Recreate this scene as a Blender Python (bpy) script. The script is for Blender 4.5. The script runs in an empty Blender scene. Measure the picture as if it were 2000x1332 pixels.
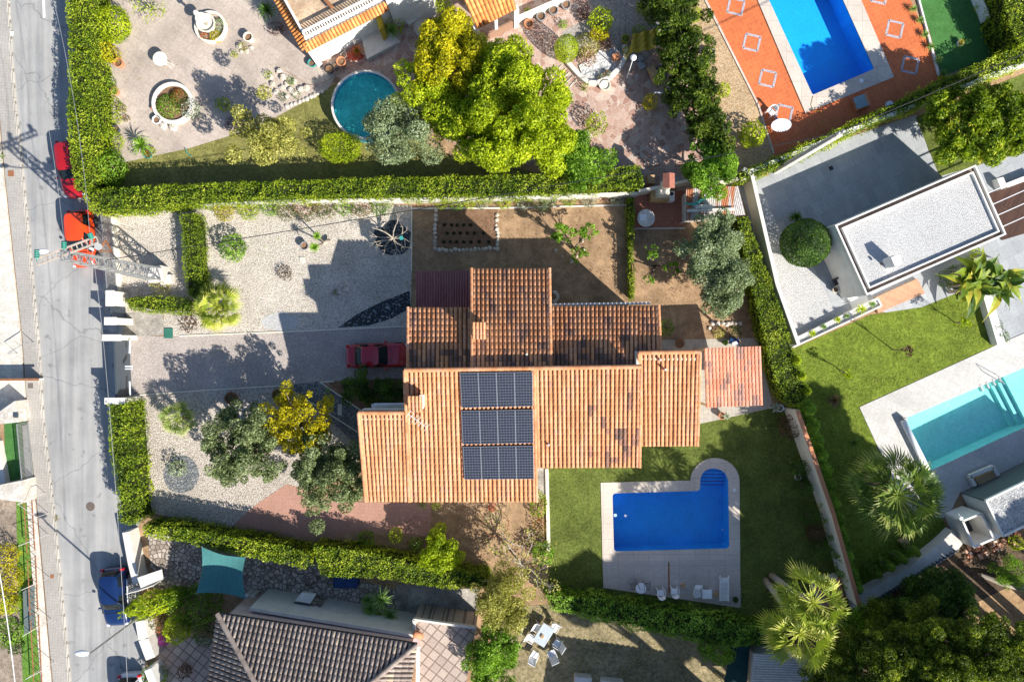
import bpy, math, random
import numpy as np
from mathutils import Vector, Matrix
from mathutils.geometry import tessellate_polygon

random.seed(7)
RNG = np.random.default_rng(11)
SC = bpy.context.scene
COL = SC.collection

# ---------------------------------------------------------------- camera, sun, sky, exposure
H = 49.0                      # height of the drone above the ground, metres
K = 27.0                      # photograph pixels per metre on the ground
cam_d = bpy.data.cameras.new("drone_camera")
cam = bpy.data.objects.new("drone_camera", cam_d)
COL.objects.link(cam)
cam.location = (0, 0, H)
cam_d.sensor_width = 36.0
cam_d.lens = 36.0 * H / (2000.0 / K)
cam_d.clip_end = 2000
SC.camera = cam

SUN_EL = math.radians(35.5)
SUN_DIR = Vector((0.75 * math.cos(SUN_EL), -0.66 * math.cos(SUN_EL), math.sin(SUN_EL))).normalized()
sd = bpy.data.lights.new("sun", 'SUN')
sd.energy = 5.0
sd.angle = math.radians(0.5)
sd.color = (1.0, 0.955, 0.88)
sun = bpy.data.objects.new("sun", sd)
COL.objects.link(sun)
sun.rotation_euler = SUN_DIR.to_track_quat('Z', 'Y').to_euler()
w = bpy.data.worlds.new("World")
SC.world = w
w.use_nodes = True
nt = w.node_tree
bg = nt.nodes['Background']
sky = nt.nodes.new('ShaderNodeTexSky')
sky.sky_type = 'NISHITA'
sky.sun_disc = False
sky.sun_elevation = SUN_EL
sky.sun_rotation = math.atan2(SUN_DIR.x, SUN_DIR.y)
nt.links.new(sky.outputs[0], bg.inputs[0])
bg.inputs[1].default_value = 0.094
sky.ozone_density = 4.5
SC.view_settings.view_transform = 'Standard'
SC.view_settings.look = 'None'
SC.view_settings.gamma = 1
SC.view_settings.use_curve_mapping = False
SC.view_settings.exposure = 0.85

# ---------------------------------------------------------------- helpers
def P(px, py, h=0.0):
    """photo pixel seen at height h -> world point"""
    k = (1 - h / H) / K
    return Vector(((px - 1000) * k, (666 - py) * k, h))

def G(px, py, h=0.0):
    """ground px position (as if h=0) lifted to height h"""
    return Vector(((px - 1000) / K, (666 - py) / K, h))

def ang(dx, dy):
    return math.atan2(-dy, dx)

WL = {}
def wl(o):
    return WL.get(o.name, Vector((0, 0, 0)))

def thing(name, label, cat, loc, group=None):
    o = bpy.data.objects.new(name, None)
    COL.objects.link(o)
    o.empty_display_size = .2
    o.location = loc
    WL[o.name] = Vector(loc)
    o['label'] = label
    o['category'] = cat
    if group: o['group'] = group
    return o

def tag(o, label, cat, group=None, kind=None):
    o['label'] = label
    o['category'] = cat
    if group: o['group'] = group
    if kind: o['kind'] = kind
    return o

def copy_thing(root, loc, rz, label=None, group=None):
    r = root.copy(); COL.objects.link(r)
    r.location = loc; r.rotation_euler = (0, 0, rz)
    if label: r['label'] = label
    if group: r['group'] = group
    WL[r.name] = Vector(loc)
    for ch in list(root.children):
        c = ch.copy(); COL.objects.link(c); c.parent = r
        for g in list(ch.children):
            d = g.copy(); COL.objects.link(d); d.parent = c
    return r

def mesh_np(name, V, F4, mat, parent=None, rnd=None, smooth=False, origin=None):
    """fast mesh of quads from arrays; world coordinates in"""
    V = np.asarray(V, dtype=np.float32)
    if parent is not None:
        off = np.array(wl(parent), dtype=np.float32); loc = (0, 0, 0)
    else:
        if origin is None:
            mn = V.min(0); mx = V.max(0)
            origin = ((mn[0] + mx[0]) / 2, (mn[1] + mx[1]) / 2, mn[2])
        off = np.array(origin, dtype=np.float32); loc = tuple(float(c) for c in off)
    me = bpy.data.meshes.new(name)
    n = len(F4)
    me.vertices.add(len(V)); me.vertices.foreach_set('co', (V - off).ravel())
    me.loops.add(n * 4); me.loops.foreach_set('vertex_index', np.asarray(F4, dtype=np.int32).ravel())
    me.polygons.add(n)
    me.polygons.foreach_set('loop_start', np.arange(0, n * 4, 4, dtype=np.int32))
    me.polygons.foreach_set('loop_total', np.full(n, 4, dtype=np.int32))
    me.update()
    if rnd is not None:
        a = me.attributes.new('rnd', 'FLOAT', 'FACE')
        a.data.foreach_set('value', np.asarray(rnd, dtype=np.float32))
    if smooth:
        me.polygons.foreach_set('use_smooth', np.ones(n, dtype=bool))
    me.materials.append(mat)
    o = bpy.data.objects.new(name, me); COL.objects.link(o)
    o.location = loc
    if parent is not None:
        o.parent = parent; WL[o.name] = wl(parent).copy()
    else:
        WL[o.name] = Vector(loc)
    return o

class MB:
    def __init__(s):
        s.v = []; s.f = []; s.a = []
    def add(s, vs, fs, a=None):
        b = len(s.v)
        s.v += [tuple(p) for p in vs]
        for f in fs:
            s.f.append(tuple(i + b for i in f))
            s.a.append(random.random() if a is None else a)
        return s
    def box(s, c, size, rz=0, a=None, base=False):
        x, y, z = [q / 2 for q in size]
        c = Vector(c)
        if base: c = c + Vector((0, 0, z))
        R = Matrix.Rotation(rz, 3, 'Z')
        vs = [c + R @ Vector((i * x, j * y, k * z)) for k in (-1, 1) for i, j in ((-1, -1), (1, -1), (1, 1), (-1, 1))]
        s.add(vs, [(3, 2, 1, 0), (4, 5, 6, 7), (0, 1, 5, 4), (1, 2, 6, 5), (2, 3, 7, 6), (3, 0, 4, 7)], random.random() if a is None else a)
        return s
    def prism(s, pts, z0, z1, a=None, taper=1.0):
        pts = ccw(pts); n = len(pts)
        cx = sum(p[0] for p in pts) / n; cy = sum(p[1] for p in pts) / n
        z0s = z0 if isinstance(z0, (list, tuple)) else [z0] * n
        z1s = z1 if isinstance(z1, (list, tuple)) else [z1] * n
        vs = [(p[0], p[1], z) for p, z in zip(pts, z0s)] + [(cx + (p[0] - cx) * taper, cy + (p[1] - cy) * taper, z) for p, z in zip(pts, z1s)]
        fs = [(i, (i + 1) % n, n + (i + 1) % n, n + i) for i in range(n)]
        tri = tessellate_polygon([[Vector((p[0], p[1], 0)) for p in pts]])
        for t in tri:
            t = list(t)
            A, B, C = [pts[q] for q in t]
            if (B[0]-A[0])*(C[1]-A[1])-(B[1]-A[1])*(C[0]-A[0]) < 0: t = t[::-1]
            fs.append(tuple(n + q for q in t)); fs.append(tuple(reversed(t)))
        s.add(vs, fs, a)
        return s
    def cyl(s, c, r0, r1, z0, z1, n=16, a=None, cap=True):
        vs = [(c[0] + r * math.cos(2 * math.pi * i / n), c[1] + r * math.sin(2 * math.pi * i / n), z) for r, z in ((r0, z0), (r1, z1)) for i in range(n)]
        fs = [(i, (i + 1) % n, n + (i + 1) % n, n + i) for i in range(n)]
        if cap: fs += [tuple(range(n))[::-1], tuple(range(n, 2 * n))]
        s.add(vs, fs, a); return s
    def lathe(s, c, prof, n=18, a=None, sx=1, sy=1, rz=0, cap=True):
        vs = []
        cr, sr = math.cos(rz), math.sin(rz)
        for r, z in prof:
            for i in range(n):
                x = r * math.cos(2 * math.pi * i / n) * sx; y = r * math.sin(2 * math.pi * i / n) * sy
                vs.append((c[0] + x * cr - y * sr, c[1] + x * sr + y * cr, c[2] + z))
        fs = []
        for k in range(len(prof) - 1):
            for i in range(n):
                j = (i + 1) % n
                fs.append((k * n + i, k * n + j, (k + 1) * n + j, (k + 1) * n + i))
        m = (len(prof) - 1) * n
        if cap: fs.append(tuple(range(n))[::-1]); fs.append(tuple(m + i for i in range(n)))
        s.add(vs, fs, a); return s
    def tube(s, path, r, n=6, a=None):
        path = [Vector(p) for p in path]
        rs = r if isinstance(r, (list, tuple)) else [r] * len(path)
        vs = []
        for i, p in enumerate(path):
            d = (path[min(i + 1, len(path) - 1)] - path[max(i - 1, 0)])
            if d.length < 1e-6: d = Vector((0, 0, 1))
            d.normalize()
            up = Vector((0, 0, 1)) if abs(d.z) < .95 else Vector((1, 0, 0))
            u = d.cross(up).normalized(); v = d.cross(u)
            for k in range(n):
                t = 2 * math.pi * k / n
                vs.append(p + (u * math.cos(t) + v * math.sin(t)) * rs[i])
        fs = [(i * n + k, i * n + (k + 1) % n, (i + 1) * n + (k + 1) % n, (i + 1) * n + k) for i in range(len(path) - 1) for k in range(n)]
        fs += [tuple(range(n))[::-1], tuple((len(path) - 1) * n + k for k in range(n))]
        s.add(vs, fs, a); return s
    def beam(s, p0, p1, wd, th, a=None):
        """rectangular bar between two points"""
        p0, p1 = Vector(p0), Vector(p1)
        d = (p1 - p0).normalized()
        up = Vector((0, 0, 1)) if abs(d.z) < .95 else Vector((1, 0, 0))
        u = d.cross(up).normalized() * wd / 2; v = d.cross(u).normalized() * th / 2
        vs = [q + i * u + j * v for q in (p0, p1) for i, j in ((-1, -1), (1, -1), (1, 1), (-1, 1))]
        s.add(vs, [(3, 2, 1, 0), (4, 5, 6, 7), (0, 1, 5, 4), (1, 2, 6, 5), (2, 3, 7, 6), (3, 0, 4, 7)], a); return s
    def ball(s, c, r, n=10, m=7, a=None, sz=1, wob=0):
        prof = [(max(.001, r * math.sin(math.pi * k / m)), -r * sz * math.cos(math.pi * k / m)) for k in range(m + 1)]
        b = len(s.v)
        s.lathe(c, prof, n, a)
        if wob:
            for i in range(b, len(s.v)):
                q = s.v[i]; f = 1 + random.uniform(-wob, wob)
                s.v[i] = (c[0] + (q[0] - c[0]) * f, c[1] + (q[1] - c[1]) * f, c[2] + (q[2] - c[2]) * f)
        return s
    def build(s, name, mat, parent=None, smooth=False, bevel=0, sub=0, origin=None, rot=None):
        V = s.v
        me = bpy.data.meshes.new(name)
        if parent is not None:
            off = wl(parent); loc = Vector((0, 0, 0))
        else:
            if origin is None:
                xs = [p[0] for p in V]; ys = [p[1] for p in V]; zs = [p[2] for p in V]
                origin = ((min(xs) + max(xs)) / 2, (min(ys) + max(ys)) / 2, min(zs))
            off = Vector(origin); loc = off
        me.from_pydata([(p[0] - off.x, p[1] - off.y, p[2] - off.z) for p in V], [], s.f)
        a = me.attributes.new('rnd', 'FLOAT', 'FACE')
        a.data.foreach_set('value', s.a)
        if smooth: me.polygons.foreach_set('use_smooth', [True] * len(s.f))
        me.materials.append(mat)
        o = bpy.data.objects.new(name, me); COL.objects.link(o); o.location = loc
        if parent is not None:
            o.parent = parent; WL[o.name] = wl(parent).copy()
        else: WL[o.name] = Vector(loc)
        if bevel:
            b = o.modifiers.new('bevel', 'BEVEL'); b.width = bevel; b.segments = 2; b.limit_method = 'ANGLE'
        if sub:
            b = o.modifiers.new('sub', 'SUBSURF'); b.levels = sub; b.render_levels = sub
        return o

def ccw(pts):
    pts = [tuple(p) for p in pts]
    A = sum(pts[i][0] * pts[(i + 1) % len(pts)][1] - pts[(i + 1) % len(pts)][0] * pts[i][1] for i in range(len(pts)))
    return pts if A > 0 else pts[::-1]

def gp(pl, h=0):
    return [tuple(P(x, y, h))[:2] for x, y in pl]

def inpoly(x, y, poly):
    """vectorised point in polygon"""
    x = np.asarray(x); y = np.asarray(y); r = np.zeros(x.shape, bool); n = len(poly)
    for i in range(n):
        x0, y0 = poly[i][:2]; x1, y1 = poly[(i + 1) % n][:2]
        c = ((y0 > y) != (y1 > y)) & (x < (x1 - x0) * (y - y0) / ((y1 - y0) if y1 != y0 else 1e-9) + x0)
        r ^= c
    return r

def sheet(name, pl, z, mat, holes=(), world=False):
    """flat ground sheet from photo pixels, with holes"""
    outer = pl if world else gp(pl)
    loops = [[Vector((p[0], p[1], 0)) for p in ccw(outer)]] + [[Vector((p[0], p[1], 0)) for p in ccw(h)[::-1]] for h in holes]
    tri = tessellate_polygon(loops)
    flat = [p for l in loops for p in l]
    m = MB()
    fs = []
    for t in tri:
        A, B, C = [flat[q] for q in t]
        s_ = (B.x-A.x)*(C.y-A.y)-(B.y-A.y)*(C.x-A.x)
        fs.append(tuple(t) if s_ > 0 else tuple(reversed(t)))
    m.add([(p.x, p.y, z) for p in flat], fs)
    o = m.build(name, mat)
    o['kind'] = 'structure'
    return o

def slab(name, pl, z0, z1, mat, holes=(), bevel=0):
    """raised slab with sides: top sheet + skirt"""
    outer = ccw(gp(pl)); hs = [ccw(h)[::-1] for h in holes]
    loops = [[Vector((p[0], p[1], 0)) for p in outer]] + [[Vector((p[0], p[1], 0)) for p in h] for h in hs]
    tri = tessellate_polygon(loops)
    flat = [p for l in loops for p in l]
    m = MB(); fs = []
    for t in tri:
        A, B, C = [flat[q] for q in t]
        s_ = (B.x-A.x)*(C.y-A.y)-(B.y-A.y)*(C.x-A.x)
        fs.append(tuple(t) if s_ > 0 else tuple(reversed(t)))
    m.add([(p.x, p.y, z1) for p in flat], fs)
    for l in [outer] + hs:
        n = len(l)
        m.add([(p[0], p[1], z0) for p in l] + [(p[0], p[1], z1) for p in l], [(i, (i + 1) % n, n + (i + 1) % n, n + i) for i in range(n)])
    return m.build(name, mat)

def rpoly(pl, r=6, k=5):
    """round the corners of a pixel polygon"""
    out = []; n = len(pl)
    for i in range(n):
        a = Vector(pl[i - 1]); b = Vector(pl[i]); c = Vector(pl[(i + 1) % n])
        u = (a - b); v = (c - b); q = min(r, u.length / 2.1, v.length / 2.1)
        p0 = b + u.normalized() * q; p1 = b + v.normalized() * q
        for j in range(k + 1):
            t = j / k
            out.append(tuple((1 - t) ** 2 * p0 + 2 * t * (1 - t) * b + t * t * p1))
    return out

def ell(cx, cy, rx, ry, n=28, rot=0, w=0):
    out = []
    for i in range(n):
        t = 2 * math.pi * i / n
        f = 1 + random.uniform(-w, w)
        x = rx * f * math.cos(t); y = ry * f * math.sin(t)
        out.append((cx + x * math.cos(rot) - y * math.sin(rot), cy + x * math.sin(rot) + y * math.cos(rot)))
    return out

# ---------------------------------------------------------------- materials
def nodes(name, rough=.85, spec=.3):
    m = bpy.data.materials.new(name); m.use_nodes = True
    t = m.node_tree; b = t.nodes['Principled BSDF']
    b.inputs['Roughness'].default_value = rough
    b.inputs['Specular IOR Level'].default_value = spec
    return m, t, b

def N(t, typ, **kw):
    n = t.nodes.new(typ)
    for k, v in kw.items():
        if k in n.inputs: n.inputs[k].default_value = v
        else: setattr(n, k, v)
    return n

def ramp(t, fac, stops):
    r = t.nodes.new('ShaderNodeValToRGB')
    e = r.color_ramp.elements
    while len(e) < len(stops): e.new(.5)
    for q, (p, c) in zip(e, stops):
        q.position = p; q.color = (*c, 1)
    t.links.new(fac, r.inputs[0])
    return r.outputs[0]

def pos(t, rot=0, scale=(1, 1, 1)):
    g = t.nodes.new('ShaderNodeNewGeometry')
    mp = t.nodes.new('ShaderNodeMapping')
    t.links.new(g.outputs['Position'], mp.inputs[0])
    mp.inputs['Rotation'].default_value = (0, 0, rot)
    mp.inputs['Scale'].default_value = scale
    return mp.outputs[0]

def mul(t, a, b, fac=1.0, mode='MULTIPLY'):
    m = t.nodes.new('ShaderNodeMix'); m.data_type = 'RGBA'; m.blend_type = mode
    m.inputs[0].default_value = fac
    t.links.new(a, m.inputs[6])
    if isinstance(b, tuple): m.inputs[7].default_value = (*b, 1)
    else: t.links.new(b, m.inputs[7])
    return m.outputs[2]

def bump(t, b, h, strength=.4, dist=.03):
    n = t.nodes.new('ShaderNodeBump'); n.inputs['Strength'].default_value = strength; n.inputs['Distance'].default_value = dist
    t.links.new(h, n.inputs['Height']); t.links.new(n.outputs[0], b.inputs['Normal'])

def patches(t, col, scale=.35, lo=.8, hi=1.12, p=None):
    n = N(t, 'ShaderNodeTexNoise', Scale=scale, Detail=5.0, Roughness=.6)
    t.links.new(p or pos(t), n.inputs['Vector'])
    r = ramp(t, n.outputs[0], [(.3, (lo,) * 3), (.7, (hi,) * 3)])
    return mul(t, col, r)

def m_plain(name, c, rough=.6, spec=.4, metal=0, var=.12, scale=3.0, bstr=.08, coat=0):
    m, t, b = nodes(name, rough, spec)
    b.inputs['Metallic'].default_value = metal
    if coat: b.inputs['Coat Weight'].default_value = coat
    n = N(t, 'ShaderNodeTexNoise', Scale=scale, Detail=6.0, Roughness=.65)
    t.links.new(pos(t), n.inputs['Vector'])
    c1 = tuple(x * (1 - var) for x in c); c2 = tuple(min(1, x * (1 + var)) for x in c)
    t.links.new(ramp(t, n.outputs[0], [(.3, c1), (.7, c2)]), b.inputs['Base Color'])
    if bstr: bump(t, b, n.outputs[0], bstr, .02)
    return m

def m_ground(name, c1, c2, scale=8, c3=None, rough=.95, bs=.5, plo=.78, phi=1.15, ps=.3, fine=30):
    m, t, b = nodes(name, rough, .15)
    p = pos(t)
    n = N(t, 'ShaderNodeTexNoise', Scale=scale, Detail=8.0, Roughness=.75)
    t.links.new(p, n.inputs['Vector'])
    st = [(.32, c1), (.62, c2)] + ([(.8, c3)] if c3 else [])
    col = patches(t, ramp(t, n.outputs[0], st), ps, plo, phi, p)
    col = patches(t, col, 1.9, .84, 1.14, p)
    n2 = N(t, 'ShaderNodeTexNoise', Scale=fine, Detail=3.0, Roughness=.8)
    t.links.new(p, n2.inputs['Vector'])
    col = mul(t, col, ramp(t, n2.outputs[0], [(.35, (.72,) * 3), (.65, (1.2,) * 3)]))
    t.links.new(col, b.inputs['Base Color'])
    bump(t, b, n2.outputs[0], bs, .04)
    return m

def m_gravel(name, stops, scale=10, rough=.9, plo=.85, phi=1.1, bs=.8, dist=.05):
    m, t, b = nodes(name, rough, .2)
    p = pos(t)
    v = N(t, 'ShaderNodeTexVoronoi', Scale=scale); t.links.new(p, v.inputs['Vector'])
    sep = t.nodes.new('ShaderNodeSeparateColor'); t.links.new(v.outputs['Color'], sep.inputs[0])
    col = ramp(t, sep.outputs[0], stops)
    shade = ramp(t, v.outputs['Distance'], [(.3, (1.05,) * 3), (.75, (.6,) * 3)])  # shadow in the gaps between pebbles, painted into the colour
    col = mul(t, col, shade, .7)
    col = patches(t, col, .4, plo, phi, p)
    t.links.new(col, b.inputs['Base Color'])
    inv = ramp(t, v.outputs['Distance'], [(0, (1, 1, 1)), (.7, (0, 0, 0))])
    bump(t, b, inv, bs, dist)
    return m

def m_crazy(name, stops, mortar, scale=1.6, gap=.06, rough=.8, rnd=.9, bs=.4):
    m, t, b = nodes(name, rough, .25)
    p = pos(t)
    n = N(t, 'ShaderNodeTexNoise', Scale=1.6, Detail=2.0); t.links.new(p, n.inputs['Vector'])
    q = mul(t, p, n.outputs['Color'], .12, 'ADD')
    v = N(t, 'ShaderNodeTexVoronoi', Scale=scale); v.inputs['Randomness'].default_value = rnd
    e = N(t, 'ShaderNodeTexVoronoi', Scale=scale, feature='DISTANCE_TO_EDGE'); e.inputs['Randomness'].default_value = rnd
    t.links.new(q, v.inputs['Vector']); t.links.new(q, e.inputs['Vector'])
    sep = t.nodes.new('ShaderNodeSeparateColor'); t.links.new(v.outputs['Color'], sep.inputs[0])
    col = ramp(t, sep.outputs[0], stops)
    n2 = N(t, 'ShaderNodeTexNoise', Scale=9.0, Detail=8.0, Roughness=.7); t.links.new(p, n2.inputs['Vector'])
    col = mul(t, col, ramp(t, n2.outputs[0], [(.3, (.72,) * 3), (.7, (1.2,) * 3)]))
    g = ramp(t, e.outputs['Distance'], [(gap * .5, (0, 0, 0)), (gap, (1, 1, 1))])
    mx = t.nodes.new('ShaderNodeMix'); mx.data_type = 'RGBA'
    t.links.new(g, mx.inputs[0]); mx.inputs[6].default_value = (*mortar, 1); t.links.new(col, mx.inputs[7])
    col = patches(t, mx.outputs[2], .3, .85, 1.12, p)
    t.links.new(col, b.inputs['Base Color'])
    bump(t, b, g, bs, .03)
    return m

def m_tiles(name, c1, c2, mortar, w=.4, h=.4, rot=0, gap=.012, rough=.6, off=0.0, plo=.88, phi=1.08, var=.8, dirt=.85):
    m, t, b = nodes(name, rough, .3)
    p = pos(t, rot)
    br = t.nodes.new('ShaderNodeTexBrick')
    br.offset = off; br.inputs['Scale'].default_value = 1
    br.inputs['Brick Width'].default_value = w; br.inputs['Row Height'].default_value = h
    br.inputs['Mortar Size'].default_value = gap; br.inputs['Mortar Smooth'].default_value = .3
    br.inputs['Color1'].default_value = (*c1, 1); br.inputs['Color2'].default_value = (*c2, 1); br.inputs['Mortar'].default_value = (*mortar, 1)
    t.links.new(p, br.inputs['Vector'])
    n = N(t, 'ShaderNodeTexNoise', Scale=6.0, Detail=8.0, Roughness=.7); t.links.new(p, n.inputs['Vector'])
    col = mul(t, br.outputs[0], ramp(t, n.outputs[0], [(.3, (dirt,) * 3), (.7, (1.12,) * 3)]))
    col = patches(t, col, .35, plo, phi, p)
    t.links.new(col, b.inputs['Base Color'])
    bump(t, b, ramp(t, br.outputs['Fac'], [(0, (1,) * 3), (1, (0,) * 3)]), .3, .01)
    return m

def m_rnd(name, stops, rough=.8, spec=.25, noise=.25, scale=6, bstr=.2):
    """material coloured by the per-face 'rnd' value"""
    m, t, b = nodes(name, rough, spec)
    a = t.nodes.new('ShaderNodeAttribute'); a.attribute_name = 'rnd'
    col = ramp(t, a.outputs['Fac'], stops)
    n = N(t, 'ShaderNodeTexNoise', Scale=float(scale), Detail=7.0, Roughness=.7); t.links.new(pos(t), n.inputs['Vector'])
    col = mul(t, col, ramp(t, n.outputs[0], [(.3, (1 - noise,) * 3), (.7, (1 + noise,) * 3)]))
    k_ = N(t, 'ShaderNodeTexNoise', Scale=1.0, Detail=5.0); t.links.new(pos(t, 0, (2.6, .45, 1)), k_.inputs['Vector'])
    col = mul(t, col, ramp(t, k_.outputs[0], [(.34, (.80, .78, .76)), (.55, (1.04,) * 3)]))
    t.links.new(col, b.inputs['Base Color'])
    if bstr: bump(t, b, n.outputs[0], bstr, .02)
    return m

def m_leaf(name, dark, mid, light, tip=None, trans=.35, rough=.5):
    m, t, b = nodes(name, rough, .22)
    a = t.nodes.new('ShaderNodeAttribute'); a.attribute_name = 'rnd'
    st = [(.05, dark), (.45, mid), (.8, light)] + ([(.97, tip)] if tip else [])
    col = ramp(t, a.outputs['Fac'], st)
    t.links.new(col, b.inputs['Base Color'])
    tr = t.nodes.new('ShaderNodeBsdfTranslucent')
    t.links.new(mul(t, col, (1.25, 1.3, .55)), tr.inputs[0])
    mx = t.nodes.new('ShaderNodeMixShader'); mx.inputs[0].default_value = trans
    t.links.new(b.outputs[0], mx.inputs[1]); t.links.new(tr.outputs[0], mx.inputs[2])
    t.links.new(mx.outputs[0], t.nodes['Material Output'].inputs[0])
    return m

def m_water(name, tint, ripple=.12, scale=3.5):
    m = bpy.data.materials.new(name); m.use_nodes = True; t = m.node_tree
    t.nodes.remove(t.nodes['Principled BSDF'])
    tr = t.nodes.new('ShaderNodeBsdfTransparent'); tr.inputs[0].default_value = (*tint, 1)
    gl = t.nodes.new('ShaderNodeBsdfGlossy'); gl.inputs['Roughness'].default_value = .04
    n = N(t, 'ShaderNodeTexNoise', Scale=scale, Detail=4.0, Roughness=.6); t.links.new(pos(t), n.inputs['Vector'])
    bp = t.nodes.new('ShaderNodeBump'); bp.inputs['Strength'].default_value = ripple; bp.inputs['Distance'].default_value = .1
    t.links.new(n.outputs[0], bp.inputs['Height']); t.links.new(bp.outputs[0], gl.inputs['Normal'])
    fr = t.nodes.new('ShaderNodeFresnel'); fr.inputs[0].default_value = 1.33; t.links.new(bp.outputs[0], fr.inputs['Normal'])
    mx = t.nodes.new('ShaderNodeMixShader')
    ge = t.nodes.new('ShaderNodeNewGeometry')
    sb = t.nodes.new('ShaderNodeMath'); sb.operation = 'SUBTRACT'; sb.use_clamp = True
    t.links.new(fr.outputs[0], sb.inputs[0]); t.links.new(ge.outputs['Backfacing'], sb.inputs[1])
    t.links.new(sb.outputs[0], mx.inputs[0]); t.links.new(tr.outputs[0], mx.inputs[1]); t.links.new(gl.outputs[0], mx.inputs[2])
    t.links.new(mx.outputs[0], t.nodes['Material Output'].inputs[0])
    return m

X = {}
X['asphalt'] = None
def mk_asphalt():
    m, t, b = nodes('asphalt', .85, .25)
    p = pos(t)
    n = N(t, 'ShaderNodeTexNoise', Scale=25.0, Detail=6.0, Roughness=.8); t.links.new(p, n.inputs['Vector'])
    col = ramp(t, n.outputs[0], [(.3, (.30, .29, .27)), (.7, (.38, .37, .35))])
    ps = pos(t, math.radians(-7), (1.1, .05, 1))
    s_ = N(t, 'ShaderNodeTexNoise', Scale=1.6, Detail=4.0, Roughness=.6); t.links.new(ps, s_.inputs['Vector'])
    col = mul(t, col, ramp(t, s_.outputs[0], [(.32, (.78, .8, .83)), (.66, (1.12,) * 3)]))
    col = patches(t, col, .5, .84, 1.09, p)
    w_ = N(t, 'ShaderNodeTexNoise', Scale=.9, Detail=5.0); t.links.new(p, w_.inputs['Vector'])
    v = N(t, 'ShaderNodeTexVoronoi', Scale=.16, feature='DISTANCE_TO_EDGE'); t.links.new(mul(t, p, w_.outputs['Color'], .9, 'ADD'), v.inputs['Vector'])
    col = mul(t, col, ramp(t, v.outputs['Distance'], [(.0, (.62,) * 3), (.006, (1,) * 3)]))
    o_ = N(t, 'ShaderNodeTexNoise', Scale=1.3, Detail=3.0); t.links.new(p, o_.inputs['Vector'])
    col = mul(t, col, ramp(t, o_.outputs[0], [(.27, (.66,) * 3), (.36, (1,) * 3)]))
    t.links.new(col, b.inputs['Base Color']); bump(t, b, n.outputs[0], .3, .01)
    return m
X['asphalt'] = mk_asphalt()
X['pave'] = m_tiles('pavement_blocks', (.38, .35, .31), (.35, .325, .29), (.29, .265, .235), .2, .2, math.radians(4), .012, .9)
X['kerb'] = m_tiles('kerb_stone', (.5, .46, .4), (.42, .39, .34), (.2, .17, .13), .16, 1.0, math.radians(4), .02, .9)
X['conc_w'] = m_ground('white_concrete', (.56, .51, .43), (.66, .62, .54), 2.5, None, .85, .2, .84, 1.06, .7, 12)
X['soil'] = m_ground('garden_soil', (.27, .17, .095), (.44, .29, .17), 2.2, (.57, .41, .25), .97, .9, .62, 1.25, .45, 14)
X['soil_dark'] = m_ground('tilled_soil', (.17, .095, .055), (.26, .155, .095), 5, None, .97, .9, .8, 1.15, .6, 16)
X['drygrass'] = m_ground('dry_grass', (.13, .13, .03), (.26, .24, .08), 4, (.36, .32, .15), .95, .8, .7, 1.2, .5, 16)
X['brown_grass'] = m_ground('worn_grass', (.13, .12, .05), (.38, .30, .18), 3.6, (.56, .47, .32), .95, .9, .7, 1.25, .7, 12)
X['lawn'] = m_ground('lawn_grass', (.055, .085, .012), (.155, .18, .04), 5, (.30, .29, .10), .9, 1.0, .68, 1.28, .55, 18)
X['lawn_e'] = m_ground('lush_lawn_grass', (.07, .115, .010), (.19, .235, .03), 4, (.40, .38, .10), .9, 1.0, .72, 1.3, .6, 14)
X['turf'] = m_ground('artificial_turf', (.045, .14, .035), (.07, .19, .05), 6, None, .9, .4, .85, 1.15, .5, 20)
X['patio_nw'] = m_tiles('terrazzo_patio', (.45, .375, .315), (.50, .42, .35), (.38, .315, .265), .6, .6, math.radians(33), .012, .9, plo=.72, phi=1.15, dirt=.74)
X['patio_e'] = m_tiles('pale_patio_tiles', (.45, .41, .34), (.41, .37, .31), (.3, .27, .22), .33, .33, 0, .012, .8)
X['coping'] = m_tiles('pool_coping_stone', (.58, .5, .42), (.52, .45, .38), (.36, .3, .25), 1.1, 1.1, 0, .014, .75, dirt=.88)
X['deck_s'] = m_tiles('pool_terrace_slabs', (.50, .44, .38), (.46, .41, .36), (.36, .31, .27), 1.1, .9, 0, .014, .75)
X['terracotta'] = m_tiles('terracotta_tiles', (.60, .16, .05), (.52, .13, .042), (.58, .20, .09), .31, .31, math.radians(-27), .012, .6, off=.0)
X['terra_pad'] = m_tiles('red_cement_tiles', (.42, .17, .10), (.37, .15, .09), (.27, .12, .08), .3, .3, 0, .012, .7)
X['pinkpad'] = m_tiles('pink_paving', (.42, .23, .17), (.38, .21, .155), (.34, .19, .14), .25, .25, math.radians(3), .01, .85)
X['drive'] = m_gravel('resin_driveway', [(0, (.37, .32, .28)), (.5, (.43, .37, .33)), (1, (.49, .43, .39))], 14, bs=.1)
X['gravel'] = m_gravel('cream_gravel', [(0, (.38, .33, .27)), (.2, (.55, .48, .395)), (.65, (.66, .59, .50)), (1, (.76, .69, .60))], 15, plo=.78, phi=1.1)
X['gravel_grey'] = m_gravel('grey_gravel', [(0, (.09, .1, .11)), (.6, (.2, .21, .21)), (1, (.36, .36, .35))], 11)
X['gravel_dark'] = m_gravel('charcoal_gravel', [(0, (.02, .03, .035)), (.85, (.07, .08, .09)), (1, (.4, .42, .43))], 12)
X['gravel_white'] = m_gravel('white_marble_chips', [(0, (.46, .45, .43)), (.3, (.56, .55, .53)), (1, (.66, .65, .63))], 17, plo=.93, phi=1.04)
X['tan'] = m_gravel('tan_gravel', [(0, (.36, .23, .12)), (.5, (.50, .35, .2)), (1, (.60, .46, .3))], 14, bs=.4)
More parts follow.
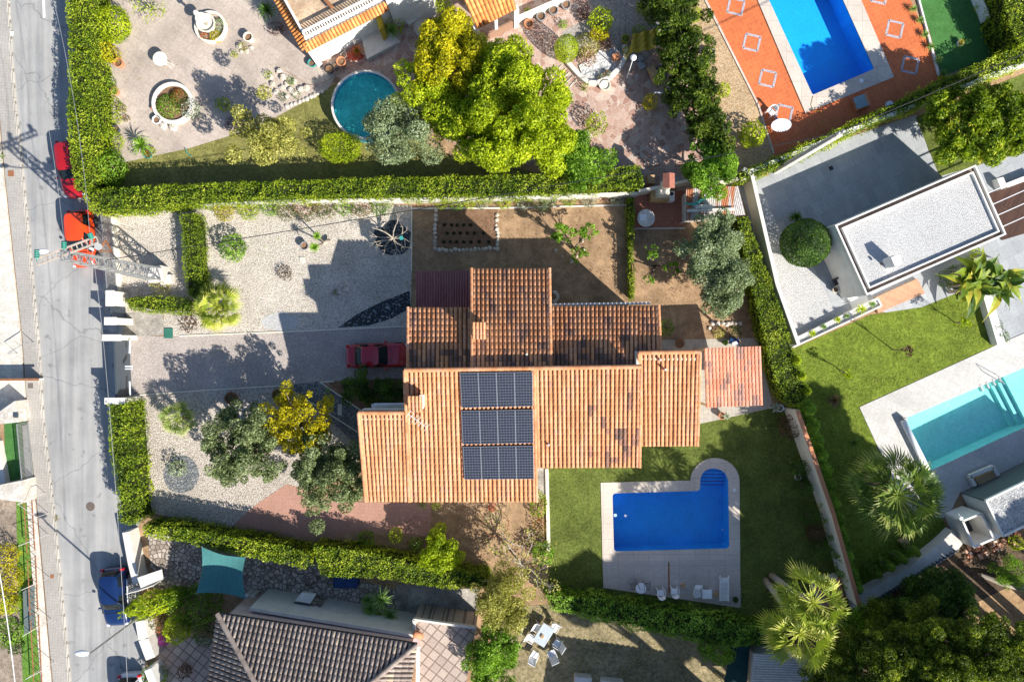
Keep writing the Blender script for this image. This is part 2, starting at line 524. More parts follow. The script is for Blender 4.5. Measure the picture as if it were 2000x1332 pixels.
X['crazy_red'] = m_crazy('red_crazy_paving', [(0, (.33, .19, .145)), (.4, (.42, .27, .21)), (.75, (.47, .33, .27)), (1, (.52, .42, .35))], (.50, .40, .33), 2.3, .04)
X['cobble'] = m_crazy('rough_stone_paving', [(0, (.25, .2, .16)), (.5, (.42, .36, .3)), (1, (.56, .49, .42))], (.14, .11, .09), 3.2, .10, bs=.9)
X['grey_tile'] = m_tiles('grey_porcelain_tiles', (.33, .34, .345), (.40, .41, .41), (.27, .27, .28), .6, 1.0, math.radians(-27), .008, .5, off=.5, plo=.85)
X['deck_e'] = m_tiles('pale_stone_deck', (.48, .46, .42), (.53, .51, .47), (.36, .34, .31), .9, .6, math.radians(24), .008, .6, off=.5)
X['wood'] = m_tiles('timber_deck', (.52, .29, .17), (.46, .25, .15), (.3, .16, .1), 1.8, .14, math.radians(24), .01, .55, off=.5)
X['wood_dark'] = m_tiles('dark_timber_deck', (.09, .045, .028), (.06, .03, .02), (.015, .01, .01), .14, 1.8, math.radians(24), .01, .45, off=.5)
X['pattern'] = m_tiles('patterned_cement_tiles', (.47, .38, .31), (.36, .28, .23), (.2, .15, .12), .62, .62, math.radians(38), .05, .75)
X['oldconc'] = m_ground('stained_concrete', (.24, .22, .19), (.42, .38, .33), 2.0, (.52, .47, .4), .9, .5, .6, 1.2, .8, 12)
X['dirt'] = m_ground('dry_dirt', (.3, .18, .09), (.5, .33, .18), 2.0, None, .95, .8, .6, 1.2, .4, 14)
X['white'] = m_plain('white_render', (.72, .70, .65), .8, .2, var=.1, scale=1.8)
X['cream'] = m_plain('cream_render', (.70, .64, .52), .85, .2, var=.08, scale=1.0)
X['offwhite'] = m_plain('weathered_white_render', (.62, .58, .52), .85, .2, var=.12, scale=1.8)
X['plastic_w'] = m_plain('white_plastic', (.78, .78, .78), .4, .5, var=.03)
X['metal_w'] = m_plain('white_painted_metal', (.72, .72, .72), .4, .5, var=.06)
X['frame'] = m_plain('panel_frame_aluminium', (.30, .31, .33), .4, .5, .5, var=.06)
X['metal_g'] = m_plain('galvanised_metal', (.42, .42, .41), .45, .5, .6, var=.15)
X['metal_dk'] = m_plain('dark_painted_metal', (.05, .065, .08), .4, .5, var=.1)
X['black'] = m_plain('black_plastic', (.015, .015, .018), .4, .5, var=.1)
X['rust'] = m_plain('rusty_steel', (.30, .13, .06), .8, .3, .2, var=.3, scale=8)
X['terra'] = m_plain('terracotta_clay', (.52, .22, .11), .8, .25, var=.12, scale=6)
X['stone'] = m_rnd('garden_stones', [(0, (.38, .32, .25)), (.5, (.52, .46, .38)), (1, (.62, .58, .52))], .9)
X['stone_w'] = m_rnd('pale_boulders', [(0, (.5, .44, .36)), (1, (.66, .61, .54))], .9)
X['brick_rub'] = m_rnd('broken_brick', [(0, (.14, .1, .07)), (.4, (.42, .17, .1)), (.75, (.5, .25, .15)), (1, (.58, .48, .38))], .9)
X['bark'] = m_plain('tree_bark', (.20, .15, .11), .95, .1, var=.35, scale=9, bstr=.6)
X['bark_pale'] = m_plain('pale_bark', (.42, .36, .29), .95, .1, var=.2, scale=9, bstr=.4)
X['hedgecore'] = m_plain('hedge_inner_twigs', (.03, .04, .012), 1, .05, var=.4, scale=8, bstr=.6)
X['teal'] = m_plain('teal_plastic', (.05, .30, .27), .4, .5, var=.1)
X['cloth_green'] = m_tiles('shade_cloth_green', (.055, .19, .18), (.05, .17, .165), (.04, .14, .14), .08, 30, math.radians(9), .006, .8)
X['yellow'] = m_plain('yellow_tarpaulin', (.45, .32, .02), .5, .4, var=.25, scale=4)
X['woodlt'] = m_plain('light_wood', (.45, .29, .15), .7, .3, var=.2, scale=6)
X['bluecloth'] = m_plain('navy_fabric', (.02, .05, .14), .8, .2, var=.2)
X['glass'] = m_plain('dark_window_glass', (.010, .015, .018), .12, .22, var=.1, bstr=0)
X['red_l'] = m_plain('red_lamp_glass', (.5, .01, .01), .15, .6, var=.1, bstr=0)
X['head_l'] = m_plain('headlamp_glass', (.6, .62, .65), .1, .7, var=.1, bstr=0)
X['mark'] = m_plain('road_paint_white', (.72, .72, .68), .7, .3, var=.1, scale=12)
X['insul'] = m_plain('green_glass_insulator', (.02, .22, .16), .15, .6, var=.1, bstr=0)
X['blue_tile'] = m_tiles('blue_pool_mosaic', (.012, .36, .84), (.01, .33, .79), (.016, .40, .87), .12, .12, 0, .008, .35, plo=.82, phi=1.12)  # strong mottling imitates light patches in the water, painted into the tiles
X['navy_tile'] = m_plain('navy_step_edge', (.004, .06, .28), .4, .4, var=.1)
X['sky_tile'] = m_tiles('bright_blue_pool_mosaic', (.02, .42, .92), (.02, .39, .88), (.03, .46, .93), .12, .12, math.radians(-27), .008, .35, plo=.93)
X['aqua_tile'] = m_tiles('turquoise_pool_tiles', (.36, .72, .68), (.33, .69, .66), (.27, .62, .6), .4, .4, math.radians(24), .008, .35, plo=.93)
X['liner'] = m_plain('blue_pool_liner', (.10, .42, .62), .5, .4, var=.1, scale=2)
X['water'] = m_water('pool_water', (.76, .92, .98), .35, 2.6)
X['water_aqua'] = m_water('turquoise_pool_water', (.82, .97, .98), .25, 2.2)

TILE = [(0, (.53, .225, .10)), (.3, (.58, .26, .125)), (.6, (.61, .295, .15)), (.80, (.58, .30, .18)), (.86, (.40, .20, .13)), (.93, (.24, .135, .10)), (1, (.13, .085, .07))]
X['roof'] = m_rnd('orange_clay_roof_tiles', TILE, .8, .2, .16, 7)
X['roof_pink'] = m_rnd('pink_clay_roof_tiles', [(0, (.55, .20, .12)), (.5, (.61, .26, .165)), (.84, (.57, .29, .21)), (.87, (.34, .2, .16)), (1, (.22, .14, .12))], .8, .2, .15, 7)
X['roof_orange'] = m_rnd('bright_orange_roof_tiles', [(0, (.60, .20, .05)), (.5, (.72, .28, .08)), (.84, (.78, .36, .12)), (1, (.4, .16, .06))], .75, .25, .12, 7)
X['roof_grey'] = m_rnd('brown_grey_roof_tiles', [(0, (.24, .19, .16)), (.5, (.31, .25, .21)), (.84, (.36, .3, .25)), (.87, (.5, .4, .28)), (1, (.12, .09, .08))], .85, .2, .15, 7)
X['roof_under'] = m_plain('roof_channel_tiles', (.22, .10, .05), .9, .1, var=.3, scale=5)
X['roof_under_g'] = m_plain('dark_roof_channel_tiles', (.07, .055, .05), .9, .1, var=.3, scale=5)
X['purple'] = m_rnd('purple_plastic_sheet', [(0, (.22, .06, .06)), (1, (.29, .09, .09))], .35, .5, .2, 3, 0)

# foliage: hedges and crowns
L = {}
L['hedge'] = m_leaf('hedge_leaf', (.05, .10, .008), (.19, .28, .014), (.40, .47, .028), (.58, .62, .07))
L['thuja'] = m_leaf('cypress_leaf', (0.0374, 0.085, 0.0102), (0.119, 0.221, 0.017), (0.238, 0.357, 0.034), (0.34, 0.459, 0.051))
L['yellow'] = m_leaf('yellow_leaf', (0.175, 0.163, 0.00625), (0.425, 0.375, 0.01), (0.65, 0.55, 0.015), (0.75, 0.65, 0.0375))
L['lime'] = m_leaf('lime_leaf', (0.109, 0.171, 0.0062), (0.31, 0.403, 0.0124), (0.512, 0.589, 0.0232), (0.682, 0.682, 0.0465))
L['green'] = m_leaf('fresh_green_leaf', (0.051, 0.119, 0.0102), (0.153, 0.289, 0.0204), (0.306, 0.493, 0.051), (0.442, 0.612, 0.102))
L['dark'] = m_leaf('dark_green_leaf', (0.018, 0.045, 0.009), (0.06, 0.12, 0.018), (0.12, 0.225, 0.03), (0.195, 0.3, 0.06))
L['olive'] = m_leaf('olive_leaf', (0.102, 0.131, 0.058), (0.217, 0.275, 0.131), (0.362, 0.435, 0.246), (0.522, 0.58, 0.392), .25)
L['greyleaf'] = m_leaf('silver_leaf', (0.144, 0.168, 0.12), (0.3, 0.336, 0.24), (0.432, 0.468, 0.348), (0.54, 0.564, 0.456), .2)
L['palegold'] = m_leaf('pale_olive_yellow_leaf', (0.156, 0.156, 0.026), (0.364, 0.351, 0.078), (0.546, 0.52, 0.143), (0.676, 0.624, 0.26))
L['pine'] = m_leaf('pine_needle', (.03, .05, .008), (.11, .16, .016), (.28, .35, .03), (.48, .5, .06))
L['palm'] = m_leaf('palm_frond', (0.065, 0.104, 0.0195), (0.156, 0.234, 0.039), (0.312, 0.39, 0.091), (0.546, 0.546, 0.208), .3)
L['palm_y'] = m_leaf('yellowish_palm_frond', (.09, .13, .012), (.22, .29, .025), (.40, .45, .05), (.55, .52, .14), .3)
L['yucca'] = m_leaf('yucca_leaf', (0.052, 0.104, 0.026), (0.13, 0.247, 0.052), (0.26, 0.39, 0.091), (0.468, 0.546, 0.208), .25)
L['olive_g'] = m_leaf('green_olive_leaf', (.07, .095, .035), (.17, .215, .085), (.30, .36, .165), (.45, .49, .28), .3)
L['limey'] = m_leaf('lime_yellow_leaf', (.12, .17, .006), (.34, .43, .012), (.56, .64, .025), (.72, .74, .05))
L['pink'] = m_leaf('pink_flowers', (.05, .08, .02), (.16, .2, .05), (.55, .28, .32), (.68, .42, .45))
L['magenta'] = m_leaf('magenta_flowers', (.2, .01, .18), (.5, .03, .42), (.62, .06, .55), (.7, .15, .6))
L['redfl'] = m_leaf('red_orange_flowers', (.04, .08, .01), (.12, .16, .02), (.6, .08, .02), (.7, .16, .04))
L['red_only'] = m_leaf('red_petals', (.4, .02, .01), (.62, .05, .02), (.7, .1, .04), None)
L['brown'] = m_leaf('dry_brown_leaf', (.06, .03, .02), (.13, .07, .04), (.22, .13, .08), None)
L['purple'] = m_leaf('purple_leaf', (.03, .015, .02), (.07, .03, .04), (.12, .06, .07), None)

# ---------------------------------------------------------------- foliage geometry
def vnoise(p, f=1.0, seed=0):
    """cheap smooth pseudo noise in -1..1"""
    q = p * f + seed * 7.13
    return (np.sin(q[:, 0] * 1.7 + np.sin(q[:, 1] * 2.3 + seed)) + np.sin(q[:, 1] * 1.9 + np.sin(q[:, 2] * 2.1 + q[:, 0] * 1.3)) + np.sin(q[:, 2] * 2.2 + q[:, 0] * 1.1 - q[:, 1] * .9)) / 3

def norm(a):
    return a / np.maximum(np.linalg.norm(a, axis=1, keepdims=True), 1e-6)

def leaves(name, pts, nrm, size, mat, parent=None, spread=.75, aspect=.5, rbias=None, origin=None, droop=0):
    n = len(pts)
    m = norm(nrm + RNG.normal(0, spread, (n, 3)))
    r = RNG.normal(0, 1, (n, 3)); r[:, 2] -= droop
    u = norm(r - m * (r * m).sum(1, keepdims=True))
    v = np.cross(m, u)
    s = size * .86 * RNG.uniform(.6, 1.35, (n, 1))
    u = u * s / 2; v = v * s * aspect / 2
    V = np.empty((n, 4, 3)); V[:, 0] = pts - u; V[:, 1] = pts + v - u * .1; V[:, 2] = pts + u; V[:, 3] = pts - v - u * .1
    F = np.arange(n * 4).reshape(n, 4)
    k = RNG.uniform(0, 1, n) * .6 + .18 + .3 * vnoise(pts, 1.6, 3) if rbias is None else rbias
    return mesh_np(name, V.reshape(-1, 3), F, mat, parent, np.clip(k, 0, 1), origin=origin)

def sphere_pts(n):
    return norm(RNG.normal(0, 1, (n, 3)))

def lobed(c, R, nl, lr, dens, flat=.8, zmin=-.5, seed=0):
    """points/normals on a lumpy crown built of lobes; returns pts, nrm, lobe centres"""
    c = np.array(c, float); R = np.array(R, float)
    nl = int(nl * 2.6); lr = lr * .58
    d = sphere_pts(nl * 3); d = d[d[:, 2] > zmin][:nl]
    az = np.arctan2(d[:, 1], d[:, 0]); ph = RNG.uniform(0, 6.28, 3)
    env = 1.08 + .13 * np.sin(az * 3 + ph[0]) + .10 * np.sin(az * 5 + ph[1]) + .06 * np.sin(az * 9 + ph[2])
    cen = c + d * R * (RNG.uniform(.12, 1.0, len(d)) ** .55 * .86 * env)[:, None]
    Pp = []; Nn = []
    for q in cen:
        r = lr * RNG.uniform(.5, 1.5)
        k = max(6, int(4 * math.pi * r * r * dens * 1.35))
        s = sphere_pts(k)
        rad = r * (RNG.uniform(.55, 1.0, (k, 1)) ** .5) * (1 + .18 * vnoise(s * 2.5 + q, 1.5, seed)[:, None])
        Pp.append(q + s * rad * np.array((1, 1, flat))); Nn.append(s)
    return np.vstack(Pp), np.vstack(Nn), cen

def hash_name():
    return None

def tree(kind, px, py, h, r, leaf, label, cat='tree', size=.2, dens=60, nl=None, lr=.42, flat=.8, hr=.75, base=None, group=None, trunk_r=None, bark='bark', rx=1, ry=1, hlow=None, limbs=7, spread=.8, aspect=.5, airy=1):
    """px,py: where the crown centre shows in the photo; h: crown centre height, r: crown radius in photo px"""
    c = P(px, py, h); R = r / K * (1 - h / H)
    b = P(*base) if base else Vector((c.x, c.y, 0))
    t = thing(kind, label, cat, (b.x, b.y, 0), group)
    nl = nl or max(7, int(10 + R * 5))
    pts, nr, cen = lobed(c, (R * rx, R * ry, min(R * hr, h * .8)), nl, R * lr, dens * airy, flat, seed=int(px))
    pts[:, 2] = np.maximum(pts[:, 2], .12)
    leaves('crown', pts, nr, size, L[leaf], t, spread, aspect)
    tr = trunk_r or max(.05, R * .055)
    m = MB()
    fork = Vector((c.x * .35 + b.x * .65, c.y * .35 + b.y * .65, h * .45))
    if kind == 'pine_tree': b = Vector((b.x + (px - 1000) / K * h / H * .72, b.y + (666 - py) / K * h / H * .72, 0)); fork = Vector((c.x * .5 + b.x * .5, c.y * .5 + b.y * .5, h * .6))
    m.tube([b, b.lerp(fork, .5) + Vector((random.uniform(-.1, .1), random.uniform(-.1, .1), 0)), fork], [tr * 1.4, tr * 1.1, tr], 8)
    for q in cen[:limbs]:
        q = Vector(q); mid = fork.lerp(q, .5) + Vector((random.uniform(-.15, .15), random.uniform(-.15, .15), R * .12))
        m.tube([fork, mid, q], [tr * .8, tr * .45, tr * .15], 5)
    m.build('trunk', X[bark], t, smooth=True)
    return t

def bush(kind, px, py, r, h, leaf, label, cat='shrub', size=.12, dens=110, rx=1, ry=1, rot=0, group=None, z0=0, lump=.18, stem=True, spread=.7, aspect=.55, fill=.85):
    """rounded shrub whose base stands on the ground; px,py its middle at half height"""
    c = P(px, py, h * .5 + z0); R = r / K
    n = int(dens * 4 * R * max(R, h / 2) * 3)
    s = sphere_pts(n)
    rad = 1 + lump * vnoise(s * 3 + px, 1.3, 2)[:, None] + lump * .5 * vnoise(s * 9 + py, 1.0, 4)[:, None]
    rad = rad * RNG.uniform(fill, 1.0, (n, 1))
    e = s * rad * np.array((R * rx, R * ry, h / 2))
    if rot:
        cr, sr = math.cos(rot), math.sin(rot)
        e = np.stack([e[:, 0] * cr - e[:, 1] * sr, e[:, 0] * sr + e[:, 1] * cr, e[:, 2]], 1)
    pts = e + np.array(c)
    t = thing(kind, label, cat, (c.x, c.y, z0), group)
    leaves('foliage', pts, s, size, L[leaf], t, spread, aspect)
    if stem:
        m = MB()
        for k in range(4):
            a = k * 1.6; q = Vector((c.x + R * .5 * math.cos(a), c.y + R * .5 * math.sin(a), z0 + h * .6))
            m.tube([(c.x, c.y, z0), q], [.03, .012], 5)
        m.build('stem', X['bark'], t)
    return t

def hedge(name, top, h, label, leaf='hedge', size=.13, dens=240, z0=0, amp=.13, cat='hedge', soft=.22, spread=.55, core=True, rag=0):
    """clipped hedge; top: outline of its top in photo px at height h"""
    poly = ccw(gp(top, h))
    xs = [p[0] for p in poly]; ys = [p[1] for p in poly]
    A = abs(sum(poly[i][0] * poly[(i + 1) % len(poly)][1] - poly[(i + 1) % len(poly)][0] * poly[i][1] for i in range(len(poly)))) / 2
    bbA = (max(xs) - min(xs)) * (max(ys) - min(ys))
    n = int(A * dens * bbA / max(A, .1))
    x = RNG.uniform(min(xs), max(xs), n); y = RNG.uniform(min(ys), max(ys), n)
    k = inpoly(x, y, poly); x = x[k]; y = y[k]
    top_p = np.stack([x, y, np.full(len(x), h)], 1)
    top_n = np.tile((0, 0, 1.), (len(x), 1))
    PP = [top_p]; NN = [top_n]
    for i in range(len(poly)):
        a = np.array(poly[i]); b = np.array(poly[(i + 1) % len(poly)]); Ln = np.linalg.norm(b - a)
        m_ = int(Ln * (h - z0) * dens * .8) + 1
        t = RNG.uniform(0, 1, (m_, 1)); z = RNG.uniform(z0 + .05, h, m_)
        xy = a + (b - a) * t
        nn = np.array((b[1] - a[1], -(b[0] - a[0]), 0)) / max(Ln, 1e-6)
        PP.append(np.column_stack([xy, z])); NN.append(np.tile(nn, (m_, 1)))
    Pp = np.vstack(PP); Nn = np.vstack(NN)
    d = amp * vnoise(Pp, 1.5, 1) + amp * .8 * vnoise(Pp, 4.2, 5) + RNG.uniform(-amp, amp * .4, len(Pp))
    if rag: d += rag * np.maximum(0, vnoise(Pp, 2.6, 9)) * RNG.uniform(0, 1, len(Pp))
    # round the shoulders
    sh = np.clip((Pp[:, 2] - (h - soft)) / soft, 0, 1) * (Nn[:, 2] < .5)
    Pp = Pp + Nn * d[:, None] - Nn * (sh ** 2 * soft * .7)[:, None]
    Pp[:, 2] = np.maximum(Pp[:, 2], z0 + .03)
    cx, cy = (min(xs) + max(xs)) / 2, (min(ys) + max(ys)) / 2
    cpt = min(poly, key=lambda p: (p[0] - cx) ** 2 + (p[1] - cy) ** 2)
    t = thing(name, label, cat, (cpt[0], cpt[1], z0))
    thin = (vnoise(Pp, 3.1, 6) + .6 * vnoise(Pp, 7.0, 8) < -.55) & (RNG.uniform(0, 1, len(Pp)) < .85)
    Pp, Nn, d = Pp[~thin], Nn[~thin], d[~thin]
    rb = RNG.uniform(0, 1, len(Pp)) * .6 + .16 + 1.2 * d + .2 * vnoise(Pp, .7, 2) + .14 * vnoise(Pp, 5.5, 4)
    leaves('foliage', Pp, Nn, size, L[leaf], t, spread, .55, rbias=rb)
    # inner twig mass
    if core:
        m = MB(); ins = amp + .06
        n_ = len(poly); q = []
        for i in range(n_):
            p0 = Vector(poly[i - 1]); p1 = Vector(poly[i]); p2 = Vector(poly[(i + 1) % n_])
            e1 = (p1 - p0).normalized(); e2 = (p2 - p1).normalized()
            nn = Vector((-(e1.y + e2.y), e1.x + e2.x))
            nn = nn.normalized() if nn.length > .05 else Vector((-e1.y, e1.x))
            q.append(tuple(p1 + nn * ins))
        m.prism(q, z0, h - ins * 1.1)
        m.build('twigs', X['hedgecore'], t)
    return t

def fan_palm(px, py, h, r, leaf, label, base=None, nf=34, trunk_r=.16, kind='fan_palm', seg=16, bark='bark', heads=None, up=1.2, low=-.45, group=None):
    c = P(px, py, h); b = P(*base) if base else Vector((c.x, c.y, 0))
    t = thing(kind, label, 'palm', (b.x, b.y, 0), group)
    R = r / K * (1 - h / H)
    hs = heads or [(c, R, b)]
    V = []; F = []; A = []
    mt = MB()
    for (c, R, b) in hs:
        mid = b.lerp(c, .5) + Vector((c.x - b.x, c.y - b.y, 0)) * -.12
        mt.tube([b, b.lerp(mid, .5), mid, mid.lerp(c, .5), c], [trunk_r * 1.35, trunk_r, trunk_r * .95, trunk_r * .9, trunk_r * .8], 9)
        for i in range(nf):
            az = i * 2.39996 + random.uniform(-.2, .2)
            el = up + (low - up) * ((i + .5) / nf) ** .8 + random.uniform(-.12, .12)
            d = Vector((math.cos(az) * math.cos(el), math.sin(az) * math.cos(el), math.sin(el)))
            pl = R * random.uniform(.34, .62); fl = R * random.uniform(.38, .52)
            e = c + d * pl - Vector((0, 0, pl * .08))
            side = d.cross(Vector((0, 0, 1))).normalized(); upv = side.cross(d).normalized()
            w_ = .02 + R * .008
            k0 = len(V); V += [c - side * w_, c + side * w_, e + side * w_ * .6, e - side * w_ * .6]; F.append((k0, k0 + 1, k0 + 2, k0 + 3)); A.append(.85)
            fa = random.uniform(.1, .8); rl = random.uniform(-.9, .9); side, upv = side * math.cos(rl) + upv * math.sin(rl), upv * math.cos(rl) - side * math.sin(rl)
            for s_ in range(seg):
                a = (s_ / (seg - 1) - .5) * 2.5
                dd = (d * math.cos(a) + side * math.sin(a)).normalized()
                ln = fl * (1 - .22 * abs(a) / 1.25) * random.uniform(.9, 1.05)
                wv = (side * math.cos(a) - d * math.sin(a)).normalized() * (ln * 1.25 / seg * 1.1)
                fold = upv * (.03 * (1 if s_ % 2 else -1)) - upv * (abs(a) * .28 * ln)
                m1 = e + dd * ln * .6 + fold
                tip = e + dd * ln - Vector((0, 0, ln * random.uniform(.12, .38))) + fold
                k0 = len(V)
                V += [e, m1 - wv / 2, m1 + wv / 2, e + dd * .01]; F.append((k0, k0 + 1, k0 + 2, k0 + 3)); A.append(fa + random.uniform(-.1, .12))
                k0 = len(V)
                V += [m1 - wv / 2, tip - wv * .06, tip + wv * .06, m1 + wv / 2]; F.append((k0, k0 + 1, k0 + 2, k0 + 3)); A.append(min(1, fa + .15 + random.uniform(0, .3)))
    mesh_np('crown', np.array([tuple(v) for v in V]), np.array(F), L[leaf], t, np.clip(A, 0, 1))
    mt.build('trunk', X[bark], t, smooth=True)
    return t

def rosette_geo(V, F, A, c, r, n, wd, low=-.1, up=1.3, droop=.25, tone=.5, tips=.3, fold=True):
    for i in range(n):
        az = i * 2.39996 + random.uniform(-.15, .15)
        el = up + (low - up) * ((i + .5) / n) ** .8
        d = Vector((math.cos(az) * math.cos(el), math.sin(az) * math.cos(el), math.sin(el)))
        side = Vector((-math.sin(az), math.cos(az), 0))
        ln = r * random.uniform(.85, 1.08)
        p1 = c + d * ln * .5; p2 = c + d * ln - Vector((0, 0, ln * droop * math.cos(el)))
        k = len(V)
        V += [c - side * wd * .35, c + side * wd * .35, p1 + side * wd / 2, p1 - side * wd / 2]; F.append((k, k + 1, k + 2, k + 3)); A.append(tone + random.uniform(-.2, .2))
        k = len(V)
        V += [p1 - side * wd / 2, p1 + side * wd / 2, p2 + side * wd * .08, p2 - side * wd * .08]; F.append((k, k + 1, k + 2, k + 3)); A.append(min(1, tone + tips * random.random()))

def rosette(kind, px, py, r, label, leaf='yucca', h=.3, n=36, wd=.05, cat='plant', group=None, low=-.1, up=1.3, droop=.25, heads=None, stem_r=.05, z0=0, base=None, trunkmat='bark'):
    """spiky plant: yucca, agave, cycad. heads: list of (px,py,h,r)"""
    hd = heads or [(px, py, h, r)]
    b = P(*base) if base else P(px, py, h); b = Vector((b.x, b.y, z0))
    t = thing(kind, label, cat, b, group)
    V = []; F = []; A = []; m = MB()
    for (x, y, hh, rr) in hd:
        c = P(x, y, hh)
        rosette_geo(V, F, A, c, rr / K, n, wd, low, up, droop)
        m.tube([b, b.lerp(c, .5) + Vector((0, 0, .05)), c], [stem_r * 1.2, stem_r, stem_r], 7)
    mesh_np('leaves', np.array([tuple(v) for v in V]), np.array(F), L[leaf], t, np.clip(A, 0, 1))
    m.build('stem', X[trunkmat], t)
    return t

# ---------------------------------------------------------------- barrel tile roofs
def tile_roof(name, A, B, C, D, mat, parent, pitch=.27, row=.40, darkf=None, inside=None, under=None, rr=.37, hf=.75, seed=1, cap_r=True):
    """A,B: upper edge left/right, C,D: lower edge right/left (world points)"""
    rn = random.Random(seed)
    A, B, C, D = Vector(A), Vector(B), Vector(C), Vector(D)
    nc = max(2, round((B - A).length / pitch)); nr = max(2, round(((D - A).length + (C - B).length) / 2 / row))
    up = (B - A).cross(D - A).normalized()
    if up.z < 0: up = -up
    V = []; F = []; R = []
    SEG = 5
    for i in range(nc):
        s0 = (i + .5) / nc
        top = A.lerp(B, s0); bot = D.lerp(C, s0)
        wv = ((B - A) / nc).lerp((C - D) / nc, .5)
        rad = wv.length * rr; u = wv.normalized()
        jit = rn.uniform(-.008, .008)
        for j in range(nr):
            p0 = top.lerp(bot, j / nr); p1 = top.lerp(bot, (j + 1.12) / nr if j < nr - 1 else (j + 1.0) / nr)
            mid = (p0 + p1) / 2
            if inside is not None and not inside(mid): continue
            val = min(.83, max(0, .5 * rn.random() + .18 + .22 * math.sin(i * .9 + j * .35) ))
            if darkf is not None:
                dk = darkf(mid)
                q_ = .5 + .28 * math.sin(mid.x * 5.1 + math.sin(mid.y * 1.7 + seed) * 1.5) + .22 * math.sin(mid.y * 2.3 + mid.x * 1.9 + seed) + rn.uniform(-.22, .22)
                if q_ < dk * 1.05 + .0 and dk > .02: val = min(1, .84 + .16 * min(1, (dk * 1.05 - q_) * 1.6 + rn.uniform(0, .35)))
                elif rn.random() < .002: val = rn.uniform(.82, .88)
            dx = u * (jit + rn.uniform(-.006, .006))
            k = len(V)
            for p, r_, lift in ((p0, rad * .86, .0), (p1, rad * 1.04, .026)):
                for q in range(SEG + 1):
                    t = math.pi * q / SEG
                    V.append(p + dx - u * (r_ * math.cos(t)) + up * (r_ * hf * math.sin(t) + lift))
            for q in range(SEG):
                F.append((k + q, k + q + 1, k + SEG + 1 + q + 1, k + SEG + 1 + q)); R.append(val)
            # rounded butt end
            F.append((k + 6, k + 7, k + 10, k + 11)); R.append(val); F.append((k + 7, k + 8, k + 9, k + 10)); R.append(val)
    o = mesh_np(name, np.array([tuple(v) for v in V]), np.array(F), mat, parent, R)
    return o

def wall_block(name, pts, mat, parent, z0=0, drop=.12, extra=None):
    """pts: 4 world roof corners -> walls up to underside of the roof"""
    c = sum((Vector(p) for p in pts), Vector()) / len(pts)
    q = []
    for p in pts:
        d = Vector(p) - c; L_ = Vector((d.x, d.y)).length
        f = max(0, 1 - .42 / L_)
        q.append((c.x + d.x * f, c.y + d.y * f, p[2]))
    A = sum(q[i][0] * q[(i + 1) % len(q)][1] - q[(i + 1) % len(q)][0] * q[i][1] for i in range(len(q)))
    if A < 0: q = q[::-1]
    m = MB(); m.prism([(p[0], p[1]) for p in q], z0, [p[2] - drop for p in q])
    WQ.append(q)
    return m.build(name, mat, parent)
WQ = []

def roof_deck(name, pts, mat, parent, th=.1):
    """thin board under the tiles, whose top carries the channel tiles"""
    pts = [Vector(p) for p in pts]
    n = len(pts)
    m = MB()
    A = sum(pts[i].x * pts[(i + 1) % n].y - pts[(i + 1) % n].x * pts[i].y for i in range(n))
    if A < 0: pts = pts[::-1]
    m.add([p for p in pts] + [p - Vector((0, 0, th)) for p in pts], [tuple(range(n)), tuple(range(2 * n - 1, n - 1, -1))] + [(i, n + i, n + (i + 1) % n, (i + 1) % n) for i in range(n)])
    return m.build(name, mat, parent)

def ridge(name, P0, P1, mat, parent, r=.13, step=.38, darkf=None):
    P0, P1 = Vector(P0), Vector(P1); n = max(1, round((P1 - P0).length / step))
    d = (P1 - P0).normalized(); u = d.cross(Vector((0, 0, 1))).normalized(); up = u.cross(d)
    V = []; F = []; R = []
    for i in range(n):
        a = P0.lerp(P1, i / n); b = P0.lerp(P1, (i + 1.08) / n); k = len(V); v = random.random() * .8
        for p, rr in ((a, r * .9), (b, r * 1.03)):
            for q in range(7):
                t = math.pi * q / 6
                V.append(p - u * rr * math.cos(t) + up * (rr * .8 * math.sin(t) + (.012 if p is b else 0)))
        for q in range(6): F.append((k + q, k + q + 1, k + 8 + q, k + 7 + q)); R.append(v)
    return mesh_np(name, np.array([tuple(v) for v in V]), np.array(F), mat, parent, R)
# ================================================================= THE SETTING
# pool outlines (photo px at ground)
POOL_V = rpoly([(1196, 963), (1367, 958), (1367, 935), (1372, 922), (1384, 915), (1395, 914), (1407, 917), (1417, 925), (1422, 938), (1424, 1070), (1199, 1076)], 7)
POOL_N = rpoly([(1490, -22), (1586, 187), (1706, 136), (1640, -10), (1600, -90), (1460, -90)], 4, 3)
POOL_E = rpoly([(1765, 818), (1812, 921), (2075, 800), (2030, 705)], 4, 3)
def at_depth(pl, z):
    return [tuple(P(x, y, 0))[:2] for x, y in pl]
HV, HN, HE = at_depth(POOL_V, 0), at_depth(POOL_N, 0), at_depth(POOL_E, 0)

BIG = [(-220, -220), (220, -220), (220, 220), (-220, 220)]
sheet('ground', BIG, 0, X['soil'], [HV, HN, HE], world=True)
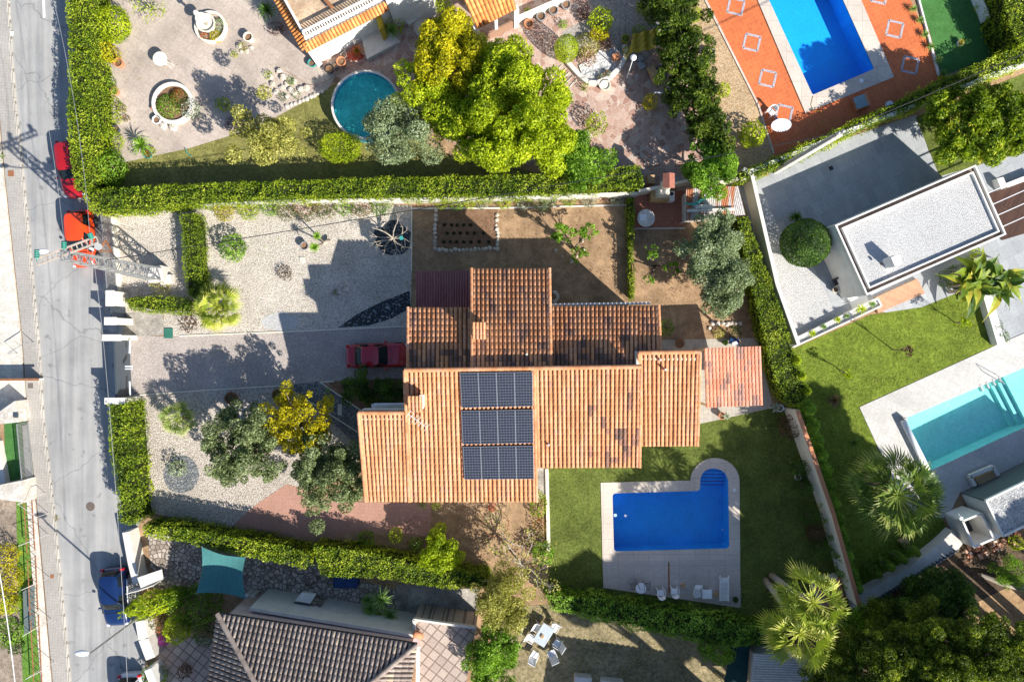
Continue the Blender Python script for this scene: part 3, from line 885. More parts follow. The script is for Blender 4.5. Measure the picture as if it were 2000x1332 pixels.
# road, pavement, kerb
Lk = [(-30, -900), (18, -10), (32, 200), (47, 340), (77, 660), (88, 830), (108, 1000), (125, 1180), (140, 1340), (200, 2000)]
Rk = [(420, 2000), (300, 1400), (287, 1332), (262, 1040), (285, 1000), (278, 800), (262, 660), (250, 520), (225, 400), (190, 330), (215, 200), (190, 0), (90, -900)]
sheet('road', Lk + Rk, .005, X['asphalt'])
Lp = [(-62, -900), (-22, -10), (-4, 160), (12, 340), (46, 660), (58, 830), (76, 1000), (92, 1180), (106, 1340), (160, 2000)]
o = slab('pavement', [(x - 5, y) for x, y in Lk] + Lp[::-1], 0, .12, X['pave']); o['kind'] = 'structure'
o = slab('kerb', Lk + [(x - 5, y) for x, y in Lk][::-1], 0, .13, X['kerb']); o['kind'] = 'structure'
o = slab('forecourt', [(-60, -40), (-26, -10), (-8, 160), (8, 340), (42, 660), (54, 812), (-60, 815)], 0, .14, X['conc_w']); o['kind'] = 'structure'
sheet('verge', [(46, 830), (56, 830), (74, 1000), (90, 1180), (104, 1340), (108, 1400), (88, 1400), (70, 1180), (56, 1000)], .135, X['conc_w'])
def mark(pts, z=.011):
    return sheet('road_marking', pts, z, X['mark'])
mark([(81, -60), (85, -60), (89, 35), (84, 36)]); mark([(78, -200), (82, -200), (84, -120), (80, -120)])
m = MB(); m.box(P(23, 66, .131), (.24, .3, .012)); o = m.build('pavement_plate', X['mark']); o['kind'] = 'structure'

# --- gardens
sheet('patio', [(190, -60), (560, -60), (545, 60), (600, 112), (655, 150), (640, 175), (500, 250), (370, 290), (240, 318), (205, 300), (205, 120)], .012, X['patio_nw'])
sheet('dry_lawn', [(160, 340), (240, 318), (370, 290), (500, 250), (655, 165), (760, 225), (860, 300), (1060, 340), (1240, 345), (1240, 372), (170, 372)], .008, X['drygrass'])
sheet('stone_paving', [(545, -60), (1345, -60), (1375, 60), (1400, 180), (1430, 320), (1330, 380), (1180, 345), (1060, 330), (900, 290), (760, 215), (655, 150), (600, 112), (545, 60)], .016, X['crazy_red'])
sheet('gravel_bed', [(1128, -40), (1300, -40), (1330, 60), (1260, 120), (1215, 122), (1190, 70), (1140, 90), (1105, 118), (1088, 92), (1100, 62), (1165, 28)], .022, m_gravel('grey_pebble_ground', [(0, (.26, .23, .2)), (1, (.44, .4, .36))], 12, bs=.3))
sheet('tan_gravel', [(1330, -60), (1372, -60), (1395, 30), (1440, 130), (1487, 222), (1512, 305), (1500, 345), (1420, 345), (1380, 180), (1350, 60)], .02, X['tan'])
sheet('terracotta_terrace', [(1355, -60), (1378, 0), (1430, 110), (1480, 205), (1512, 305), (1700, 235), (1838, 155), (1800, 50), (1750, -60)], .026, X['terracotta'], [HN])
o = slab('terrace_edge', [(1358, -40), (1380, 2), (1482, 205), (1512, 300), (1509, 301), (1479, 207), (1376, 3), (1354, -40)], .02, .09, X['coping']); o['kind'] = 'structure'
o = slab('pool_surround', [(1440, -90), (1478, 0), (1572, 222), (1745, 152), (1680, 0), (1640, -90)], .02, .10, X['coping'], [HN]); o['kind'] = 'structure'
sheet('turf', [(1765, -60), (1790, -10), (1815, 60), (1840, 150), (1952, 105), (1900, -60)], .018, X['turf'])
sheet('lawn', [(1898, -60), (1955, 108), (2060, 80), (2060, -60)], .02, X['lawn'])
# NE modern plot
sheet('tiled_terrace', [(1440, 355), (1640, 275), (1790, 225), (1815, 300), (1905, 322), (2100, 250), (2100, 760), (1960, 690), (1935, 600), (1810, 640), (1700, 600), (1540, 670), (1515, 620), (1470, 450)], .014, X['grey_tile'])
sheet('lawn', [(1788, 230), (2060, 120), (2100, 260), (1905, 325), (1835, 345)], .022, X['lawn'])
sheet('white_gravel', [(1470, 452), (1530, 432), (1545, 480), (1590, 525), (1632, 612), (1530, 655), (1505, 600)], .024, X['gravel_white'])
for q in ([(1606, 470), (1668, 612), (1700, 596), (1640, 455)],):
    sheet('path', q, .026, m_plain('smooth_pale_concrete', (.60, .60, .58), .7, .3, var=.04))
for q in ([(1618, 496), (1641, 487), (1648, 502), (1624, 511)], [(1630, 526), (1653, 517), (1661, 535), (1637, 543)]):
    sheet('stepping_slab', q, .032, m_plain('grey_step_slab', (.45, .46, .46), .7, .3, var=.05))
sheet('lawn', [(1530, 690), (1570, 672), (1700, 615), (1800, 600), (1900, 560), (1950, 672), (1812, 735), (1680, 795), (1730, 900), (1760, 990), (1840, 1010), (1860, 1060), (1670, 1200), (1600, 900)], .018, X['lawn_e'], )
o = slab('pool_deck', [(1678, 795), (1950, 672), (2120, 600), (2120, 1010), (1875, 960), (1850, 1010), (1790, 1010), (1745, 940)], .0, .05, X['deck_e'], [HE]); o['kind'] = 'structure'
# villa plot
sheet('gravel_garden', [(196, 405), (400, 405), (640, 395), (806, 402), (802, 638), (560, 648), (352, 658), (320, 655), (320, 612), (205, 612)], .012, X['gravel'])
sheet('entrance_path', [(236, 612), (318, 608), (322, 654), (256, 659), (240, 659)], .022, X['oldconc'])
sheet('driveway', [(245, 655), (352, 658), (560, 648), (802, 636), (804, 690), (800, 740), (700, 745), (555, 753), (400, 762), (262, 772)], .017, X['drive'])
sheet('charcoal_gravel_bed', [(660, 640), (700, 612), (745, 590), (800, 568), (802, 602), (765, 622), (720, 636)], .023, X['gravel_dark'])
sheet('charcoal_gravel_bed', ell(768, 466, 36, 33, 22, 0, .12), .023, X['gravel_dark'])
sheet('white_pebbles', ell(548, 628, 36, 18, 16, 0, .08), .0225, X['gravel_white'])
sheet('gravel_garden', [(268, 772), (400, 762), (555, 753), (620, 800), (700, 850), (700, 900), (600, 960), (480, 1010), (450, 1030), (290, 1000)], .012, m_gravel('beige_gravel', [(0, (.30, .26, .21)), (.2, (.46, .39, .32)), (.65, (.57, .50, .42)), (1, (.68, .62, .54))], 14))
sheet('grey_gravel_disc', ell(354, 926, 35, 37, 28, 0, .02), .02, X['gravel_grey'])
sheet('footpath', [(555, 753), (625, 745), (705, 800), (720, 850), (700, 870), (620, 800)], .021, X['gravel_grey'])
sheet('paved_pad', [(458, 1022), (500, 985), (560, 945), (700, 980), (842, 982), (842, 1048), (700, 1035), (640, 1052), (560, 1045)], .02, X['pinkpad'])
sheet('vegetable_bed', [(851, 410), (972, 410), (972, 484), (851, 487)], .03, X['soil_dark'])
sheet('barbecue_patio', [(1238, 383), (1335, 372), (1338, 440), (1320, 445), (1240, 446)], .02, X['terra_pad'])
sheet('lawn', [(1070, 910), (1250, 865), (1365, 828), (1513, 795), (1556, 790), (1600, 950), (1672, 1180), (1500, 1260), (1290, 1200), (1072, 1150)], .014, X['lawn'], [HV])
sheet('patio', [(1288, 664), (1482, 660), (1492, 720), (1510, 796), (1365, 828), (1290, 840)], .02, X['patio_e'])
cop = [(1173, 942), (1347, 938)]
for i in range(0, 17):
    a = math.radians(182 - i * 11.2)
    cop.append((1396 + 48 * math.cos(a), 940 - 46 * math.sin(a)))
cop += [(1446, 1186), (1178, 1147)]
o = slab('pool_terrace', cop, .0, .055, X['coping'], [HV]); o['kind'] = 'structure'
sheet('pool_terrace_slabs', [(1177.5, 1096), (1445, 1091), (1446.5, 1184.5), (1178, 1146)], .059, X['deck_s'])
m = MB(); m.prism(gp([(1304, 1097), (1307, 1097), (1308, 1160), (1305, 1160)]), .05, .075); o = m.build('drain_channel', X['rust']); o['kind'] = 'structure'
o = slab('planting_edge', [(1065, 915), (1071, 915), (1075, 1075), (1068, 1075)], 0, .16, X['cream']); o['kind'] = 'structure'
sheet('side_path', [(1049, 912), (1066, 912), (1068, 970), (1051, 975)], .03, X['oldconc'])
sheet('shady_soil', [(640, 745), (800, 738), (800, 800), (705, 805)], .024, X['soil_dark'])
# kerb strips around the gravel
def strip(name, pts, wd=.08, z1=.07, mat='cream'):
    m = MB()
    for a, b in zip(pts[:-1], pts[1:]):
        p, q = P(*a), P(*b); m.beam(Vector((p.x, p.y, z1 / 2)), Vector((q.x, q.y, z1 / 2)), wd, z1)
    o = m.build(name, X[mat]); o['kind'] = 'structure'; return o
strip('garden_edging', [(352, 656), (560, 648), (802, 637)])
strip('garden_edging', [(262, 772), (400, 762), (555, 753), (640, 806), (702, 846)])
strip('garden_edging', [(652, 745), (625, 746), (705, 801)])
strip('garden_edging', [(804, 405), (804, 530)])
strip('garden_edging', [(806, 408), (980, 407), (1225, 401)], .1, .1, 'offwhite')
strip('garden_edging', [(1238, 447), (1338, 446)], .08, .05, 'offwhite')
# southern neighbours
sheet('stone_paving', [(286, 1030), (610, 1075), (700, 1130), (800, 1160), (790, 1215), (640, 1200), (500, 1160), (300, 1150)], .012, X['cobble'])
sheet('concrete_yard', [(775, 1140), (935, 1150), (930, 1225), (805, 1208), (775, 1185)], .018, X['oldconc'])
sheet('worn_grass', [(985, 1185), (1080, 1180), (1300, 1220), (1450, 1260), (1440, 1420), (960, 1420), (960, 1250)], .012, X['brown_grass'])
sheet('patterned_terrace', [(300, 1245), (440, 1245), (420, 1345), (320, 1345)], .02, X['pattern'])
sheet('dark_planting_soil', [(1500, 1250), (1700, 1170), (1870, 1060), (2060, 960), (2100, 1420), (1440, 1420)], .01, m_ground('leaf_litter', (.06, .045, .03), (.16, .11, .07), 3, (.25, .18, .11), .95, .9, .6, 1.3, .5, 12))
sheet('dirt_slope', [(1880, 1190), (1960, 1150), (2080, 1120), (2080, 1260), (1960, 1250), (1900, 1230)], .02, X['dirt'])
# west side strips
sheet('west_garden_soil', [(-60, 960), (40, 965), (52, 1340), (-60, 1340)], .012, m_ground('stony_soil', (.16, .12, .09), (.36, .29, .22), 3, None, .95, .8, .6, 1.3, .8, 10))
sheet('turf', [(32, 965), (64, 965), (72, 1080), (84, 1340), (46, 1340), (34, 1100)], .03, m_ground('striped_turf', (.07, .15, .02), (.14, .26, .04), 8, None, .9, .5, .85, 1.15, .6, 16))
sheet('turf', [(8, 800), (56, 800), (66, 935), (20, 945), (10, 880)], .03, X['turf'])

# --- pools
def pool(name, outline, depth, tile, water, label, z_w=-.06, z_top=.1, steps=None, flo=None):
    c = P(sum(p[0] for p in outline) / len(outline), sum(p[1] for p in outline) / len(outline))
    t = thing(name, label, 'swimming pool', (c.x, c.y, -depth))
    l = ccw(gp(outline)); n = len(l); m = MB()
    m.add([(p[0], p[1], -depth) for p in l] + [(p[0], p[1], z_top) for p in l], [(i, n + i, n + (i + 1) % n, (i + 1) % n) for i in range(n)])
    tri = tessellate_polygon([[Vector((p[0], p[1], 0)) for p in l]])
    fs = []
    for q in tri:
        A, B, C = [l[k] for k in q]
        s_ = (B[0]-A[0])*(C[1]-A[1])-(B[1]-A[1])*(C[0]-A[0])
        fs.append(tuple(q) if s_ > 0 else tuple(reversed(q)))
    m.add([(p[0], p[1], -depth) for p in l], fs)
    m.build('basin', X[tile], t)
    m = MB(); m.add([(p[0], p[1], z_w) for p in l], fs); m.build('water', X[water], t)
    return t
pv = pool('swimming_pool', POOL_V, 1.35, 'blue_tile', 'water', 'deep blue keyhole shaped pool with round stair end behind the tiled villa', z_top=.055)
for k in range(5):
    m = MB(); yy = 921 + k * 8
    m.prism(gp([(1369, 914), (1423, 914), (1423.5, yy), (1368, yy)]), -1.35, -.25 - .2 * k)
    sp = m.build('step', X['blue_tile'], pv)
    m = MB(); m.prism(gp([(1368.5, yy - 1.6), (1423, yy - 1.6), (1423.3, yy), (1368.3, yy)]), -.3 - .2 * k, -.235 - .2 * k); m.build('nosing', X['navy_tile'], sp)
m = MB(); m.tube([P(1413, 1034, -1.34), P(1413, 1035, -1.30)], .12, 10); m.build('floor_drain', X['plastic_w'], pv)
m = MB(); m.cyl(P(1222, 1007, 0), .1, .1, -.07, .02, 12); o = m.build('chlorine_float', X['plastic_w']); tag(o, 'tiny white chlorine float bobbing in the keyhole shaped pool', 'pool float')
m = MB(); m.cyl(P(1203, 1008, 0), .12, .12, -.3, -.28, 12); m.build('light', X['plastic_w'], pv)
pn = pool('swimming_pool', POOL_N, 1.5, 'sky_tile', 'water', 'bright blue rectangular pool set in orange terracotta tiles at the top edge', z_top=.1)
m = MB(); m.cyl(P(1625, 163, 0), .13, .13, -1.49, -1.46, 14); m.build('floor_drain', X['metal_g'], pn)
pe = pool('swimming_pool', POOL_E, 1.25, 'aqua_tile', 'water_aqua', 'turquoise pool with roller cover and steps in a pale stone deck', z_top=.05)
for k in range(3):
    m = MB(); a = 1948 + k * 9
    m.prism(gp([(a, 744 - k * 4), (a + 200, 650), (a + 250, 760), (a + 48, 838 - k * 4)]), -1.25, -.95 + .3 * k)
    m.build('step', X['aqua_tile'], pe)
for k in range(4):
    x = 1912 + k * 12; y = 752 - k * 5.5
    m = MB(); m.prism(gp([(x, y), (x + 3, y - 1.4), (x + 9, y + 11), (x + 6, y + 12.5)]), -.3, .07); m.build('grab_rib', X['metal_g'], pe)

# ================================================================= BUILDINGS
# ---- the villa
def hr(y, y0, h0, sl=.0098):
    return h0 - (y - y0) * sl
vil = thing('tiled_villa', 'large villa with stepped orange barrel tile roofs and three rows of solar panels', 'house', P(1000, 800, 0) * 1)
def vroof(name, A, B, C, D, seed, darkf=None, mat='roof', row=.4, cap=True, verge=(1, 1), inside=None, pitch=.275):
    pts = [P(*A), P(*B), P(*C), P(*D)]
    wall_block('wall', pts, X['cream'], vil)
    rd = roof_deck('roof', [p - Vector((0, 0, .02)) for p in pts], X['roof_under'], vil)
    tile_roof('roof_tiles', *pts, X[mat], rd, seed=seed, darkf=darkf, row=row, pitch=pitch)
    if cap: ridge('ridge_tiles', pts[0] + Vector((0, 0, .04)), pts[1] + Vector((0, 0, .04)), X[mat], rd, .14)
    for k, (u, v) in enumerate(((0, 3), (1, 2))):
        if verge[k]: ridge('verge_tiles', pts[u] + Vector((0, 0, .03)), pts[v] + Vector((0, 0, .03)), X[mat], rd, .11)
    return pts
def pxd(p):   # world roof point back to photo px
    k = K / (1 - p.z / H)
    return 1000 + p.x * k, 666 - p.y * k
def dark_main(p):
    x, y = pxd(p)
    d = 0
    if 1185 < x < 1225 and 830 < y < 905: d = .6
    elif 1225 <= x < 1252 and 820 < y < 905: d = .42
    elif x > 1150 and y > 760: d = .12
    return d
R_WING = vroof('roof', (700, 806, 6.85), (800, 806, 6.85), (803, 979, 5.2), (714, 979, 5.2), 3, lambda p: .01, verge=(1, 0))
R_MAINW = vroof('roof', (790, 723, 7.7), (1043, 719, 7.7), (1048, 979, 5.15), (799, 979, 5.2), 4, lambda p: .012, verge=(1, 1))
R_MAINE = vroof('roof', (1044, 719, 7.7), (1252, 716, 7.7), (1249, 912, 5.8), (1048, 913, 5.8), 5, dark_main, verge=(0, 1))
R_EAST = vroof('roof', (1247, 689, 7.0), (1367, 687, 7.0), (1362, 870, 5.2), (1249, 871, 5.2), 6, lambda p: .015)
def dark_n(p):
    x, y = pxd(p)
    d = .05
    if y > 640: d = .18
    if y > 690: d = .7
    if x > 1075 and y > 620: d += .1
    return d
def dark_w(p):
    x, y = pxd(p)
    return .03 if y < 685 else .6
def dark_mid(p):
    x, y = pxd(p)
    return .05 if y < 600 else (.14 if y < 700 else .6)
# north side roofs: ridge at the south, eave at the north
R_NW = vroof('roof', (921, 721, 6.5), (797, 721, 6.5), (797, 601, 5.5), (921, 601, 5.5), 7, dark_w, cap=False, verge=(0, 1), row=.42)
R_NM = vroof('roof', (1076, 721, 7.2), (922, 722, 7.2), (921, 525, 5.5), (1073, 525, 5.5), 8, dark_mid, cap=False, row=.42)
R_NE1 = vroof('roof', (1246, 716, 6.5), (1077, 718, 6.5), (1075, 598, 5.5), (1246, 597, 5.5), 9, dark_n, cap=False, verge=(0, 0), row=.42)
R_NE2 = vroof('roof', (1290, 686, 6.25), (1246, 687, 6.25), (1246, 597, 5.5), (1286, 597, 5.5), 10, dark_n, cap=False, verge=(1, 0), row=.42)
# windows in the garden walls
def windows(q, n, parent, zs=((.9, 2.2), (3.4, 4.5))):
    e = min(range(4), key=lambda i: q[i][1] + q[(i + 1) % 4][1]); a, b = Vector((*q[e][:2], 0)), Vector((*q[(e + 1) % 4][:2], 0))
    d = (b - a).normalized()
    for k in range(n):
        c = a.lerp(b, (k + .5) / n)
        for z0, z1 in zs:
            m = MB()
            for s_ in (-1, 1): m.beam(c + d * .62 * s_ + Vector((0, -.02, z0)), c + d * .62 * s_ + Vector((0, -.02, z1)), .09, .09)
            for z in (z0 - .045, z1 + .045): m.beam(c - d * .66 + Vector((0, -.02, z)), c + d * .66 + Vector((0, -.02, z)), .09, .09)
            f = m.build('window', X['white'], parent)
            m = MB(); m.beam(c - d * .57 + Vector((0, 0, (z0 + z1) / 2)), c + d * .57 + Vector((0, 0, (z0 + z1) / 2)), .04, z1 - z0 - .02); m.build('pane', X['glass'], f)
for i_, n_ in ((0, 1), (1, 4), (2, 3), (3, 2)): windows(WQ[i_], n_, vil)
# white flashing walls between the roofs
m = MB()
m.prism([tuple(P(792, 724, 7.6))[:2], tuple(P(1246, 719, 7.6))[:2], tuple(P(1246, 715.5, 7.6))[:2], tuple(P(792, 720.5, 7.6))[:2]], 5.5, 7.62)
m.prism([tuple(P(1243, 717, 6.95))[:2], tuple(P(1248, 717, 6.95))[:2], tuple(P(1248, 686, 6.95))[:2], tuple(P(1243, 686, 6.95))[:2]], 5.5, 6.95)
m.build('flashing', X['offwhite'], vil)
m = MB(); m.prism(gp([(1078, 593), (1270, 590), (1270, 594), (1078, 597)], 5.3), 4.9, 5.35)
m.build('parapet', X['offwhite'], vil)
# chimneys
def chimney(cx, cy, h0, h1, wx, wy, dirn, lab=None):
    c = P(cx, cy, h1); m = MB()
    m.box((c.x, c.y, h0), (wx, wy, h1 - h0), base=True)
    ch = m.build('chimney', X['white'], vil)
    a = c + Vector((-wx * .6, wy * .6, .32)); b = c + Vector((wx * .6, wy * .6, .32)); d_ = c + Vector((wx * .6, -wy * .6, .12)); e = c + Vector((-wx * .6, -wy * .6, .12))
    roof_deck('cap', [a, b, d_, e], X['roof_under'], ch, .05)
    tile_roof('cap_tiles', a, b, d_, e, X['roof'], ch, pitch=.22, row=.35, seed=3)
    return ch
chimney(936, 646, 6.0, 8.0, .7, .85, 0)
chimney(811, 788, 6.6, 8.1, .75, .8, 0)
m = MB(); m.box(P(824, 783, 7.9), (.25, .75, .5)); m.build('vent', X['white'], vil)
for (x, y) in ((1029, 692), (1289, 703), (1071, 868), (1299, 722)):
    m = MB(); c = P(x, y, 7.0 if y < 800 else 6.3); m.cyl(c, .07, .07, c.z - .3, c.z + .25, 8); m.build('vent_pipe', X['offwhite'], vil)
# white gutter/terrace ledge on the west side with balcony
m = MB(); m.prism(gp([(706, 800), (796, 800), (796, 805), (702, 805)], 6.6), 5.6, 6.6); m.build('ledge', X['offwhite'], vil)
bal = MB(); 
for k in range(12):
    p = P(727 + k * 5.7, 791, 5.8); bal.tube([(p.x, p.y, 5.0), (p.x, p.y, 5.8)], .018, 5)
a, b = P(726, 790, 5.8), P(794, 789, 5.8); bal.beam(a, b, .08, .05); bal.beam(a - Vector((0, 0, .7)), b - Vector((0, 0, .7)), .05, .05)
a, b = P(726, 790, 5.8), P(729, 800, 5.8); bal.beam(a, b, .08, .05)
bal.build('balcony_rail', X['metal_w'], vil)
m = MB(); m.prism(gp([(728, 791), (794, 790), (794, 800), (728, 800)], 5.0), 4.85, 5.0); m.build('balcony_floor', X['white'], vil)
# antenna
t = thing('television_antenna', 'thin tangled television antenna on the roof beside the short chimney', 'antenna', P(822, 812, 6.9))
m = MB(); c0, c1 = P(822, 812, 6.8), P(822, 812, 6.8) + Vector((0, 0, 1.9))
m.tube([c0, c1], .025, 6); m.build('mast', X['metal_g'], t)
m = MB(); q = c1 - Vector((0, 0, .1)); m.tube([q + Vector((-.5, .3, 0)), q + Vector((.6, -.5, 0))], .018, 5)
for k in range(7):
    e = q + Vector((-.5, .3, 0)).lerp(Vector((.6, -.5, 0)), k / 6); m.tube([e + Vector((-.17, -.2, 0)), e + Vector((.17, .2, 0))], .012, 4)
m.build('aerial', X['metal_w'], t)

# solar panels: 3 rows x 4
def slope_pt(px, py, lift=0):
    h = 7.7 - (py - 721) * (2.5 / 258.)
    return P(px, py, h + lift)
GRP = 'solar panels on the villa roof'
X['cell'] = None
def mk_cell():
    m, t, b = nodes('solar_cells', .18, .6)
    uv = t.nodes.new('ShaderNodeUVMap')
    br = t.nodes.new('ShaderNodeTexBrick'); br.offset = 0
    br.inputs['Scale'].default_value = 1; br.inputs['Brick Width'].default_value = 1 / 6; br.inputs['Row Height'].default_value = 1 / 12
    br.inputs['Mortar Size'].default_value = .0035; br.inputs['Mortar Smooth'].default_value = .2
    br.inputs['Color1'].default_value = (.018, .021, .032, 1); br.inputs['Color2'].default_value = (.024, .028, .04, 1); br.inputs['Mortar'].default_value = (.22, .23, .25, 1)
    t.links.new(uv.outputs[0], br.inputs['Vector']); t.links.new(br.outputs[0], b.inputs['Base Color'])
    return m
X['cell'] = mk_cell()
ROWS = [((898, 729), (1040, 727), (1041, 793), (902, 796), 'upper'), ((901, 803), (1041, 800.5), (1042, 865), (904, 867.5), 'middle'), ((904, 873), (1042, 871), (1043, 935), (907, 936), 'lower')]
ORD = ['leftmost', 'second from left', 'third from left', 'rightmost']
for (a, b, c, d, rn) in ROWS:
    A, B, C, D = [slope_pt(*q, lift=.22) for q in (a, b, c, d)]
    for i in range(4):
        f0, f1 = i / 4 + .004, (i + 1) / 4 - .004
        q = [A.lerp(B, f0), A.lerp(B, f1), D.lerp(C, f1), D.lerp(C, f0)]
        ce = (q[0] + q[2]) / 2
        t = thing('solar_panel', f'dark blue {ORD[i]} solar panel of the {rn} row on the villa roof', 'solar panel', ce, GRP)
        up = (q[1] - q[0]).cross(q[3] - q[0]).normalized(); up = up if up.z > 0 else -up
        n0 = [ce + (p - ce) * .985 for p in q]
        me = bpy.data.meshes.new('cells'); V = [p - ce + up * .004 for p in n0]
        me.from_pydata([tuple(v) for v in V], [], [(3, 2, 1, 0)]); uvl = me.uv_layers.new(name='UVMap')
        for li, uvv in zip(range(4), ((0, 0), (1, 0), (1, 1), (0, 1))): uvl.data[li].uv = uvv
        me.materials.append(X['cell']); o = bpy.data.objects.new('cells', me); COL.objects.link(o); o.parent = t
        m = MB()
        for j in range(4): m.beam(q[j] - up * .012, q[(j + 1) % 4] - up * .012, .022, .05)
        m.build('frame', X['frame'], t)
        for ra, rb in ((q[0], q[3]), (q[1], q[2])): m = MB(); m.beam(ra - up * .1, rb - up * .1, .04, .12); m.build('rail', X['metal_g'], t)

# purple sheet canopy on the north side
t = thing('lean_to_canopy', 'purple corrugated plastic canopy tucked in the shade beside the villa', 'canopy', P(866, 566, 0))
A, B, C, D = P(812, 530, 3.0), P(921, 529, 3.0), P(921, 601, 3.3), P(813, 600, 3.3)
m = MB(); n = 84; V = []
for i in range(n + 1):
    f = i / n; zz = .035 * math.cos(i * math.pi / 2 * 1.0)
    for e0, e1 in ((A, B), (D, C)): V.append(e0.lerp(e1, f) + Vector((0, 0, zz)))
m.add(V, [(2 * i, 2 * i + 1, 2 * i + 3, 2 * i + 2) for i in range(n)]); m.build('sheet', X['purple'], t)
m = MB()
for q in (A, B): m.beam(Vector((q.x, q.y - .1, 0)), q - Vector((0, .1, .05)), .12, .12)
m.build('post', X['rust'], t)
# tiled pergola east
t = thing('tiled_pergola', 'square pink tiled pergola standing on the patio between villa and hedge', 'pergola', P(1432, 736, 0))
A, B, C, D = P(1375, 680, 3.25), P(1486, 676, 3.25), P(1490, 791, 2.6), P(1379, 796, 2.6)
rd = roof_deck('roof', [A, B, C, D], X['roof_pink'], t, .06)
def dark_p(p):
    x, y = pxd(p); return .15 if y < 740 else .34
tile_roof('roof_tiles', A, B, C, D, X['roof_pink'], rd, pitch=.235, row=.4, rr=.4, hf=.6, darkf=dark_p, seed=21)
m = MB()
for q in (A, B, C, D):
    g = q.lerp((A + C) / 2, .07); mm = MB(); mm.beam((g.x, g.y, 0), (g.x, g.y, g.z - .08), .13, .13); mm.build('post', X['woodlt'], t)

# ---- dark roofed house to the south (hipped)
hs = thing('hip_roof_house', 'pinkish house under a brown grey hipped tile roof at the bottom edge', 'house', P(620, 1400, 0))
E1, E2 = P(425, 1197, 5.0), P(815, 1257, 5.0)
u = (E2 - E1).normalized(); s_ = Vector((u.y, -u.x, 0)); s_ = s_ if s_.y < 0 else -s_
W_ = (E2 - E1).length; hd = W_ / 2; rise = hd * .32
E3, E4 = E2 + s_ * W_, E1 + s_ * W_
AP = (E1 + E2) / 2 + s_ * hd + Vector((0, 0, rise))
def tri_in(a, b, c):
    pl = [tuple(a)[:2], tuple(b)[:2], tuple(c)[:2]]
    return lambda p: bool(inpoly(np.array([p.x]), np.array([p.y]), pl)[0])
m = MB()
cc = [E1, E2, E3, E4]; ce = sum(cc, Vector()) / 4
m.prism([tuple(ce + (p - ce) * .94)[:2] for p in cc], 0, 4.85); m.build('wall', m_plain('pink_render', (.55, .40, .35), .85, .2, var=.08), hs)
for (a, b) in ((E1, E2), (E2, E3), (E3, E4), (E4, E1)):
    rd = roof_deck('roof', [a, b, AP], X['roof_under_g'], hs, .08)
    inn = (AP - (a + b) / 2)
    if (a, b) != (E3, E4) or True:
        tile_roof('roof_tiles', a + inn, b + inn, b, a, X['roof_grey'], rd, pitch=.31, row=.42, inside=tri_in(a, b, AP), seed=int(abs(a.x * 7)) + 1, rr=.34, darkf=lambda p: .03)
for a in (E1, E2): ridge('hip_tiles', a + Vector((0, 0, .08)), AP + Vector((0, 0, .08)), X['roof_grey'], hs, .17, .42)
m = MB(); m.beam(E1 + Vector((0, 0, -.02)), E2 + Vector((0, 0, -.02)), .12, .14); m.build('gutter', X['black'], hs)
# terrace in front (north) of it
tr_ = thing('terrace_ledge', 'long pink terrace ledge with pale blue coping along the brown roofed house', 'terrace', P(640, 1215, 0))
m = MB(); m.prism(gp([(492, 1194), (815, 1245), (818, 1262), (480, 1208)], 3.2), 0, 3.2); m.build('floor', m_plain('mauve_floor', (.45, .34, .33), .8, .2, var=.08), tr_)
m = MB(); m.prism(gp([(488, 1186), (806, 1239), (806, 1245), (486, 1192)], 3.5), 0, 3.5); m.build('coping', X['offwhite'], tr_)
# tiled roof terrace to its right
rt = thing('roof_terrace', 'patterned pink tile terrace with white edging right of the brown roof', 'terrace', P(870, 1275, 0))
m = MB(); m.prism(gp([(809, 1210), (930, 1226), (908, 1345), (812, 1345)], 2.8), 0, 2.8); m.build('floor', X['pattern'], rt)
m = MB(); 
for a, b in (((808, 1208), (931, 1225)), ((808, 1208), (814, 1258))):
    m.beam(P(*a, 2.95), P(*b, 2.95), .14, .3)
m.prism(gp([(812, 1262), (820, 1262), (819, 1345), (812, 1345)], 2.9), 2.8, 2.9)
m.build('edging', X['offwhite'], rt)
t = thing('terracotta_pipe', 'orange clay cowl leaning at the corner of the patterned terrace', 'chimney cowl', P(814, 1240, 2.8))
m = MB(); m.tube([P(806, 1240, 2.9), P(814, 1237, 3.5), P(823, 1243, 3.1)], [.2, .26, .2], 10); m.build('cowl', X['terra'], t, smooth=True)

# ---- NW house with roof terrace
nh = thing('terrace_house', 'white house with balustraded roof terrace edged in orange tiles at the top edge', 'house', P(680, 20, 0))
hT = 3.4
c0 = P(594, 96, hT); c1 = P(762, 10, hT); c2 = P(538, -5, hT)
ux = (c1 - c0).normalized(); uy = (c2 - c0).normalized()
far = c0 + ux * 7.6 + uy * 9
m = MB(); q = [c0 + ux * .35 + uy * .35, c0 + ux * 6.3 + uy * .35, c0 + ux * 6.3 + uy * 9, c0 + ux * .35 + uy * 9]
m.prism([tuple(p)[:2] for p in q], 0, hT - .1); m.build('wall', X['white'], nh)
m = MB(); m.prism([tuple(p)[:2] for p in [c0 + ux * .5 + uy * .6, c0 + ux * 6.2 + uy * .6, c0 + ux * 6.2 + uy * 9, c0 + ux * .5 + uy * 9]], hT - .1, hT - .02)
m.build('terrace_floor', m_ground('tan_terrace_floor', (.42, .29, .18), (.55, .40, .27), 2, None, .85, .3, .7, 1.2, .8, 10), nh)
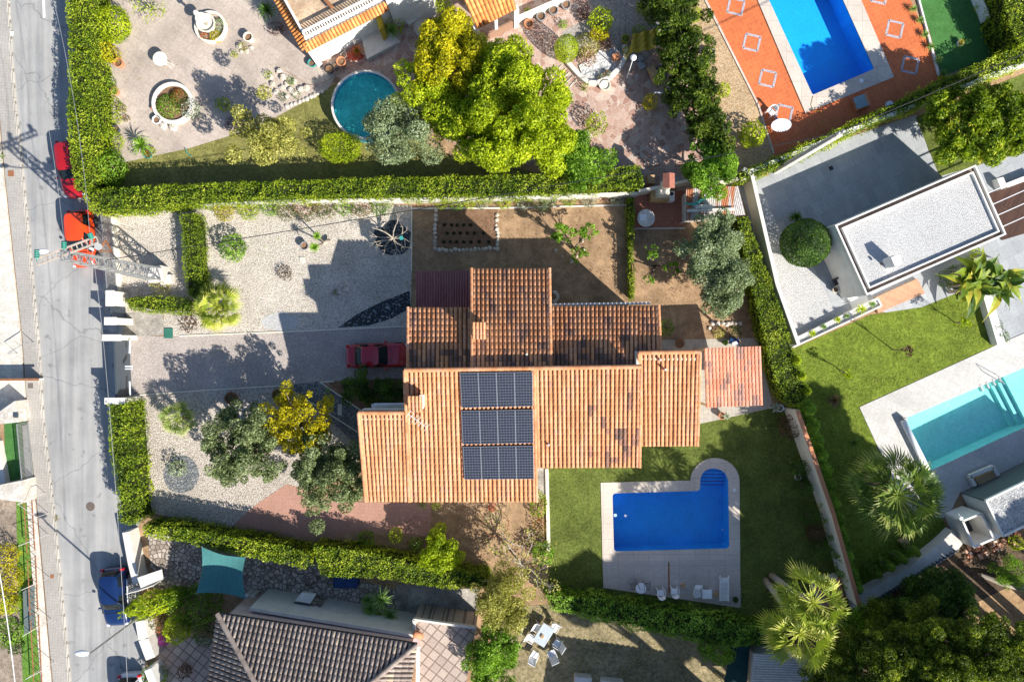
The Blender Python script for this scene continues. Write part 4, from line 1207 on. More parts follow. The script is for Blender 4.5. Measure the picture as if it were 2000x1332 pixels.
# tile skirts
def skirt(a, b, outv, wd=.55, parent=nh, mat='roof_orange'):
    A, B = a + Vector((0, 0, .02)), b + Vector((0, 0, .02))
    D, C = a + outv * wd - Vector((0, 0, .2)), b + outv * wd - Vector((0, 0, .2))
    rd = roof_deck('tile_skirt', [A, B, C, D], X['roof_under'], parent, .05)
    tile_roof('skirt_tiles', A, B, C, D, X[mat], rd, pitch=.24, row=.3, seed=4)
skirt(c0 + uy * .35, c0 + ux * 6.3 + uy * .35, -uy)
skirt(c0 + ux * .35 + uy * 9, c0 + ux * .35, -ux)
# balustrade
m = MB(); bs = c0 + uy * .62 + ux * .5; 
for k in range(30):
    p = bs + ux * (k * .19); m.tube([(p.x, p.y, hT), (p.x, p.y, hT + .4), (p.x, p.y, hT + .8)], [.035, .055, .035], 6)
p0, p1 = bs, bs + ux * 5.6
m.beam(p0 + Vector((0, 0, .82)), p1 + Vector((0, 0, .82)), .14, .08); m.beam(p0 + Vector((0, 0, .03)), p1 + Vector((0, 0, .03)), .16, .1)
p2 = bs + uy * 8
m.beam(p0 + Vector((0, 0, .35)), p2 + Vector((0, 0, .35)), .14, .7)
m.build('balustrade', X['white'], nh)
m = MB(); p = c0 + ux * 3.0 + uy * 1.3; m.beam(p + Vector((0, 0, .5)), p + uy * 1.4 + ux * -.3 + Vector((0, 0, .5)), .22, .16); m.build('beam', X['rust'], nh)
# upper white block, door, window
m = MB(); b0 = P(766, 2, 3.4)
q = [P(757, 12, 3.2), P(842, -12, 3.2), P(842, -120, 3.2), P(757, -120, 3.2)]
m.prism([tuple(p)[:2] for p in q], 0, 4.2); m.build('block', X['white'], nh)
m = MB(); m.prism(gp([(733, 28), (742, 24), (748, 50), (740, 58)], 2.2), .1, 2.2); m.build('door_panel', X['yellow'], nh)
m = MB()
for k in range(8):
    p = P(801 + k * 4.4, 10 - k * 1.6, 3.0); q_ = P(799 + k * 4.4, 2 - k * 1.6, 3.0); m.beam(Vector((p.x, p.y, 2.6)), Vector((q_.x, q_.y, 2.6)), .025, .025)
m.build('window_grille', X['metal_g'], nh)
# white low wall, lattice and stairs in front
m = MB(); m.prism(gp([(600, 96), (612, 92), (632, 128), (622, 132)], .0), 0, 2.6); m.build('pier', X['white'], nh)
m = MB()
for k in range(12):
    p = P(622 + k * 4.3, 103 - k * 1.9, 1.9); m.beam(Vector((p.x, p.y, 1.9)), Vector((p.x + .15, p.y + .35, 1.9)), .03, .03)
m.beam(P(620, 106, 1.9), P(672, 82, 1.9), .05, .05); m.beam(P(618, 98, 1.9), P(670, 74, 1.9), .05, .05)
m.build('lattice', X['metal_w'], nh)
m = MB(); m.prism(gp([(626, 108), (690, 80), (694, 90), (632, 118)]), 0, .9); m.build('planter_wall', X['white'], nh)
st = thing('white_ramp', 'pale concrete entrance ramp with two steps beside the red shrub', 'steps', P(742, 82, 0))
m = MB(); m.prism(gp([(702, 52), (738, 34), (782, 86), (718, 120)]), 0, .35); m.build('ramp', X['offwhite'], st)
m = MB(); m.prism(gp([(702, 52), (738, 34), (748, 48), (706, 68)]), .35, .5); m.build('step', X['offwhite'], st)
m = MB(); m.prism(gp([(706, 68), (748, 48), (760, 62), (710, 84)]), .35, .42); m.build('step', X['offwhite'], st)
wt = thing('white_bench_wall', 'curved cream bench wall around the round stone table', 'bench', P(812, 48, 0))
m = MB(); m.prism(gp([(790, 40), (832, 20), (840, 32), (800, 56)]), 0, .5); m.build('seat', X['cream'], wt)
# second house with orange tiled porch
h2 = thing('porch_house', 'white house with bright orange tiled porch roof at the top edge', 'house', P(960, -40, 0))
m = MB(); m.prism(gp([(905, -120), (905, -10), (920, 22), (1120, -60), (1120, -160)]), 0, 3.6); m.build('wall', X['white'], h2)
A, B, C, D = P(892, -30, 3.6), P(985, -62, 3.6), P(1009, 18, 2.8), P(932, 57, 2.8)
rd = roof_deck('porch_roof', [A, B, C, D], X['roof_under'], h2, .08); tile_roof('porch_tiles', A, B, C, D, X['roof_orange'], rd, pitch=.30, row=.42, seed=5)
m = MB()
for q in (D.lerp(A, .06), C.lerp(B, .06)):
    q = q + (A + C) / 2 * .0; m.box((q.x, q.y, 0), (.35, .35, 2.65), base=True, rz=.35)
mm = D.lerp(C, .5); m.box((mm.x - .1, mm.y + .2, 0), (.22, .22, 2.65), base=True, rz=.35)
m.build('pillar', X['white'], h2)
m = MB(); q0, q1 = D.lerp(A, .06), C.lerp(B, .06); m.beam((q0.x, q0.y, .5), (q1.x, q1.y, .5), .12, 1.0); m.build('low_wall', m_plain('brown_lattice_screen', (.3, .18, .12), .8, .2, var=.4, scale=20), h2)
m = MB(); m.beam(P(1002, 48, 0) + Vector((0, 0, .35)), P(1108, 2, 0) + Vector((0, 0, .35)), .28, .7); m.build('plinth', X['white'], h2)
sheet('patio', [(1003, 45), (1010, 50), (1112, 4), (1105, -6)], .03, X['offwhite'])

# ---- NE flat roof house
fh = thing('flat_roof_house', 'white modern house whose flat roof is covered in white gravel', 'house', P(1780, 470, 0))
HF = 3.5
q = [(1631, 440), (1906, 322), (1966, 458), (1693, 577)]
m = MB(); qq = gp(q, HF); m.prism(qq, 0, HF - .25); m.build('wall', X['white'], fh)
def inset(pl, f):
    cx = sum(p[0] for p in pl) / len(pl); cy = sum(p[1] for p in pl) / len(pl)
    return [(cx + (x - cx) * f[0], cy + (y - cy) * f[1]) for x, y in pl]
def offset(pl, d):
    """inset a px polygon by d px"""
    pl = [Vector(p) for p in (pl)]; n = len(pl); A_ = sum(pl[i].x * pl[(i + 1) % n].y - pl[(i + 1) % n].x * pl[i].y for i in range(n))
    sg = 1 if A_ > 0 else -1; out = []
    for i in range(n):
        p0, p1, p2 = pl[i - 1], pl[i], pl[(i + 1) % n]
        e1 = (p1 - p0).normalized(); e2 = (p2 - p1).normalized()
        n1 = Vector((-e1.y, e1.x)) * sg; n2 = Vector((-e2.y, e2.x)) * sg
        b = (n1 + n2); b = b / max(.2, b.length_squared) * 2
        out.append(tuple(p1 + b * d))
    return out
def ring(pl, d0, d1, z0, z1, h, mat, name, parent):
    a = ccw(gp(offset(pl, d0), h)); b = ccw(gp(offset(pl, d1), h)); n = len(a); m = MB()
    for i in range(n):
        j = (i + 1) % n
        m.prism([a[i], a[j], b[j], b[i]], z0, z1)
    return m.build(name, mat, parent)
ring(q, 0, 3.2, HF - .35, HF, HF, X['white'], 'outer_coping', fh)
ring(q, 3.2, 10, HF - .35, HF - .22, HF, m_ground('brown_roof_channel', (.10, .07, .055), (.24, .18, .15), 3, None, .9, .3), 'channel', fh)
ring(q, 10, 13, HF - .35, HF + .02, HF, X['white'], 'inner_coping', fh)
m = MB(); m.prism(gp(offset(q, 13), HF), HF - .4, HF - .18); m.build('gravel_roof', X['gravel_white'], fh)
m = MB(); c = P(1736, 512, HF); m.box((c.x, c.y, HF - .2), (.55, .65, 1.15), rz=math.radians(24), base=True); ch = m.build('chimney', X['white'], fh)
m = MB(); c = P(1730, 513, HF + .6); m.box((c.x - .12, c.y - .05, HF + .3), (.12, .16, .16), rz=math.radians(24)); m.build('flue', X['black'], ch)
m = MB()
for k in range(8):
    a = P(1925 + 2, 366 + 2, HF) ; 
for k, (x0, y0) in enumerate(((1927, 379), (1938, 400), (1948, 421), (1958, 443))):
    p = P(x0, y0, HF - .2); m.beam(p, p + Vector((math.cos(math.radians(24)), math.sin(math.radians(24)), 0)) * 4, .05, .08)
m.build('pergola_bar', X['metal_w'], fh)
sheet('timber_terrace', [(1915, 385), (2060, 330), (2090, 430), (1955, 470)], .06, X['wood_dark'])
o = slab('timber_step', [(1706, 582), (1788, 545), (1803, 573), (1712, 612)], 0, .22, X['wood']); o['kind'] = 'structure'
# planter wall bottom of terrace
pw = thing('long_planter', 'long narrow white planter between white gravel and lush lawn', 'planter', P(1625, 630, 0))
m = MB()
L0, L1 = [(1535, 668), (1708, 584)], [(1541, 680), (1716, 598)]
for (a, b) in (L0, L1): m.beam(P(*a) + Vector((0, 0, .22)), P(*b) + Vector((0, 0, .22)), .09, .44)
m.beam(P(1708, 584) + Vector((0, 0, .22)), P(1716, 598) + Vector((0, 0, .22)), .09, .44)
m.build('box', X['white'], pw)
m = MB(); m.prism(gp([(1536, 669), (1709, 585), (1715, 597), (1541, 679)]), 0, .28); m.build('gravel_fill', X['gravel_white'], pw)
# planter on the far side, wall strips
w3 = thing('garden_wall', 'white wall with dark clipped edging hedge beside the banana plants', 'wall', P(1932, 640, 0))
m = MB(); m.prism(gp([(1905, 572), (1921, 570), (1950, 668), (1935, 674)]), 0, .7); m.build('panel', X['white'], w3)
w4 = thing('bench_planter', 'white angular bench planter beside the dark timber terrace', 'bench', P(1960, 350, 0))
m = MB(); m.prism(gp([(1936, 353), (1948, 350), (1955, 368), (1944, 374)]), 0, .6); m.prism(gp([(1954, 362), (2010, 340), (2012, 350), (1958, 370)]), 0, .5); m.build('seat', X['white'], w4)

# ---- SE outbuildings
ob = thing('pool_house', 'small pool house with slate wall and grey gravel roof at right edge', 'outbuilding', P(1960, 960, 0))
B0, B1 = P(1876, 961), P(2060, 872)
ux2 = (B1 - B0).normalized(); dn = Vector((ux2.y, -ux2.x, 0))
q = [B0, B1, B1 + dn * 2.7, B0 + dn * 2.7]
m = MB(); m.prism([tuple(p)[:2] for p in [B0 + dn * .12 + ux2 * .0, B1 + dn * .12, B1 + dn * 2.7, B0 + dn * 2.7]], 0, 2.5); m.build('wall', X['white'], ob)
m = MB(); m.prism([tuple(p)[:2] for p in [B0, B1, B1 + dn * .1, B0 + dn * .1]], 0, 2.5); m.build('cladding', m_plain('slate_grey_cladding', (.10, .12, .12), .6, .3, var=.15, scale=10), ob)
a = [B0, B1, B1 + dn * 2.7, B0 + dn * 2.7]
m = MB()
for i in (0, 2, 3): m.beam(a[i] + Vector((0, 0, 2.58)), a[(i + 1) % 4] + Vector((0, 0, 2.58)), .12, .2)
m.build('coping', X['white'], ob)
m = MB(); m.prism([tuple(p)[:2] for p in [B0 + dn * .1 + ux2 * .1, B1 + dn * .1, B1 + dn * 2.6, B0 + dn * 2.6 + ux2 * .1]], 2.5, 2.56); m.build('gravel_roof', m_gravel('light_grey_chips', [(0, (.3, .3, .3)), (1, (.55, .55, .54))], 9), ob)
bw = thing('outdoor_bench_frame', 'grey stone bench frame on the pale deck by the turquoise pool', 'bench', P(1918, 935, 0))
m = MB(); m.beam(P(1893, 930, .4), P(1938, 911, .4), .25, .3); m.beam(P(1893, 930, .4), P(1903, 948, .4), .22, .3); m.beam(P(1938, 911, .4), P(1948, 928, .4), .22, .3); m.build('frame', X['offwhite'], bw)
m = MB(); m.prism(gp([(1900, 933), (1940, 917), (1944, 930), (1908, 946)]), .02, .3); m.build('seat', X['woodlt'], bw)
sh = thing('shower_court', 'small white walled shower court with dark floor beside the fan palm', 'shower enclosure', P(1875, 1030, 0))
m = MB()
cq = [(1845, 1003), (1880, 989), (1903, 1036), (1866, 1052)]
for i in (0, 1, 2, 3):
    a, b = cq[i], cq[(i + 1) % 4]; m.beam(Vector(tuple(P(*a, 0))[:2] + (1.0,)), Vector(tuple(P(*b, 0))[:2] + (1.0,)), .14, 2.0)
m.build('wall', X['white'], sh)
m = MB(); m.prism(gp([(1846, 1003), (1880, 990), (1902, 1036), (1866, 1051)]), 0, .04); m.build('floor', X['metal_dk'], sh)
m = MB(); c = P(1877, 1012, 2.1); m.tube([P(1872, 1003, 0), P(1872, 1003, 2.2), c + Vector((0, 0, .1))], .02, 6); m.cyl(c, .13, .13, 2.1, 2.14, 14); m.build('shower_head', X['metal_w'], sh)
lw = thing('white_retaining_wall', 'wide pale concrete retaining wall running diagonally below the fan palm', 'wall', P(1760, 1110, 0))
m = MB(); m.prism(gp([(1664, 1165), (1700, 1150), (1780, 1105), (1835, 1062), (1862, 1036), (1880, 1062), (1866, 1080), (1770, 1140), (1672, 1196)], .9), 0, .9); m.build('wall_top', X['offwhite'], lw)
m = MB()
for k in range(26):
    p = P(1690 + k * 7.0, 1184 - k * 4.35, 1.0); m.box((p.x, p.y, 1.05), (.12, .1, .3))
m.beam(P(1676, 1193, 1.15), P(1872, 1073, 1.15), .08, .06); m.build('rail', X['metal_dk'], lw)
ww = thing('low_wall_block', 'low white wall block with sloping faces beside the pool house', 'wall', P(1925, 1030, 0))
m = MB(); m.prism(gp([(1893, 1008), (1932, 1030), (1950, 1020), (1912, 1045), (1905, 1040)][:0] or [(1892, 1006), (1920, 1000), (1946, 1022), (1910, 1044)]), 0, 1.6); m.build('block', X['white'], ww)

# ---- walls
def wall(name, pts, h, th, label, mat='white', cop=None, z0=0, cat='wall', ground=True):
    c = P(*pts[len(pts) // 2]); t = thing(name, label, cat, (c.x, c.y, z0))
    m = MB(); m2 = MB()
    for a, b in zip(pts[:-1], pts[1:]):
        p, q = P(*a), P(*b)
        m.beam(Vector((p.x, p.y, (h + z0) / 2)), Vector((q.x, q.y, (h + z0) / 2)), th, h - z0)
        if cop: m2.beam(Vector((p.x, p.y, h + .03)), Vector((q.x, q.y, h + .03)), th + .1, .06)
    m.build('panel', X[mat], t)
    if cop: m2.build('coping', X[cop], t)
    return t
wall('boundary_wall', [(1436, 342), (1452, 352), (1500, 560), (1540, 672)], 1.7, .15, 'cream wall between the clipped hedge and the white gravel court', 'cream', 'offwhite')
wall('boundary_wall', [(1446, 348), (1640, 268), (1760, 222)], 1.6, .15, 'white wall along the tiled court below the long leaning pole', 'white', 'white')
wall('boundary_wall', [(1790, 212), (1920, 158), (2060, 110)], 1.6, .15, 'white wall running behind the big yellow tipped bush', 'white', 'white')
wall('boundary_wall', [(1532, 795), (1562, 880), (1600, 990), (1648, 1160)], 2.2, .18, 'tall cream wall with reddish coping between the shaded lawn and conifers', 'cream', 'terra')
wall('boundary_wall', [(1815, -40), (1790, -10)], .5, .15, 'short white kerb wall at the top beside the turf')
wall('turf_edging', [(1792, 0), (1832, 150)], .18, .12, 'thin white stepped edging between terracotta tiles and artificial turf', 'white')
wall('fence_rail', [(1888, -20), (1942, 110)], 1.0, .07, 'thin white rail crossing the shaded turf at top right', 'metal_w')
wall('boundary_wall', [(1413, 290), (1428, 345)], 1.0, .08, 'short pale blue fence panel beside the tan gravel', 'offwhite')
wall('boundary_wall', [(210, 405), (400, 403), (640, 398), (980, 392), (1240, 384)], 1.1, .2, 'low cream wall under the long hedge north of the gravel garden', 'offwhite')
wall('boundary_wall', [(1240, 382), (1290, 372), (1332, 362), (1445, 358)], 1.5, .18, 'curving cream wall behind the brick barbecue', 'cream')
# west boundary of the villa plot
def pier(px, py, sx, sy, h, label, cap=True):
    p = P(px, py); t = thing('gate_pier', label, 'gate pier', p)
    m = MB(); m.box((p.x, p.y, 0), (sx, sy, h), base=True); m.build('block', X['cream'], t)
    m = MB(); m.box((p.x, p.y, h), (sx + .1, sy + .1, .07), base=True); m.build('cap', X['offwhite'], t)
pier(246, 586, .5, 1.0, 1.9, 'chunky cream pier at the end of the railing by the clipped hedge')
pier(250, 629, .75, .45, 2.1, 'cream pier between pedestrian gate and letterbox niche')
pier(252, 660, 1.2, .35, 2.1, 'long cream pier at the upper end of the dark sliding gate')
pier(258, 778, 1.3, .35, 2.1, 'long white pier at the lower end of the dark sliding gate')
def railing(name, a, b, h0, h1, n, label, mat='metal_dk', cat='fence', wall_h=0):
    p, q = P(*a), P(*b); t = thing(name, label, cat, (p + q) / 2)
    m = MB()
    for i in range(n + 1):
        c = p.lerp(q, i / n); m.box((c.x, c.y, (h0 + h1) / 2), (.03, .03, h1 - h0))
    m.build('bars', X[mat], t)
    for z in (h0 + .05, h1): m = MB(); m.beam(Vector((p.x, p.y, z)), Vector((q.x, q.y, z)), .045, .05); m.build('rail', X[mat], t)
    if wall_h:
        m = MB(); m.beam(Vector((p.x, p.y, wall_h / 2)), Vector((q.x, q.y, wall_h / 2)), .18, wall_h); m.build('base_wall', X['cream'], t)
    return t
railing('street_railing', (226, 425), (238, 570), .6, 1.8, 60, 'dark barred street railing on a cream base wall behind the orange car', 'metal_g', wall_h=.6)
railing('pedestrian_gate', (246, 598), (248, 620), .1, 1.9, 12, 'small dark pedestrian gate between two cream piers', 'metal_dk', 'gate')
g = thing('sliding_gate', 'dark blue sliding driveway gate between two long piers', 'gate', P(256, 718))
m = MB(); p, q = P(254, 665), P(258, 772)
m.beam(Vector((p.x, p.y, 1.0)), Vector((q.x, q.y, 1.0)), .05, 1.8); m.build('panel', X['metal_dk'], g)
m = MB()
for z in (.5, 1.0, 1.5, 1.92): m.beam(Vector((p.x - .04, p.y, z)), Vector((q.x - .04, q.y, z)), .07, .05)
for k in range(7):
    c = p.lerp(q, k / 6); m.box((c.x - .04, c.y, 1.0), (.07, .07, 1.9))
m.build('frame', X['metal_dk'], g)
for y0, y1 in ((690, 664), (745, 772)):
    m = MB(); m.tube([P(253, y0, 1.0), P(254, y1, 1.2)], .06, 8); m.build('gate_arm', X['metal_w'], g)
m = MB()
for k in (-1, 1): m.box(P(252, 718 + k * 2.5, 1.4), (.5, .08, .12))
m.build('latch', X['plastic_w'], g)

# sw property walls / carport
wall('street_wall', [(264, 1030), (274, 1085), (284, 1128)], 1.2, .5, 'white street wall with scalloped top near the dark blue car', 'offwhite')
wall('street_wall', [(290, 1200), (296, 1235), (310, 1272)], 1.1, .7, 'broad white slanted wall between blue car and white car', 'offwhite')
wall('street_wall', [(310, 1288), (322, 1318)], 1.5, .5, 'white triangular gate wall above the white car', 'white')
g = thing('white_sheet_gate', 'pair of pale blue sheet metal gate leaves left of the shade sail', 'gate', P(298, 1138))
for a, b in (((276, 1140), (300, 1134)), ((300, 1134), (328, 1124))):
    m = MB(); p, q = P(*a), P(*b); m.beam(Vector((p.x, p.y, 1.0)), Vector((q.x, q.y, 1.0)), .06, 1.9)
    m.build('leaf', X['offwhite'], g)
m = MB(); m.prism(gp([(268, 1128), (315, 1112), (318, 1130), (275, 1148)], 2.0), 1.9, 2.0); m.build('canopy', X['offwhite'], g)
railing('white_grating', (266, 1122), (268, 1165), .2, 1.2, 14, 'narrow white ornamental grating beside the dark blue car', 'metal_w')
# ================================================================= HEDGES
L['palm_dk'] = m_leaf('dark_palm_frond', (.03, .055, .010), (.07, .13, .016), (.14, .21, .03), (.27, .30, .07), .25)
L['banana'] = m_leaf('banana_leaf', (.015, .035, .004), (.06, .12, .01), (.2, .27, .02), (.5, .44, .05), .2)
L['yellowlime'] = m_leaf('yellow_green_leaf', (.16, .17, .006), (.42, .40, .01), (.68, .60, .015), (.8, .7, .04))
L['tips'] = m_leaf('yellow_tipped_leaf', (.06, .12, .01), (.2, .3, .02), (.5, .5, .03), (.75, .5, .06))
L['umb'] = m_leaf('glossy_bush_leaf', (.03, .06, .006), (.15, .24, .012), (.40, .48, .025), (.66, .64, .05))
L['grassmix'] = m_leaf('lawn_blade', (.05, .09, .012), (.12, .17, .025), (.24, .28, .06), (.42, .4, .15))
L['grassmix2'] = m_leaf('lush_lawn_blade', (.07, .13, .012), (.17, .25, .025), (.34, .40, .06), (.52, .5, .15))
L['screen'] = m_leaf('conifer_screen_leaf', (.015, .03, .005), (.06, .11, .012), (.16, .23, .02), (.3, .36, .04))
hedge('street_hedge', [(120, -60), (168, -60), (172, 0), (178, 60), (176, 93), (132, 90), (127, 0)], 2.8, 'upper tall dense street hedge at the top left corner', size=.15)
hedge('street_hedge', [(131, 98), (172, 100), (176, 170), (176, 260), (178, 345), (168, 365), (146, 372), (136, 320), (133, 262), (128, 215), (134, 160)], 2.8, 'long tall street hedge overhanging the dark red car', size=.15)
hedge('garden_hedge', [(160, 372), (300, 362), (450, 356), (600, 352), (700, 348), (850, 346), (1000, 342), (1100, 338), (1252, 322), (1258, 362), (1100, 378), (1000, 382), (850, 384), (700, 382), (560, 388), (400, 396), (300, 404), (175, 412)], 2.4, 'very long flat topped hedge running across above the villa', size=.15, amp=.16, rag=.15)
hedge('small_hedge', [(350, 420), (380, 416), (388, 440), (390, 500), (396, 560), (388, 585), (364, 580), (356, 520), (354, 470)], 1.5, 'short upright clipped hedge dividing the two gravel areas')
hedge('small_hedge', [(243, 582), (300, 577), (360, 582), (372, 592), (368, 612), (300, 610), (250, 604), (243, 594)], 1.3, 'bright clipped hedge next to the fan palm and cream piers')
hedge('street_hedge', [(209, 790), (250, 787), (256, 850), (262, 930), (262, 980), (268, 1020), (250, 1027), (230, 1020), (224, 950), (213, 880)], 2.3, 'broad green street hedge left of the gravel disc', 'hedge', size=.15, amp=.16)
hedge('garden_hedge', [(278, 1024), (350, 1030), (450, 1048), (560, 1066), (605, 1082), (600, 1108), (520, 1095), (440, 1080), (360, 1060), (280, 1046)], 2.2, 'left part of the lower boundary hedge above the rough stone paving', size=.15, amp=.14, rag=.25)
hedge('garden_hedge', [(612, 1066), (700, 1074), (800, 1096), (900, 1114), (955, 1124), (960, 1152), (860, 1148), (760, 1132), (690, 1128), (625, 1128)], 2.2, 'thick middle part of the lower boundary hedge beside the citrus tree', size=.15, amp=.14, rag=.2)
hedge('garden_hedge', [(1065, 1160), (1180, 1170), (1300, 1190), (1420, 1210), (1510, 1226), (1510, 1262), (1400, 1262), (1290, 1240), (1180, 1216), (1075, 1190)], 1.8, 'lower boundary hedge running below the keyhole pool terrace', 'green', size=.15, amp=.16, rag=.2)
hedge('garden_hedge', [(1440, 424), (1462, 422), (1482, 480), (1505, 545), (1532, 620), (1552, 680), (1575, 740), (1582, 775), (1560, 795), (1530, 782), (1512, 740), (1492, 660), (1472, 580), (1452, 490)], 1.8, 'upright clipped hedge between olive tree and white gravel court', amp=.12)
hedge('garden_hedge', [(1440, 340), (1530, 302), (1640, 250), (1740, 205), (1850, 150), (1940, 112), (2060, 62), (2060, 100), (1940, 150), (1850, 188), (1740, 228), (1640, 272), (1530, 322), (1446, 356)], 1.9, 'diagonal boundary hedge under the overhead cable at upper right', 'hedge', size=.15, amp=.18, rag=.25)
hedge('low_hedge', [(1226, 386), (1240, 385), (1241, 440), (1238, 500), (1242, 560), (1240, 585), (1230, 585), (1229, 520), (1226, 440)], 1.0, 'thin low hedge line crossing the bare soil garden', size=.12, amp=.1)
hedge('garden_hedge', [(1946, -50), (2060, -60), (2060, 50), (1992, 92), (1968, 40)], 2.6, 'tall hedge in the top right corner beyond the shaded lawn', size=.15)
hedge('low_hedge', [(1932, 598), (1942, 598), (1964, 640), (1974, 662), (1966, 668), (1950, 655), (1938, 625)], .7, 'dark low hedge with red blossoms beside the white wall at right', 'dark', size=.1)

# conifer screens -------------------------------------------------
def conifer(px, py, r, h, label, leaf='thuja', base=None, group=None, size=.2, kind='conifer', dens=70):
    c = P(px, py, h * .8); R = r / K; b = Vector((c.x, c.y, 0))
    t = thing(kind, label, 'conifer', b, group)
    n = int(dens * R * h * 7)
    f = RNG.uniform(0, 1, n) ** .8
    az = RNG.uniform(0, 2 * math.pi, n)
    rad = R * (1 - f) ** .55 * (.75 + .25 * f) * (1 + .3 * np.sin(az * 5 + f * 9) * .6) * RNG.uniform(.6, 1.05, n)
    x = c.x + rad * np.cos(az); y = c.y + rad * np.sin(az); z = .2 + (h - .2) * f
    nn = np.stack([np.cos(az) * .8, np.sin(az) * .8, np.full(n, .7)], 1)
    leaves('foliage', np.stack([x, y, z], 1), nn, size, L[leaf], t, .5, .45)
    m = MB(); m.tube([b, b + Vector((0, 0, h * .9))], [.14, .03], 7); m.build('trunk', X['bark'], t)
    return t
G1 = 'tall conifers screening the tan gravel strip'
for i, (x, y, r, h) in enumerate([(1306, 5, 54, 4.6), (1322, 52, 58, 5.0), (1334, 108, 56, 5.0), (1350, 158, 52, 4.6), (1368, 205, 50, 4.3), (1386, 252, 46, 3.9), (1394, 292, 38, 3.4), (1300, -40, 50, 4.6)]):
    tree('conifer', x - 2, y, h * .6, r + 1, 'screen', ['shaggy conifer at the top of the screen beside the grey pebbles', 'shaggy conifer of the screen next to the yellow tarpaulin', 'shaggy conifer of the screen beside the white hanging pot', 'shaggy conifer in the middle of the dark green screen', 'shaggy conifer beside the white tube frame', 'shaggy conifer next to the small globe lamp', 'last shaggy conifer of the screen above the corrugated shed', 'uppermost shaggy conifer of the screen cut by the frame'][i], 'conifer', size=.26, dens=60, nl=26, lr=.3, hr=1.3, group=G1, aspect=.35)
G2 = 'row of small conifers along the cream wall'
names = ['yellow tipped', 'second', 'third', 'fourth', 'fifth', 'sixth', 'seventh', 'eighth', 'ninth', 'tenth', 'eleventh', 'twelfth', 'thirteenth']
row = [(1556, 705, 16), (1566, 735, 15), (1576, 765, 15), (1584, 800, 18), (1592, 832, 18), (1600, 862, 18), (1608, 890, 18), (1617, 920, 18), (1624, 950, 18), (1632, 985, 19), (1640, 1018, 19), (1648, 1052, 19), (1656, 1088, 20), (1666, 1125, 20), (1676, 1150, 18)]
for i, (x, y, r) in enumerate(row):
    conifer(x, y, r * 1.3, 2.2, ['topmost', 'second', 'third', 'fourth', 'fifth', 'sixth', 'seventh', 'eighth', 'ninth', 'tenth', 'eleventh', 'twelfth', 'thirteenth', 'second lowest', 'lowest'][i] + ' small conifer in the row beside the cream wall', 'lime' if i < 3 else 'green', group=G2, size=.14, dens=130)
for i, (x, y) in enumerate([(1715, 1122), (1740, 1108), (1765, 1094), (1790, 1080)]):
    conifer(x, y, 19, 1.9, ['leftmost', 'second', 'third', 'rightmost'][i] + ' small conifer in shade along the pale retaining wall', 'thuja', group='conifers along the retaining wall', size=.14, dens=120)

# ================================================================= TREES
tree('yellow_tree', 880, 118, 4.6, 92, 'yellowlime', 'bright yellow tree between the porch house and round pool', size=.22, dens=75, nl=34, lr=.3, base=(895, 150), rx=.85, ry=.9)
tree('acacia_tree', 1000, 228, 5.2, 134, 'limey', 'largest yellow green tree in front of the crazy paving', size=.22, dens=75, nl=60, lr=.24, rx=.95, ry=.9, base=(985, 240))
tree('acacia_tree', 975, 140, 4.4, 76, 'limey', 'smaller yellow green tree touching the stone steps', size=.2, dens=75, nl=16, base=(975, 170))
tree('acacia_tree', 832, 180, 3.8, 70, 'limey', 'loose green tree overhanging the round above ground pool', size=.2, dens=65, nl=12, base=(840, 190))
tree('grey_tree', 778, 262, 3.4, 72, 'olive', 'grey green tree just below the round pool', size=.17, dens=85, nl=18, ry=.72, base=(790, 275))
tree('almond_tree', 522, 262, 3.8, 82, 'palegold', 'pale yellow green tree beside the paved patio', size=.2, dens=60, nl=16, lr=.3, ry=.85, base=(540, 280))
tree('acacia_tree', 905, 240, 3.8, 66, 'lime', 'greener lower tree left of the biggest crown', size=.2, dens=65, nl=16, base=(915, 260))
tree('laurel_tree', 1128, 318, 3.6, 60, 'green', 'dark glossy tree poking through the long hedge', size=.2, dens=80, nl=16, base=(1120, 330))
tree('orange_tree', 1388, 330, 3.0, 54, 'green', 'round citrus tree beside the brick chimney and shed', size=.2, dens=90, nl=16, base=(1375, 345))
bush('clipped_shrub', 665, 288, 42, 2.0, 'lime', 'clipped dome shrub directly below the round pool', size=.12, dens=200, ry=.72)
bush('purple_shrub', 459, 245, 19, 1.2, 'purple', 'dark purple shrub at the edge of the pale tree')
bush('cube_shrub', 219, 48, 36, 2.0, 'lime', 'bright yellow green clipped shrub beside the hedge at top left', size=.16, dens=150, lump=.08)
bush('golden_shrub', 207, 98, 26, 1.6, 'yellow', 'golden shrub standing in a clay pot by the wooden bench', size=.14, rot=-.7, ry=.7, rx=1.2)
bush('shrub', 213, 278, 28, 1.5, 'lime', 'leafy shrub with potted flowers at the lower hedge end')
bush('shrub', 213, 330, 34, 2.0, 'green', 'fresh green shrub in the hedge corner near the dark red car', size=.18)
bush('shrub', 222, 205, 16, .8, 'lime', 'sparse potted shrub by the street hedge inner side', dens=70)
bush('topiary', 1106, 96, 23, 2.8, 'lime', 'tall egg shaped topiary on the curved grey bed', size=.1, dens=330, lump=.03, spread=.35, fill=.93)
bush('shrub', 1173, 40, 23, 1.7, 'lime', 'bright shrub on the grey pebble bed', size=.18, dens=110)
bush('shrub', 1171, 67, 20, 1.0, 'yellow', 'low yellowish shrub just below the bright one', size=.15, ry=.6)
bush('potted_shrub', 1270, 200, 15, 1.5, 'yellow', 'yellow green potted conifer beside the white tube frame', size=.11, dens=200)
bush('potted_shrub', 1165, 243, 22, 1.5, 'lime', 'feathery bright shrub standing alone on crazy paving', size=.15, dens=90)
bush('small_shrub', 1143, 171, 8, .8, 'lime', 'little bright shrub beside the stone steps', size=.1)
